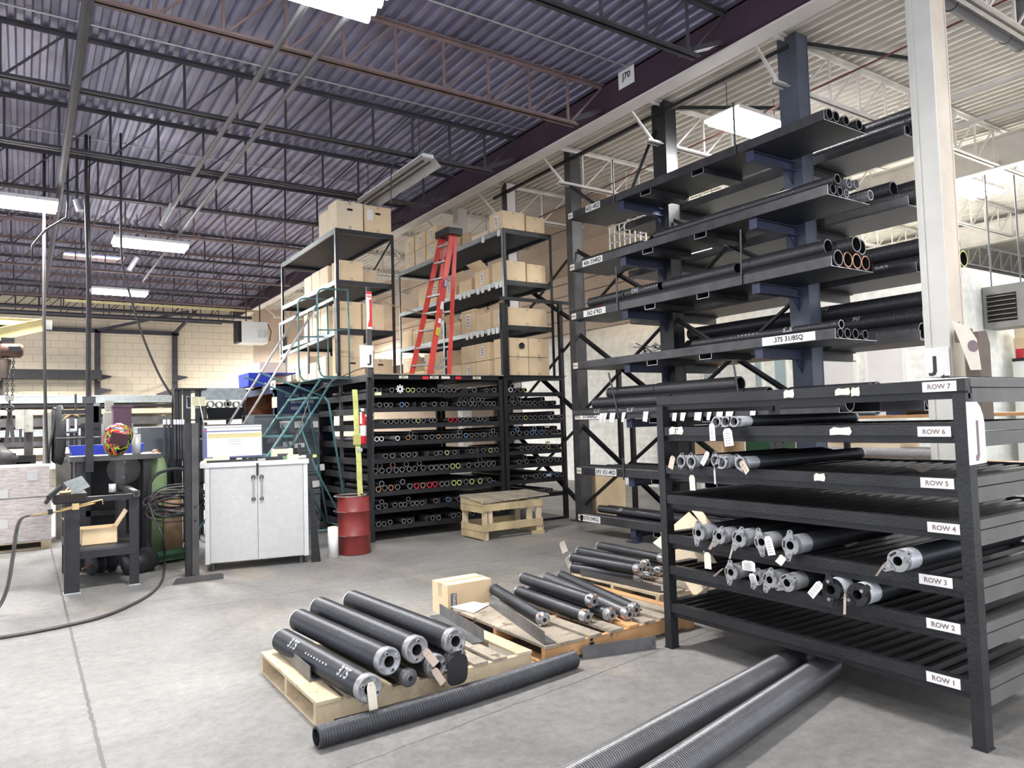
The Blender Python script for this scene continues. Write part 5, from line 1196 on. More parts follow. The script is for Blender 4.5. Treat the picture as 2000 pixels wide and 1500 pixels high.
# ================= stand with foot plate =================
t=thing('bar_stand','tall grey steel stand with long flat foot plate left of the white cupboard','stand',(1.55,8.5,0))
b=MB(); b.prism([(0,0),(.50,0),(.50,.05),(.46,.065),(.04,.065)],.012,'rackgrey',fr((1.29,8.36,0),(1,-.08,0),(0,0,1))); b.build('foot_plate',t)
b=MB(); b.box(1.53,1.60,8.60,8.64,0,1.68,'rackgrey'); b.box(1.47,1.53,8.62,8.70,0,1.68,'black'); b.bar((1.57,8.38,.02),(1.57,8.62,.02),.04,.03,'rackgrey'); b.build('upright',t)
b=MB(); b.path([(1.63,8.65,1.50),(1.66,8.63,1.50),(1.66,8.63,1.68),(1.62,8.66,1.95),(1.50,8.70,1.98),(1.50,8.70,1.85),(1.62,8.66,1.85)],.006,'galv'); b.build('wire_hook',t)
for z in (.77,.62):
    b=MB(); b.lathe([(0,.012),(.008,.012),(.012,0)],8,'steel',Matrix.Translation((1.56,8.598,z))@Matrix.Rotation(-PI/2,4,'Z')); b.build('bolt',t)
# ================= welding bench (front) =================
t=thing('welding_bench','black open steel welding bench with low shelf, front left','bench',(.67,9.1,0))
for x,y,w_,h in ((.34,8.59,.135,.90),(.93,8.64,.085,.93),(.37,9.85,.085,.90),(.94,9.9,.085,.90)):
    b=MB(); b.box(x,x+w_,y,y+w_*.9,.012,h,'black'); b.box(x-.01,x+w_+.01,y-.01,y+w_*.9+.01,0,.012,'galv'); b.build('leg',t)
b=MB(); b.box(.36,1.0,8.66,9.92,.40,.43,'steel'); 
for k in range(10): b.box(.36,1.0,8.72+.12*k,8.78+.12*k,.43,.433,'black')
b.build('shelf_plate',t)
b=MB(); b.box(.36,1.0,8.63,8.67,.33,.40,'black'); b.build('shelf_rail',t)
b=MB(); b.box(.25,1.01,8.60,8.66,.90,.955,'black'); b.box(.955,1.01,8.56,9.95,.93,.985,'black'); b.box(.965,1.0,8.555,8.562,.94,.975,'cut'); b.box(.95,1.015,8.558,8.562,.925,.99,'steel'); b.build('top_rail',t)
b=MB(); 
for x in (.24,.39): b.box(x,x+.145,8.55,9.1,.92,1.0,'black'); b.box(x+.01,x+.135,8.548,8.551,.93,.99,'cut')
b.build('box_section',t)
b=MB(); b.add([(.42,8.6,1.0),(.56,8.55,1.06),(.50,8.75,1.16),(.34,8.8,1.10),(.42,8.6,1.006),(.56,8.55,1.066),(.50,8.75,1.166),(.34,8.8,1.106)],[(0,3,2,1),(4,5,6,7),(0,1,5,4),(1,2,6,5),(2,3,7,6),(3,0,4,7)],'galvsp'); b.build('angle_offcut',label='bare steel angle offcut lying on the front welding bench',cat='offcut')
b=MB(); b.rod((.30,8.6,1.012),(.40,8.58,1.02),.016,'brass',8); b.rod((.35,8.6,1.02),(.38,8.66,1.05),.012,'brass',8); b.build('brass_fitting',label='brass fitting beside the angle offcut on front bench',cat='fitting')
b=MB(); b.bar((.20,8.5,.98),(.32,8.6,1.08),.03,.04,'rubber'); b.bar((.18,8.48,.93),(.22,8.52,.99),.025,.03,'steel'); b.build('welding_clamp',label='dark welding clamp at left end of the front bench',cat='clamp')
b=MB(); b.lathe([(0,0),(0,.035),(.09,.035),(.09,.03)],16,'grate',Matrix.Translation((.80,9.0,.957)),axis='z'); b.build('tin_can',label='small grey can standing at the back of front bench rail',cat='can')
b=MB(); b.path([(.05,8.5,.82),(.3,8.48,.845),(.55,8.46,.89),(.60,8.46,.90)],.010,'brass',8); b.path([(.3,8.48,.86),(.62,8.46,.92),(.66,8.46,.93),(.67,8.46,.88)],.008,'brass',8); b.box(.40,.46,8.44,8.49,.85,.91,'brass'); b.box(.2,.24,8.46,8.5,.82,.87,'rubber'); b.build('cutting_torch',label='brass cutting torch hung along the front of the welding bench',cat='torch')
b=MB()
P=[(.05,8.5,.82),(-.02,8.5,.80),(-.06,8.45,.70),(-.09,8.35,.45),(-.13,8.2,.2),(-.2,8.0,.06),(-.32,7.6,.02),(-.45,7.2,.015)]
def smooth(P,k=6):
    P=[V(p) for p in P]; out=[]
    for i in range(len(P)-1):
        a=P[max(0,i-1)];b_=P[i];c=P[i+1];d=P[min(len(P)-1,i+2)]
        for j in range(k):
            u=j/k; out.append(.5*((2*b_)+(c-a)*u+(2*a-5*b_+4*c-d)*u*u+(3*b_-a-3*c+d)*u**3))
    out.append(P[-1]); return out
b.path(smooth(P),.009,'hosered',8); b.path([p+V((.018,0,.006)) for p in smooth(P)],.009,'hosegreen',8); b.build('torch_hose',label='paired red and green hose curving down from the torch at left',cat='hose')
o=carton(.50,.83,8.85,9.15,.435,.60,'small open carton on the lower shelf of welding bench',m='card',grp=None,flaps=True)
# wire spools below
for i,(x,y,lab) in enumerate(((.72,9.55,'black wire spool under the bench, left one with a stub axle'),(1.12,9.35,'black plastic wrapped reel under bench beside the cart wheel'))):
    b=MB(); X=Matrix.Translation((x,y,.13 if i==0 else .12))@Matrix.Rotation(.5,4,'Z')
    if i==0: b.lathe([(-.1,0),(-.1,.12),(-.08,.12),(-.08,.07),(0,.07),(0,.12),(.02,.12),(.02,.08),(.12,.08),(.12,.125),(.14,.125),(.14,0)],22,'rubber',X,True); b.rod(tuple(X@V((-.1,0,0))),tuple(X@V((-.2,0,-.03))),.015,'copper')
    else: b.lathe([(-.2,0),(-.2,.08),(-.17,.12),(.1,.12),(.16,.09),(.18,0)],22,'black',X,True)
    b.build('wire_spool',label=lab,cat='spool')
# rear table with helmet
t=thing('steel_table','high black steel table carrying the painted welding helmet','table',(.9,10.3,0))
for x,y in ((.52,9.95),(.62,10.7),(1.22,9.95),(1.25,10.7),(.93,10.0)):
    b=MB(); b.box(x,x+.09,y,y+.09,0,1.27,'black'); b.build('leg',t)
b=MB(); b.box(.45,1.42,9.9,10.85,1.27,1.33,'rackgrey'); b.build('top',t)
b=MB(); b.box(.6,1.25,10.7,10.75,.55,.62,'black'); b.build('stretcher',t)
b=MB(); b.box(.60,.68,9.82,9.90,1.15,2.0,'black'); b.box(.57,.70,9.80,9.9,1.95,2.03,'steel'); b.box(.36,.64,9.84,9.9,1.83,1.88,'black'); b.rod((.30,9.85,1.55),(.75,9.85,1.55),.012,'steel'); b.build('fixture_post',t)
hx,hy,hz=.94,9.95,1.515
t=thing('welding_helmet','welding helmet with wild multicoloured paint and dark red visor','helmet',(hx,hy,1.335))
b=MB(); HX=Matrix.Translation((hx,hy,hz))@Matrix.Rotation(.25,4,'Y')
prof=[(-.205,.02),(-.195,.06),(-.16,.105),(-.09,.14),(0,.158),(.08,.158),(.135,.135),(.175,.09),(.195,.035),(.197,0)]
b.lathe(prof,32,'helmet',HX,axis='z'); b.v=[(v[0],(v[1]-hy)*1.15+hy,v[2]) for v in b.v]; b.build('shell',t)
b=MB(); b.box(-.085,.085,-.192,-.15,-.05,.065,'visor',HX); b.build('visor',t,label='dark red glossy visor')
b=MB(); 
for q in ((-.095,.095,-.189,-.14,.065,.075),(-.095,.095,-.189,-.14,-.06,-.05),(-.095,-.085,-.189,-.14,-.06,.075),(.085,.095,-.189,-.14,-.06,.075)): b.box(*q,'rubber',HX)
b.build('visor_frame',t)
b=MB(); b.lathe([(0,0),(0,.18),(.004,.18),(.004,0)],24,'clear',fr((hx+.05,9.80,1.16),(0,-1,0),(0,0,1))@Matrix.Rotation(0,4,'X')); b.build('clear_guard',label='clear round plastic guard hanging below the painted helmet',cat='guard')
b=MB(); b.lathe([(0,0),(0,.05),(.24,.05),(.24,0)],20,'grate',Matrix.Translation((1.16,10.1,1.332)),axis='z'); b.build('tin_can',label='ribbed silver can right of the painted helmet',cat='can')
b=MB(); b.prism([(0,0),(.75,0),(.80,.20),(-.05,.20)],.3,'bluebin',fr((.52,10.95,1.25),(1,0,0),(0,0,1))); b.build('plastic_bin',label='blue plastic bin behind the helmet table',cat='bin')
b=MB(); b.box(.55,1.3,10.9,11.5,0,1.25,'rackdk'); b.build('bin_stand',label='dark steel stand carrying blue bin behind the helmet table',cat='stand')
b=MB(); b.box(1.10,1.34,12.2,12.5,0,1.97,'maroon'); b.box(1.08,1.36,12.18,12.5,1.97,2.0,'maroon'); b.build('tall_bin',label='tall maroon bin behind the painted helmet',cat='bin')
# ================= gas cylinder cart =================
t=thing('gas_cylinder','tall green gas cylinder on a green two-wheeled cart','cylinder',(1.46,10.3,0))
b=MB(); b.lathe([(.06,0),(.06,.135),(1.12,.135),(1.24,.11),(1.30,.06),(1.31,.05)],28,'green',Matrix.Translation((1.40,10.3,0)),axis='z'); b.build('shell',t)
b=MB(); b.lathe([(1.30,.05),(1.35,.045),(1.37,.02),(1.37,0)],16,'copper',Matrix.Translation((1.40,10.3,0)),axis='z'); b.build('valve_cap',t)
b=MB(); b.lathe([(0.06,0),(.06,.11),(.72,.11),(.82,.05),(.82,0)],20,'brown',Matrix.Translation((1.58,10.15,0)),axis='z'); b.build('gas_cylinder',label='shorter brown gas cylinder beside green one on the cart',cat='cylinder')
t=thing('cylinder_cart','green two-wheeled cylinder cart with bent black handle','cart',(1.5,9.9,0))
for x,y in ((1.20,9.55),(1.72,9.75)):
    b=MB(); b.lathe([(-.03,.03),(-.03,.13),(.03,.13),(.03,.03)],24,'rubber',Matrix.Translation((x,y,.13))@Matrix.Rotation(.3,4,'Z')); b.lathe([(-.032,0),(-.032,.06)],16,'greend',Matrix.Translation((x,y,.13))@Matrix.Rotation(.3,4,'Z'),False); b.build('wheel',t)
b=MB(); b.bar((1.22,9.6,.14),(1.72,9.78,.14),.05,.05,'greend'); b.bar((1.3,9.8,.05),(1.75,9.95,.05),.3,.02,'greend'); b.build('axle_bed',t)
b=MB(); b.path(smooth([(1.24,9.75,.1),(1.26,9.78,.85),(1.30,9.78,1.03),(1.42,9.8,1.11),(1.62,9.85,1.12),(1.74,9.88,1.0),(1.72,9.86,.5),(1.68,9.85,.12)]),.018,'rubber',8); b.build('handle',t)
# hose coil
b=MB()
for i in range(13):
    a=R.uniform(-.25,.25); cx=1.52+R.uniform(-.06,.05); cz=.76+R.uniform(-.09,.07); rx=R.uniform(.22,.33); rz=R.uniform(.07,.17)
    P=[(cx+rx*math.cos(q)*1.0,9.45+.06*math.sin(q*2+i)+R.uniform(-.005,.005)+.008*i,cz+rz*math.sin(q)+a*rx*math.cos(q)) for q in [2*PI*k/28 for k in range(28)]]
    b.path(P,.011,['hose','hosered','hose','hosegreen'][i%4],6,closed=True)
b.build('hose_coil',label='tangled coil of dark gas hose hung on the cylinder cart',cat='hose')
P=[fl(297,985,.75),]; b=MB()
pts=[(1.08,9.2,.85),(1.10,9.05,.7),(1.20,8.95,.45)]
g=[fl(*q,.012) for q in ((322,1100),(318,1130),(300,1155),(260,1180),(200,1205),(130,1222),(60,1236),(0,1246),(-60,1256))]
a_=ony(292,985,9.2); b_=ony(300,1010,9.1); c_=ony(318,1050,9.0)
P=smooth([a_,b_,c_,V((g[0].x+.0,g[0].y,.08))]+g[1:]); b.path(P,.011,'hose',8); b.path([p+V((.0,.022,.003)) for p in P],.010,'hosered',8); b.build('floor_hose',label='long paired hose sweeping across concrete from the cart to left edge',cat='hose')
# ================= far left machines =================
t=thing('wrapped_load','pallet load of boxes in clear stretch film at far left','pallet load',(-.3,12.9,0))
x0,x1,y0,y1=-1.1,.33,12.28,13.4
b=MB()
b.box(x0,x1,y0,y1,.125,.72,'wrapw'); b.box(x0,x1-.02,y0+.02,y1,.735,1.16,'wrapw'); b.build('cartons',t)
b=MB(); b.box(x0-.01,x1+.01,y0-.012,y1+.01,.11,1.165,'film'); b.build('stretch_film',t)
b=MB(); b.box(x0,x1,y0,y1,.10,.12,'wood'); b.box(x0,x1,y0,y0+.1,0,.02,'wood')
for x in (x0,x0+.62,x1-.12): b.box(x,x+.12,y0,y1,.02,.10,'wood')
b.build('pallet',t)
for px,py in ((63,930),(5,965),(5,1025)):
    p=ony(px,py,y0-.02); b=MB(); b.box(p.x-.06,p.x+.06,y0-.02,y0-.016,p.z-.06,p.z+.06,'paper'); b.build('label_sheet',t)
def px_box(b,x0,y0,x1,y1,Y,d,m):
    p=ony(x0,y0,Y); q=ony(x1,y1,Y); b.box(min(p.x,q.x),max(p.x,q.x),Y,Y+d,min(p.z,q.z),max(p.z,q.z),m)
t=thing('drill_press','old grey drill press behind the wrapped load','machine',(.1,14.5,0))
b=MB(); px_box(b,30,800,62,838,14.5,.35,'machine'); b.build('head',t)
b=MB(); p=ony(48,800,14.45); p2=ony(56,838,14.45); b.rod((p2.x,14.5,p2.z-.05),(p2.x,14.5,p.z),.06,'machine',14); b.build('motor',t)
b=MB(); p=ony(56,838,14.6); b.rod((p.x,14.6,0),(p.x,14.6,p.z),.065,'rackgrey',14); b.build('column',t)
b=MB(); p=ony(40,838,14.45); b.rod((p.x,14.45,p.z-.22),(p.x,14.45,p.z),.02,'steel',8); b.build('spindle',t)
b=MB(); px_box(b,-10,892,70,908,14.4,.6,'rackdk'); b.build('table',t)
b=MB(); px_box(b,0,905,60,925,14.4,.5,'rackdk'); b.build('base',t)
t=thing('chop_saw','dark pipe cutting machine left of the drill press','machine',(-.3,13.9,0))
b=MB(); p=ony(10,880,13.9); b.lathe([(0,.0),(0,.12),(.3,.11),(.3,0)],20,'rackgrey',Matrix.Translation((p.x-.12,13.9,p.z))@Matrix.Rotation(.7,4,'Y')); b.build('motor',t)
b=MB(); px_box(b,-10,892,22,912,13.8,.3,'black'); b.box(-.6,-.1,13.85,14.2,0,p.z-.05,'rackdk'); b.build('base',t)
t=thing('disc_sander','tall disc machine with dark round guard seen edge-on','machine',(.62,13.2,0))
b=MB(); p=ony(110,850,13.2); b.lathe([(-.04,0),(-.04,.42),(.04,.47),(.06,.47),(.06,0)],28,'rubber',Matrix.Translation((p.x,13.3,p.z))@Matrix.Rotation(.12,4,'Z')); b.build('guard',t)
b=MB(); px_box(b,84,806,100,905,13.2,.2,'machine'); b.box(.42,.72,13.2,13.6,0,1.3,'machine'); b.build('body',t)
b=MB(); q=[ony(x,y,13.1) for x,y in ((103,798),(108,803),(104,840),(96,875),(94,905))]; b.path(smooth(q),.02,'rackgrey',8); b.build('duct',t)
t=thing('pipe_clamp_rig','dark clamping rig with twin polished tubes left of the helmet table','machine',(.75,11.8,0))
for px,ya,yb,w_,m in ((151,815,905,.03,'steel'),(148,770,960,.025,'rackgrey'),(140,845,905,.05,'black'),(163,830,1000,.06,'black'),(190,788,960,.10,'black')):
    p=ony(px,ya,11.8); q=ony(px,yb,11.8); b=MB(); b.box(p.x-w_/2,p.x+w_/2,11.8,11.86,max(0,q.z),p.z,m); b.build('bar',t)
for px in (133,149):
    p=ony(px,818,11.78); b=MB(); b.rod((p.x,11.78,p.z-.17),(p.x,11.78,p.z),.022,'chrome',10); b.build('polished_tube',t)
b=MB(); px_box(b,128,843,152,846,11.75,.12,'steel'); b.build('plate',t)
b=MB(); px_box(b,128,895,151,900,11.7,.3,'rackgrey'); px_box(b,158,827,195,836,11.75,.08,'black'); b.build('arm',t)
b=MB(); b.box(.85,1.4,11.75,12.1,0,1.15,'rackdk'); b.box(.55,.72,11.8,12.0,0,1.3,'rackdk'); b.build('base',t)
b=MB(); px_box(b,176,787,195,793,11.78,.12,'machine'); px_box(b,179,793,193,825,11.8,.1,'rackgrey'); b.build('head',t)
t=thing('milling_head','grey milling machine head rising behind the painted helmet','machine',(1.2,13.4,0))
b=MB(); px_box(b,207,782,222,803,13.4,.25,'machine'); b.build('motor',t)
b=MB(); px_box(b,204,806,246,838,13.4,.3,'machine'); b.box(1.05,1.5,13.45,13.8,0,1.75,'machine'); b.build('body',t)
for i,(px,lab) in enumerate(((140,'twist of brown paper on top of the polished tubes'),)):
    p=ony(px,812,11.78); b=MB(); b.add([(p.x-.12,11.75,p.z-.07),(p.x,11.72,p.z+.02),(p.x+.10,11.78,p.z-.02),(p.x+.02,11.8,p.z+.10),(p.x-.03,11.74,p.z+.06)],[(0,1,4),(1,2,3),(1,3,4),(4,1,0),(3,2,1),(4,3,1)],'card'); b.build('brown_paper',label=lab,cat='paper')
# ---- jib crane + hoist
t=thing('jib_crane','yellow jib crane arm with grey end stop at the left edge','crane',(-.3,13,0))
A,B_=ony(-300,717,13.0),ony(86,634,13.0)
b=MB(); b.ibeam(tuple(A),tuple(B_),.08,.19,.014,'yellow'); b.build('arm',t)
b=MB(); A2,B2=ony(-60,624,14.2),ony(82,631,14.2); b.ibeam(tuple(A2),tuple(B2),.08,.12,.012,'yellow'); b.build('stay',t)
b=MB(); px_box(b,88,625,102,643,12.95,.12,'machine'); b.build('end_stop',t)
b=MB(); b.rod((A.x,13.4,0),(A.x,13.4,4.2),.12,'yellow',16); b.build('mast',t)
t=thing('chain_hoist','electric chain hoist with brown body under the yellow crane arm','hoist',(-.2,12.9,2.5))
b=MB(); px_box(b,2,659,28,668,12.9,.12,'rackdk'); b.build('trolley',t)
b=MB(); c=ony(20,684,12.9); b.lathe([(-.15,0),(-.15,.08),(-.1,.11),(.12,.11),(.16,.07),(.16,0)],20,'hoistbr',Matrix.Translation((c.x,12.95,c.z))); b.box(c.x-.02,c.x+.13,12.83,12.86,c.z-.02,c.z+.05,'rackdk'); b.build('motor',t)
b=MB(); c=ony(8,720,12.9); b.lathe([(-.14,.06),(.12,.09),(.14,.08)],16,'leather',Matrix.Translation((c.x,12.95,c.z)),axis='z'); b.build('chain_bag',t)
a=ony(20,700,12.9); e=ony(19,782,12.9)
chain([(a.x-.03,12.9,a.z),(e.x-.03,12.9,e.z)],'left fall of the hoist chain above hook',link=.03,r=.006); chain([(a.x+.04,12.9,a.z),(e.x+.03,12.9,e.z)],'right fall of the hoist chain above hook',link=.03,r=.006)
b=MB(); b.path(smooth([(e.x,12.9,e.z),(e.x,12.9,e.z-.06),(e.x+.05,12.9,e.z-.11),(e.x,12.9,e.z-.16),(e.x-.05,12.9,e.z-.12)]),.014,'steel',8); b.box(e.x-.05,e.x+.05,12.87,12.93,e.z,e.z+.06,'machine'); b.build('load_hook',label='steel load hook at the end of the hoist chain',cat='hook')
b=MB(); q1=ony(12,870,12.9); q2=ony(26,865,12.9)
for q in (q1,q2): b.bar((e.x,12.9,e.z-.13),tuple(q),.05,.01,'rackgrey',up=(0,1,0))
b.build('lifting_sling',label='grey webbing sling hanging from the hoist hook',cat='sling')
# ---- hanging cables
for i,(pts,Y,r,lab) in enumerate(((((86,395),(86,600),(88,760),(92,905)),12.9,.022,'dark cable dropping from ceiling beside crane end stop'),(((168,385),(172,560),(171,700),(173,900)),11.9,.024,'pair of cables dropping left of the helmet'),(((236,455),(240,520),(255,580),(280,660),(310,730),(335,772)),11.6,.016,'thin cable slanting down to the parts shelf'))):
    P=[ony(a,c,Y) for a,c in pts]; top=P[0].copy(); top.z=5.9; b=MB(); b.path([top]+smooth(P,5),r,'hose',8)
    if i==1: b.path([top+V((.05,0,0))]+[p+V((.035,0,0)) for p in smooth(P,5)],.01,'hose',6)
    b.build('hanging_cable',label=lab,cat='cable')
b=MB(); q=[ony(x,y,12.2) for x,y in ((132,405),(130,425),(88,450),(63,480),(63,510))]; q=[V((q[0].x,12.2,5.9))]+q; b.path(q,.016,'rackgrey',8); b.build('hanging_conduit',label='bent pipe bracket hanging from ceiling at left',cat='pipe')
b=MB(); q=[ony(x,y,12.2) for x,y in ((150,390),(158,412))]; b.rod(q[0],q[1],.05,'galv',12,r2=.06); b.rod((q[0].x,12.2,5.92),q[0],.02,'joistd'); b.build('duct_spout',label='short pale spout pointing down from the ceiling at left',cat='duct')
b=MB(); q=[ony(x,y,12.5) for x,y in ((335,398),(314,440))]; b.rod(q[0],q[1],.03,'grate',10); b.rod((q[0].x,12.5,5.92),q[0],.008,'joistd'); b.build('bright_pipe',label='short bright white pipe end under the dark ceiling',cat='pipe')
b=MB(); q=[ony(x,y,16) for x,y in ((268,503),(252,528))]; b.rod(q[0],q[1],.05,'grate',10); b.rod((q[0].x,16,5.92),q[0],.008,'joistd'); b.build('bright_pipe',label='second bright pipe end below the middle lamp',cat='pipe')
b=MB(); q=[ony(x,y,9.2) for x,y in ((764,400),(764,335),(770,320),(785,318),(820,325),(890,345))]; b.path(smooth(q,4),.008,'joistd',6); b.build('lamp_cable',label='thin curved cable above the unlit lamp',cat='cable')
# ---- back wall furniture
t=thing('wall_frame','dark steel frame of posts and top rail against block wall','frame',(2,26.8,0))
for x in (-.62,1.97,4.27,8.0):
    b=MB(); b.box(x-.08,x+.08,26.85,26.99,0,4.95,'joistd'); b.build('post',t)
b=MB(); b.box(-12,4.4,26.85,26.99,4.85,4.97,'joistd'); b.build('top_rail',t)
b=MB(); b.bar((1.97,26.9,4.93),(4.3,24.6,5.35),.08,.08,'joistd'); b.bar((4.27,26.9,4.93),(4.5,24.6,5.35),.08,.08,'joistd'); b.build('brace',t)
for x in (1.97,4.27):
    for z in (3.3,2.86):
        b=MB(); b.prism([(0,0),(.35,.1),(.35,.14),(0,.2)],.05,'joistd',fr((x+.05,26.9,z),(1,-.3,0),(0,0,1))); b.build('bracket',t)
for i,(z,m,lab) in enumerate(((5.16,'joistd','upper of two dark pipes running in front of the back wall'),(5.0,'joistd','lower of two dark pipes running in front of back wall'))):
    b=MB(); b.rod((-12,24,z),(6.1,24,z),.05,m,8); b.build('wall_pipe',label=lab,cat='pipe')
b=MB(); b.bar((.9,22.5,5.15),(5.9,22.5,5.15),.05,.06,'yellow'); b.build('yellow_rail',label='pale yellow rail under the joists near the back wall',cat='rail')
for i,(a,c,z0,z1,m,d,lab) in enumerate(((-12,2.04,3.3,3.58,'rackdk',.5,'dark bundle of long bars racked high on the block wall'),(-12,4.05,2.55,2.79,'galvsp',.6,'long galvanised channel racked across the block wall'),(-12,4.05,2.2,2.36,'plank',.6,'long pale timber boards racked on the block wall'),(-12,4.05,2.42,2.5,'rackdk',.6,'thin dark bar between the channel and timber boards'),(-12,4.05,1.55,1.76,'galvsp',.6,'second galvanised channel racked lower on the wall'),(-12,4.05,1.0,1.2,'plank',.6,'lower pale timber boards racked on the wall'),(-12,4.05,.55,.8,'galv',.6,'bright steel stock on the lowest wall rack'),(-12,4.05,1.25,1.4,'steel',.6,'grey steel stock between timber and channel'),(-12,4.05,1.85,2.1,'rackgrey',.6,'dull grey bars below the timber boards'))):
    b=MB(); b.box(a,c,26.2,26.2+d,z0,z1,m)
    if m=='galvsp': b.box(a,c,26.18,26.2,z1-.03,z1,'galv')
    b.build('bar_stock',label=lab,cat='stock',group='bar stock on the back wall')
t=thing('stock_rack','dark cantilever stock rack standing along the block wall','rack',(0,26.5,0))
for x in (-.6,1.97,4.2):
    for z in (3.29,2.54,2.41,2.19,1.84,1.54,1.24,.99,.54):
        b=MB(); b.box(x-.04,x+.04,26.2,26.86,z-.05,z,'joistd'); b.build('arm',t)
t=thing('unit_heater','white wall heater hung high near back wall','heater',(5.6,22,4.1))
b=MB(); b.box(5.30,6.05,22,22.6,4.13,4.76,'siding'); b.build('casing',t)
b=MB(); b.box(5.20,5.30,22.02,22.58,4.15,4.76,'rackdk'); b.build('louvres',t)
b=MB(); b.box(5.72,5.95,21.9,22,4.3,4.5,'grate'); b.path([(6.05,22,4.7),(6.15,22,4.5),(6.1,22,4.2)],.015,'rackdk'); b.build('control_box',t)
b=MB(); b.rod((5.5,22.3,4.76),(5.5,22.3,5.9),.02,'joistd'); b.rod((5.9,22.3,4.76),(5.9,22.3,5.9),.02,'joistd'); b.build('hanger',t)
# ================= ceiling lamps =================
def lamp(x,y,z,lab,w_=1.22,d=.55,lit=True):
    t=thing('ceiling_lamp',lab,'lamp',(x,y,z),'ceiling lamps')
    b=MB(); b.box(x-w_/2,x+w_/2,y-d/2,y+d/2,z+.02,z+.035,'fixt'); 
    for s in (-1,1): b.bar((x-w_/2,y+s*(d/2+.005),z+.008),(x+w_/2,y+s*(d/2+.005),z+.008),.008,.05,'fixt')
    b.build('reflector',t)
    for k in range(4):
        yy=y-d/2+d*(k+.5)/4; b=MB(); b.rod((x-w_/2+.02,yy,z-.03),(x+w_/2-.02,yy,z-.03),.045,('lamp' if (y>5 or x>12) else 'lamp_dim') if lit else 'whitepl',8); b.build('tube',t)
    for s in (-1,1):
        b=MB(); b.rod((x+s*w_*.4,y,z+.03),(x+s*w_*.4,y,5.9),.005,'joistd',5); b.build('hanger',t)
LN=['bright lamp nearest, at top of the picture','bright lamp at left edge below pink joist','bright lamp in the middle distance, left of skylight row','farthest bright lamp near the back wall','lamp overhead near the camera','lamp at left outside the aisle','lamp behind the camera, left','lamp behind the camera, right','lamp far left behind the camera','bright lamp of the right bay above trays','bright lamp right of the cream column','lamp deep in right bay','lamp over the near right bay','lamp at the far right','lamp near the back wall hidden by shelving','lamp near the back wall left outside the picture']
for (x,y,z),l in zip(LAMPS,LN): lamp(x,y,z,l)
t=thing('ceiling_lamp','unlit long strip lamp hanging near plum beam above the ladder','lamp',(4.5,8.9,5.15))
b=MB(); b.box(4.42,4.58,8.55,10.85,5.17,5.22,'fixt'); b.add([(4.42,8.55,5.2),(4.30,8.55,5.08),(4.30,10.85,5.08),(4.42,10.85,5.2),(4.58,8.55,5.2),(4.70,8.55,5.08),(4.70,10.85,5.08),(4.58,10.85,5.2)],[(0,1,2,3),(4,7,6,5),(3,2,1,0),(5,6,7,4)],'fixt'); b.build('reflector',t)
for x in (4.45,4.55):
    b=MB(); b.rod((x,8.6,5.13),(x,10.8,5.13),.016,'rackgrey',8); b.build('tube',t)
for y in (8.8,10.6):
    b=MB(); b.rod((4.5,y,5.22),(4.5,y,5.9),.006,'joistd',5); b.build('hanger',t)
# sprinkler and rods in the right bay
for i,(p,q,r,m,lab) in enumerate((((9.2,1.0,5.3),(9.2,16,5.3),.035,'joistc','cream sprinkler pipe running away through the right bay'),((7.9,2.6,5.55),(7.9,12.5,5.3),.012,'redrod','thin dark red rod crossing the right bay'),((10.05,1,5.25),(10.05,16,5.25),.03,'joistc','second cream pipe right of the sprinkler pipe in right bay'))):
    b=MB(); b.rod(p,q,r,m,8); b.build('ceiling_rod',label=lab,cat='pipe')
t=thing('round_duct','grey round duct with elbow at top right corner','duct',(7.6,3.16,5.3))
P=[V((6.5,3.16,5.4)),V((7.6,3.16,5.4)),V((8.6,3.17,5.4))]
b=MB(); b.path(smooth([P[0],P[1],P[2],P[2]+V((.12,0,.04)),P[2]+V((.18,0,.5))]),.062,'pipeg',16); b.build('tube',t)
for f in (.35,.9):
    c=P[0].lerp(P[2],f); b=MB(); b.path([c-(P[2]-P[0]).normalized()*.012,c+(P[2]-P[0]).normalized()*.012],.068,'rackgrey',16); b.build('band',t)
# ================= pallets =================
def pallet(lab,x0,x1,y0,y1,zt,boards,m_deck,m_str,bot=3,name='wooden_pallet'):
    t=thing(name,lab,'pallet',((x0+x1)/2,(y0+y1)/2,0),'wooden pallets')
    h=zt-.036
    for y in (y0,(y0+y1)/2-.02,y1-.04):
        b=MB(); b.box(x0,x1,y,y+.04,.018,zt-.018,m_str); b.build('stringer',t)
    for a,w_,m in boards:
        b=MB(); dz=R.uniform(0,.002); b.box(a,a+w_,y0-.01,y1+.01,zt-.018,zt+dz,m); b.build('deck_board',t)
    for k in range(bot):
        x=x0+(x1-x0-.1)*k/(bot-1); b=MB(); b.box(x,x+.1,y0,y1,0,.018,m_deck); b.build('bottom_board',t)
    return t
pallet('pale pine pallet in front carrying the large black springs',1.30,2.71,3.90,4.98,.13,[(1.30,.14,'wood'),(1.47,.12,'wood2'),(1.64,.1,'wood'),(1.80,.11,'wood'),(1.97,.11,'wood2'),(2.13,.1,'wood'),(2.28,.10,'wood2'),(2.42,.10,'wood2'),(2.60,.11,'wood')],'wood','wood')
pallet('orange-sided pallet with dark worn panel carrying slimmer springs',2.82,4.22,3.90,5.12,.13,[(2.82,.33,'wood2'),(3.19,.11,'wood2'),(3.38,.12,'wood2'),(3.55,.10,'orange_wood'),(3.70,.11,'wood2'),(3.86,.10,'wood2'),(4.02,.1,'wood2'),(4.14,.08,'orange_wood')],'orange_wood','orange_wood')
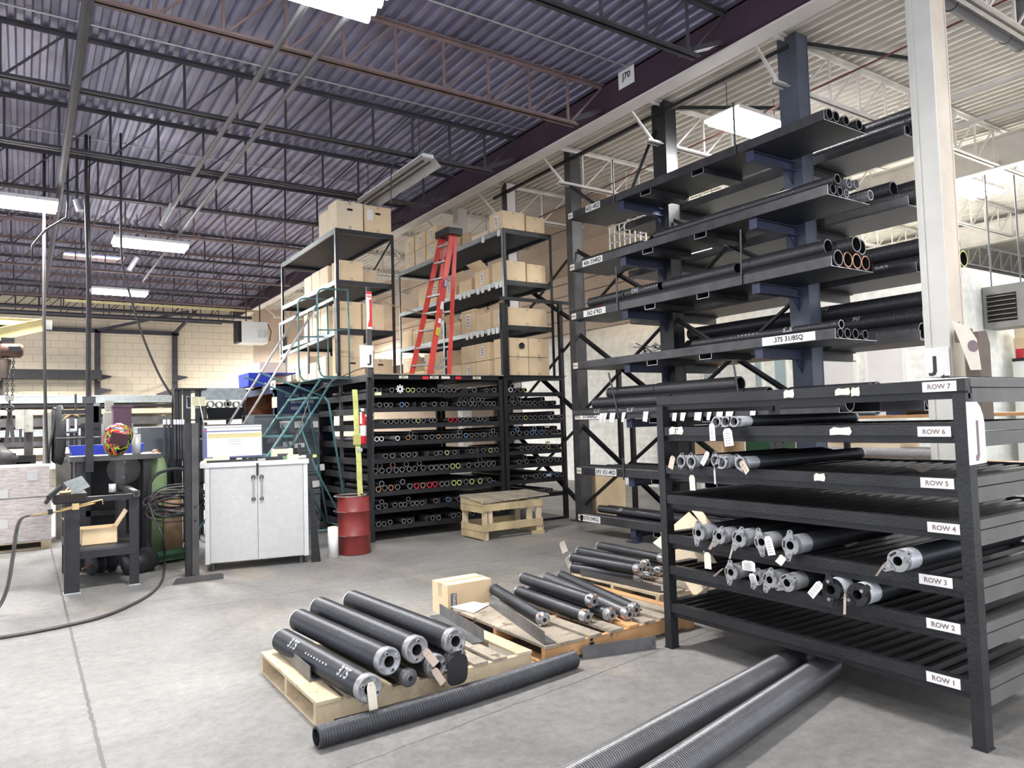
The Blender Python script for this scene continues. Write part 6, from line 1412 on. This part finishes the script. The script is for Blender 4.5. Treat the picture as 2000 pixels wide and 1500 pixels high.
pallet('rear grey pallet partly behind the rack post, piled with springs',4.36,5.6,4.40,5.56,.13,[(4.36,.14,'wood'),(4.54,.12,'wood2'),(4.74,.12,'wood2'),(4.92,.12,'wood'),(5.1,.12,'wood2'),(5.3,.12,'wood2'),(5.46,.14,'wood2')],'wood','wood')
# stencilled mark on the orange pallet
b=MB(); X=fr((3.21,3.895,.065),(1,0,0),(0,0,1)); b.lathe([(.0,0),(.0,.013)],12,'ink',X@Matrix.Translation((0,.038,.002))@Matrix.Rotation(PI/2,4,'Y'),False); b.add([(-.02,.02,.003),(.02,.02,.003),(.016,-.05,.003),(.004,-.05,.003),(0,-.01,.003),(-.004,-.05,.003),(-.016,-.05,.003)],[(0,6,5,4),(0,4,1),(1,4,3,2)],'ink',False,X)
o=[q for q in COL.objects if q.name.startswith('wooden_pallet')][1]; b.build('stencil_mark',o)
# ---- springs between two points
def bend(b,f):
    b.v=[f(V(v)) for v in b.v]; return b
def fspring(p,q,r,wire,lab,front,m='darkspr',back='lugs',stripe=None,n=26,rot=0,bendf=None,group='springs on pallets',k=4):
    p=V(p);q=V(q); L=(q-p).length; X=along(p,q)
    t=thing('torsion_spring',lab,'spring',(p.x,p.y,min(p.z,q.z)-r),group)
    b=MB(); coil(b,L-.03,r,wire,m,n,k,X=X@Matrix.Translation((.03,0,0)))
    if stripe:
        for s,d,ang,h in stripe:
            Xr=along(q,p); b.cyltext(s,Xr,r,h,'chalk',L-d,ang)
    if bendf: bend(b,bendf)
    b.build('coil',t)
    if front=='disc':
        b=MB(); Z=X@Matrix.Rotation(rot,4,'X')
        b.lathe([(.045,r*1.0),(.012,r*1.03),(0,r*.99),(-.004,r*.86),(0,r*.84),(0,r*.42)],32,'alu',Z); b.lathe([(0,r*.42),(.07,r*.40)],24,'cut',Z)
        for i in range(4):
            a=i*PI/2+.3; c=(0,r*.66*math.cos(a),r*.66*math.sin(a))
            if i%2: b.lathe([(-.012,0),(-.012,.011),(0,.013)],6,'chrome',Z@Matrix.Translation(c),False)
            else: b.lathe([(-.006,.006),(-.006,.013),(0,.014)],12,'alu',Z@Matrix.Translation(c)); b.lathe([(-.003,0),(-.003,.008)],10,'cut',Z@Matrix.Translation(c),False)
        if bendf: bend(b,bendf)
        b.build('end_plate',t)
    elif front=='wind':
        b=MB(); Z=X@Matrix.Rotation(rot,4,'X')
        vs=[];F=[];nn=24
        for x,ri in ((.035,1.0),(.02,1.02),(.0,1.0),(-.022,.72)):
            for i in range(nn):
                a=2*PI*i/nn; lobe=1+(.10*math.cos(4*a) if x<.02 else 0); vs.append((x,r*ri*lobe*math.cos(a),r*ri*lobe*math.sin(a)))
        for j in range(3):
            for i in range(nn): F.append((j*nn+i,j*nn+(i+1)%nn,(j+1)*nn+(i+1)%nn,(j+1)*nn+i))
        b.add(vs,F,'alu',True,Z); b.lathe([(-.022,r*.72),(-.024,r*.32)],24,'alu',Z,False); b.lathe([(-.0245,r*.33),(-.024,0)],16,'cut',Z,False)
        for i in range(4):
            a=i*PI/2+PI/4; b.lathe([(-.02,0),(-.02,.009),(.01,.011)],6,'chrome' if i%2 else 'copper',Z@Matrix.Translation((0,r*.95*math.cos(a),r*.95*math.sin(a))),False)
        b.build('winding_cone',t)
    if back=='lugs':
        b=MB(); Z=X@Matrix.Translation((L,0,0))@Matrix.Rotation(rot+.5,4,'X')
        b.lathe([(0,r*1.0),(.015,r*1.02),(.02,r*.6)],20,'alu',Z)
        for s in (1,-1): b.prism([(-.02,0),(.02,0),(.008,r*1.35),(-.008,r*1.35)],.006,'alu',Z@Matrix(((0,0,1,.012),(1,0,0,0),(0,s,0,0),(0,0,0,1))))
        b.build('end_cone',t)
    elif back=='plain':
        b=MB(); b.lathe([(0,r*.9),(.02,r*.9),(.02,r*.3)],20,'cream_tag',X@Matrix.Translation((L,0,0))); b.build('end_cap',t)
    return t
st=(('375',.17,.55,.055),('375',.82,.55,.055),('- - - - - - -',.5,.45,.010))
fspring((1.525,3.70,.206),(1.42,4.90,.206),.074,.012,'large black spring stencilled 375, leftmost on front pallet','disc',back='plain',stripe=(('375',.20,2.35,.062),('375',.90,2.35,.062),('- - - - - - - -',.55,2.5,.010)),n=32,rot=.2,group='large springs on the front pallet')
fspring((1.675,3.78,.298),(1.555,4.97,.298),.074,.012,'large plain dark spring, second from left on the front pallet','disc',back='plain',n=32,rot=.9,group='large springs on the front pallet')
fspring((1.85,3.79,.325),(1.74,5.10,.325),.075,.012,'large shiny scuffed spring, third on the front pallet','disc',m='darkspr',back='plain',n=32,rot=1.4,group='large springs on the front pallet')
fspring((2.10,3.79,.325),(2.0,5.15,.325),.073,.012,'large scuffed spring, rightmost on top of the front pallet','disc',back='plain',n=32,rot=.5,group='large springs on the front pallet')
fspring((1.985,3.81,.20),(1.90,5.0,.20),.066,.012,'lower spring with end plate under the third large one','disc',back='plain',n=28,rot=1.0,group='large springs on the front pallet')
fspring((2.15,3.87,.20),(2.10,5.0,.20),.066,.012,'lower spring mostly hidden beneath rightmost large one','disc',back='plain',n=28,rot=.4,group='large springs on the front pallet')
fspring((1.80,3.80,.18),(1.70,4.9,.18),.046,.0095,'small black-capped spring squeezed low between the big ones','',back='plain',n=24,group='large springs on the front pallet')
b=MB(); X=along((1.80,3.80,.18),(1.70,4.9,.18)); b.lathe([(.02,.052),(-.005,.052),(-.014,.045),(-.016,.016)],24,'anglest',X); b.lathe([(-.0165,.016),(-.017,0)],12,'cut',X,False); b.lathe([(-.015,.02),(-.02,.016)],12,'alu',X,False); o=[q for q in COL.objects if q.get('label','').startswith('small black-capped')][0]; b.build('black_cap',o)
b=MB(); P=ony(893,1308,3.74); X=fr((P.x,3.74,P.z),(1,0,.02),(0,-.1,1)); n=20; rr=[]
for i in range(n):
    a=2*PI*i/n; x=.068*math.copysign(abs(math.cos(a))**.6,math.cos(a)); y=.088*math.copysign(abs(math.sin(a))**.6,math.sin(a)); rr.append((x,y))
b.prism(rr,.006,'rubber',X); b.prism([(-.02,.08),(.02,.08),(.028,.11),(-.028,.11)],.006,'rubber',X); b.build('black_plate',label='glossy black rounded plate hanging under the rightmost large spring',cat='plate')
ptag2=lambda px,py,Y,w_,h_,ang,m,lab,txt=False,curl=0: None
def ytag(px,py,Y,w_,h_,ang,m,lab,txt=False,curl=.01):
    p=ony(px,py,Y); b=MB(); X=fr((p.x,Y,p.z),(1,0,0),(0,0,1))@Matrix.Rotation(ang,4,'Z'); n=6; vs=[]
    for i in range(n+1):
        v=h_/2-h_*i/n; k=w_/2*(.6 if i==0 else 1); vs+=[(-k,v,curl*(i/n)**2),(k,v,curl*(i/n)**2)]
    F=[(2*i,2*i+2,2*i+3,2*i+1) for i in range(n)]; b.add(vs,F,m,False,X); b.add([(a,c,d-.0008) for a,c,d in vs],[tuple(reversed(f)) for f in F],m,False,X)
    b.lathe([(.001,.0),(.001,.004)],8,'wood2',X@Matrix.Translation((0,h_*.4,0))@Matrix.Rotation(-PI/2,4,'Y'),False)
    if txt:
        for i in range(4): b.box(-w_*.3,w_*.25,h_*(.2-.13*i)-.001,h_*(.2-.13*i)+.001,.0012,.0018,'greyink',X)
    b.build('paper_tag',label=lab,cat='tag',group='paper tags on the springs')
ytag(727,1361,3.675,.048,.155,.10,'cream_tag','long cream tag hanging from leftmost large spring',curl=.0)
ytag(840,1283,3.75,.045,.115,.62,'ltag','pale printed tag slanting off the third large spring',True)
ytag(856,1320,3.76,.042,.105,.55,'ltag','pale printed tag below another at the lower end plate',True)
# pallet 2 springs
S2_=[((3.09,4.28,.179),(3.32,5.29,.179),.047,'worn spring leftmost on the orange pallet, slightly bowed'),
((3.37,4.14,.179),(3.43,5.08,.179),.048,'spring in front of the stacked pair on orange pallet'),
((3.53,4.06,.179),(3.62,5.12,.179),.047,'spring under the stacked one on the orange pallet'),
((3.475,4.19,.264),(3.53,5.15,.264),.048,'spring lying on top of two others on the orange pallet'),
((3.645,4.00,.179),(3.93,5.37,.179),.047,'long light-toned spring crossing the orange pallet'),
((3.77,4.06,.179),(4.08,5.34,.179),.046,'rightmost spring on the orange pallet')]
for i,(p,q,r,lab) in enumerate(S2_):
    bf=None
    if i==4:
        def bf(v): 
            f=(v.y-4.0)/1.37; return V((v.x+.045*math.sin(PI*min(1,max(0,f))*2),v.y,v.z))
    fspring(p,q,r,.0065,lab,'wind',m='greyspr' if i in (4,) else 'darkspr',n=22,rot=i*.5,k=3,group='springs on the orange pallet')
# pallet 3 springs
S3_=[((4.55,4.83,.18),(4.38,5.56,.18),'rear pallet spring lowest at left end'),
((4.70,4.86,.18),(4.55,5.60,.18),'rear pallet spring second along the bottom'),
((4.87,4.90,.18),(4.76,5.62,.18),'rear pallet spring third along the bottom'),
((4.49,4.77,.27),(4.40,5.58,.27),'rear pallet spring on second layer, left, ends forward'),
((4.68,4.87,.27),(4.66,5.80,.27),'rear pallet spring on second layer, middle'),
((4.99,4.97,.27),(5.02,5.9,.27),'rear pallet spring on the second layer, right'),
((5.06,4.92,.18),(5.02,5.7,.18),'rear pallet spring at bottom right'),
((5.2,5.1,.18),(5.20,5.95,.18),'rear pallet spring farthest back with hooked end')]
for i,(p,q,lab) in enumerate(S3_):
    fspring(p,q,.043,.0065,lab,'wind',n=18,rot=i*.7,k=3,group='springs on the rear pallet')
b=MB(); a,c=fl(1133,1118,.16),fl(1290,1152,.16); b.angle((a.x,a.y,.135),(c.x+.0,c.y,.135),.05,.055,.005,'rackgrey'); b.build('steel_angle',label='grey angle bar lying along the front of the rear pallet springs',cat='bar')
for px,py,Y,w_,h_,ang,lab in ((1100,1068,5.62,.07,.11,.3,'cream tag at far end of the rear pallet springs, upper'),(1112,1100,5.60,.07,.14,.4,'cream tag at far end of the rear pallet springs, lower'),(997,1158,5.15,.05,.06,.2,'cream tag at far end of the front stacked spring on orange pallet'),(1056,1130,5.25,.05,.07,-.3,'cream tag between the far ends of two orange pallet springs')):
    ytag(px,py,Y,w_,h_,ang,'cream_tag',lab)
# angle irons
for i,(a,c,h,sy,lab) in enumerate((((1.385,4.86,.134),(1.375,4.22,.134),.085,1,'short steel angle on left edge of the front pallet'),((2.655,5.02,.134),(2.555,4.22,.134),.085,-1,'dark steel angle lying at right side of front pallet'),((3.10,5.03,.134),(2.83,3.92,.134),.085,1,'long steel angle resting on the worn panel of orange pallet'),((3.10,3.86,.0),(3.64,3.72,.0),.085,1,'rusty steel angle on the floor before the orange pallet'))):
    b=MB(); b.angle(a,c,.085,h,.006,'anglest',sy=sy); b.build('steel_angle',label=lab,cat='angle iron')
b=MB(); P=[fl(x,y,.135) for x,y in ((880,1185),(925,1198),(955,1182),(925,1176))]; b.add([tuple(p+V((0,0,.002*i))) for i,p in enumerate(P)],[(0,1,2,3)],'paper'); b.add([tuple(p+V((0,0,.002*i-.0006))) for i,p in enumerate(P)],[(3,2,1,0)],'paper'); b.build('paper_sheet',label='white sheet of paper on the worn panel of the orange pallet',cat='paper')
# carton between the pallets
o=carton(2.91,3.33,5.36,5.64,0,.255 if False else .26,'taped brown carton with grey printed strip standing behind the two front pallets',m='card',grp=None)
bpy.data.objects.remove([c for c in o.children if c.name.startswith('tape')][0])
o.scale=(1,1,1)
b=MB(); b.box(2.905,3.335,5.47,5.53,.24,.2625,'tape'); b.build('tape',o); b=MB(); b.box(2.9085,2.9105,5.47,5.53,.15,.26,'tape'); b.build('tape',o)
b=MB(); b.box(2.935,2.985,5.352,5.357,.0,.19,'greycab'); b.text('TORSION',fr((2.96,5.351,.11),(0,0,-1),(1,0,0)),.028,'paper',.001); b.build('printed_strip',o)
b=MB(); b.box(3.02,3.14,5.53,5.59,.26,.262,'paper'); b.build('address_label',o)
# ---- loose springs on the floor
def longcoil(p,q,r,wire,lab,m,n=30,k=4):
    p=V(p);q=V(q);L=(q-p).length; b=MB(); coil(b,L,r,wire,m,n,k,X=along(p,q)); b.build('coil_spring',label=lab,cat='spring',group=None)
b=MB(); p,q=V((1.215,3.645,.0565)),V((2.955,3.765,.0565)); L=(q-p).length
coil(b,L,.056,.0155,'darkspr',30,5,X=along(p,q),ri=.042)
b.v=[(v[0],v[1]-.035*math.sin(PI*(v[0]-1.2)/1.75),v[2]) for v in b.v]; b.build('coil_spring',label='loose ribbed black coil lying on the floor along the front pallet',cat='spring')
longcoil((1.45,2.395,.0785),(4.02,2.862,.0785),.078,.0145,'long ribbed coil on the floor reaching under the rack, farther of two','greyspr')
longcoil((1.5,2.13,.0785),(4.03,2.66,.0785),.078,.0145,'long ribbed coil on the floor reaching under rack, nearer of two','greyspr')
# cardboard sheets behind front rack
t=thing('folded_cardboard','crumpled open cardboard sheets jammed behind the front rack post','cardboard',(4.3,4.2,0))
for i,pts in enumerate((((1275,1060,4.0),(1345,1000,4.1),(1385,1040,4.1),(1330,1100,4.0)),((1345,990,4.15),(1362,988,4.15),(1400,1035,4.1),(1388,1045,4.1)),((1290,1040,3.95),(1300,1095,3.95),(1400,1100,4.05),(1370,1050,4.1)),((1330,1125,4.0),(1390,1140,4.1),(1375,1165,4.1),(1355,1165,4.0)))):
    P=[onx(x,y,X_) for x,y,X_ in pts]; b=MB(); nrm=V((.006,0,0)); b.add([tuple(p) for p in P]+[tuple(p+nrm) for p in P],[(0,1,2,3),(7,6,5,4),(0,4,5,1),(1,5,6,2),(2,6,7,3),(3,7,4,0)],'card2'); b.build('flap',t)
# things seen through the racks in the right bay
t=thing('work_table','long table loaded with boxes behind the cantilever rack','table',(10,5,0))
b=MB(); b.box(9.6,10.6,3.0,9.5,.85,.90,'orange_wood'); b.build('top',t)
for y in (3.1,6.2,9.3):
    b=MB(); b.box(9.65,9.75,y,y+.1,0,.85,'rackdk'); b.build('leg',t)
def tb(x0,x1,y0,y1,z0,z1,m,name,lab,cat):
    b=MB(); b.box(x0,x1,y0,y1,z0,z1,m); b.build(name,label=lab,cat=cat)
tb(9.7,10.3,8.2,9.0,.905,1.35,'card','carton','brown carton on table glimpsed left of the sixth tray','box')
tb(9.7,10.3,7.2,7.7,.905,1.3,'greend','metal_box','dark green box glimpsed behind the cantilever rack','box')
tb(9.7,10.2,5.2,6.3,.905,1.15,'card2','carton','flat tan carton glimpsed between row 6 and row 5','box')
tb(9.8,10.2,5.16,5.42,1.532,1.74,'bluecab','metal_box','dark blue box seen between row 7 and row 6','box')
tb(9.6,10.5,3.0,9.0,1.49,1.53,'orange_wood','upper_shelf','timber shelf board seen between row 7 and row 6','shelf')
for y in (3.1,5.9,8.85):
    b=MB(); b.box(9.65,9.72,y,y+.07,.9,1.49,'rackdk'); b.build('leg',[q for q in COL.objects if q.name.startswith('upper_shelf')][0])
for i,(x,y) in enumerate(((10.18,6.02),(9.88,5.59))):
    b=MB(); b.pipe((x,y,1.652),(x,y+1.2,1.652),.12,.10,'bluespr',20,mi='tubelt'); b.build('blue_coil',label='blue coated coil seen under the ROW 7 beam, %s'%('left one','right one')[i],cat='spring')
for i,(x,y) in enumerate(((10.0,4.62),(9.78,4.50))):
    b=MB(); b.pipe((x,y,1.634),(x,y+.62,1.634),.10,.085,'tube',20,mi='inner'); b.build('dark_coil',label='dark coil on timber shelf beside cream column, %s'%('left one','right one')[i],cat='spring')
b=MB(); b.pipe((9.75,4.3,1.005),(9.75,6.6,1.005),.10,.085,'tubelt',20); b.build('silver_coil',label='long silvery coil on the table, seen between row 6 and row 5',cat='spring')
t=thing('grid_panel','small white wire grid seen high between the top two trays','grid',(8.8,9.3,4.6))
for k in range(8):
    y=8.86+.92*k/7; b=MB(); b.bar((8.8,y,4.58),(8.8,y,5.05),.02,.02,'whitepl'); b.build('wire',t)
for k in range(4):
    z=4.6+.15*k; b=MB(); b.bar((8.8,8.86,z),(8.8,9.78,z),.02,.02,'whitepl'); b.build('wire',t)
b=MB(); b.bar((8.8,9.3,5.05),(8.8,9.3,5.94),.02,.02,'joistc'); b.build('hanger',t)
for i,(y,z,lab) in enumerate(((8.6,2.62,'heap of bent metal offcuts seen under the 6RD tray'),(8.3,1.75,'heap of scrap metal seen above the 375x6 tray'))):
    b=MB(); rr=random.Random(i)
    for k in range(14):
        c=V((8.6+rr.uniform(-.1,.1),y+rr.uniform(-.25,.25),z+.05+rr.uniform(0,.12))); d=V((rr.uniform(-.1,.1),rr.uniform(-.2,.2),rr.uniform(-.08,.1))); b.bar(c-d,c+d,.03,.012,('galvsp','steel','rackdk')[k%3])
    b.build('scrap_heap',label=lab,cat='scrap')
    b=MB(); b.box(8.4,8.8,y-.6,y+.9,z-.06,z,'rackgrey'); b.box(8.55,8.62,y-.5,y-.43,0,z-.06,'rackdk'); b.box(8.55,8.62,y+.8,y+.87,0,z-.06,'rackdk'); b.build('scrap_bench',label='narrow dark bench under scrap metal, behind the cantilever rack, %s'%('taller','lower')[i],cat='bench')
tb(9.9,10.4,9.3,9.9,0,1.3,'siding','white_cabinet','white cabinet side glimpsed behind the bottom trays','cabinet')
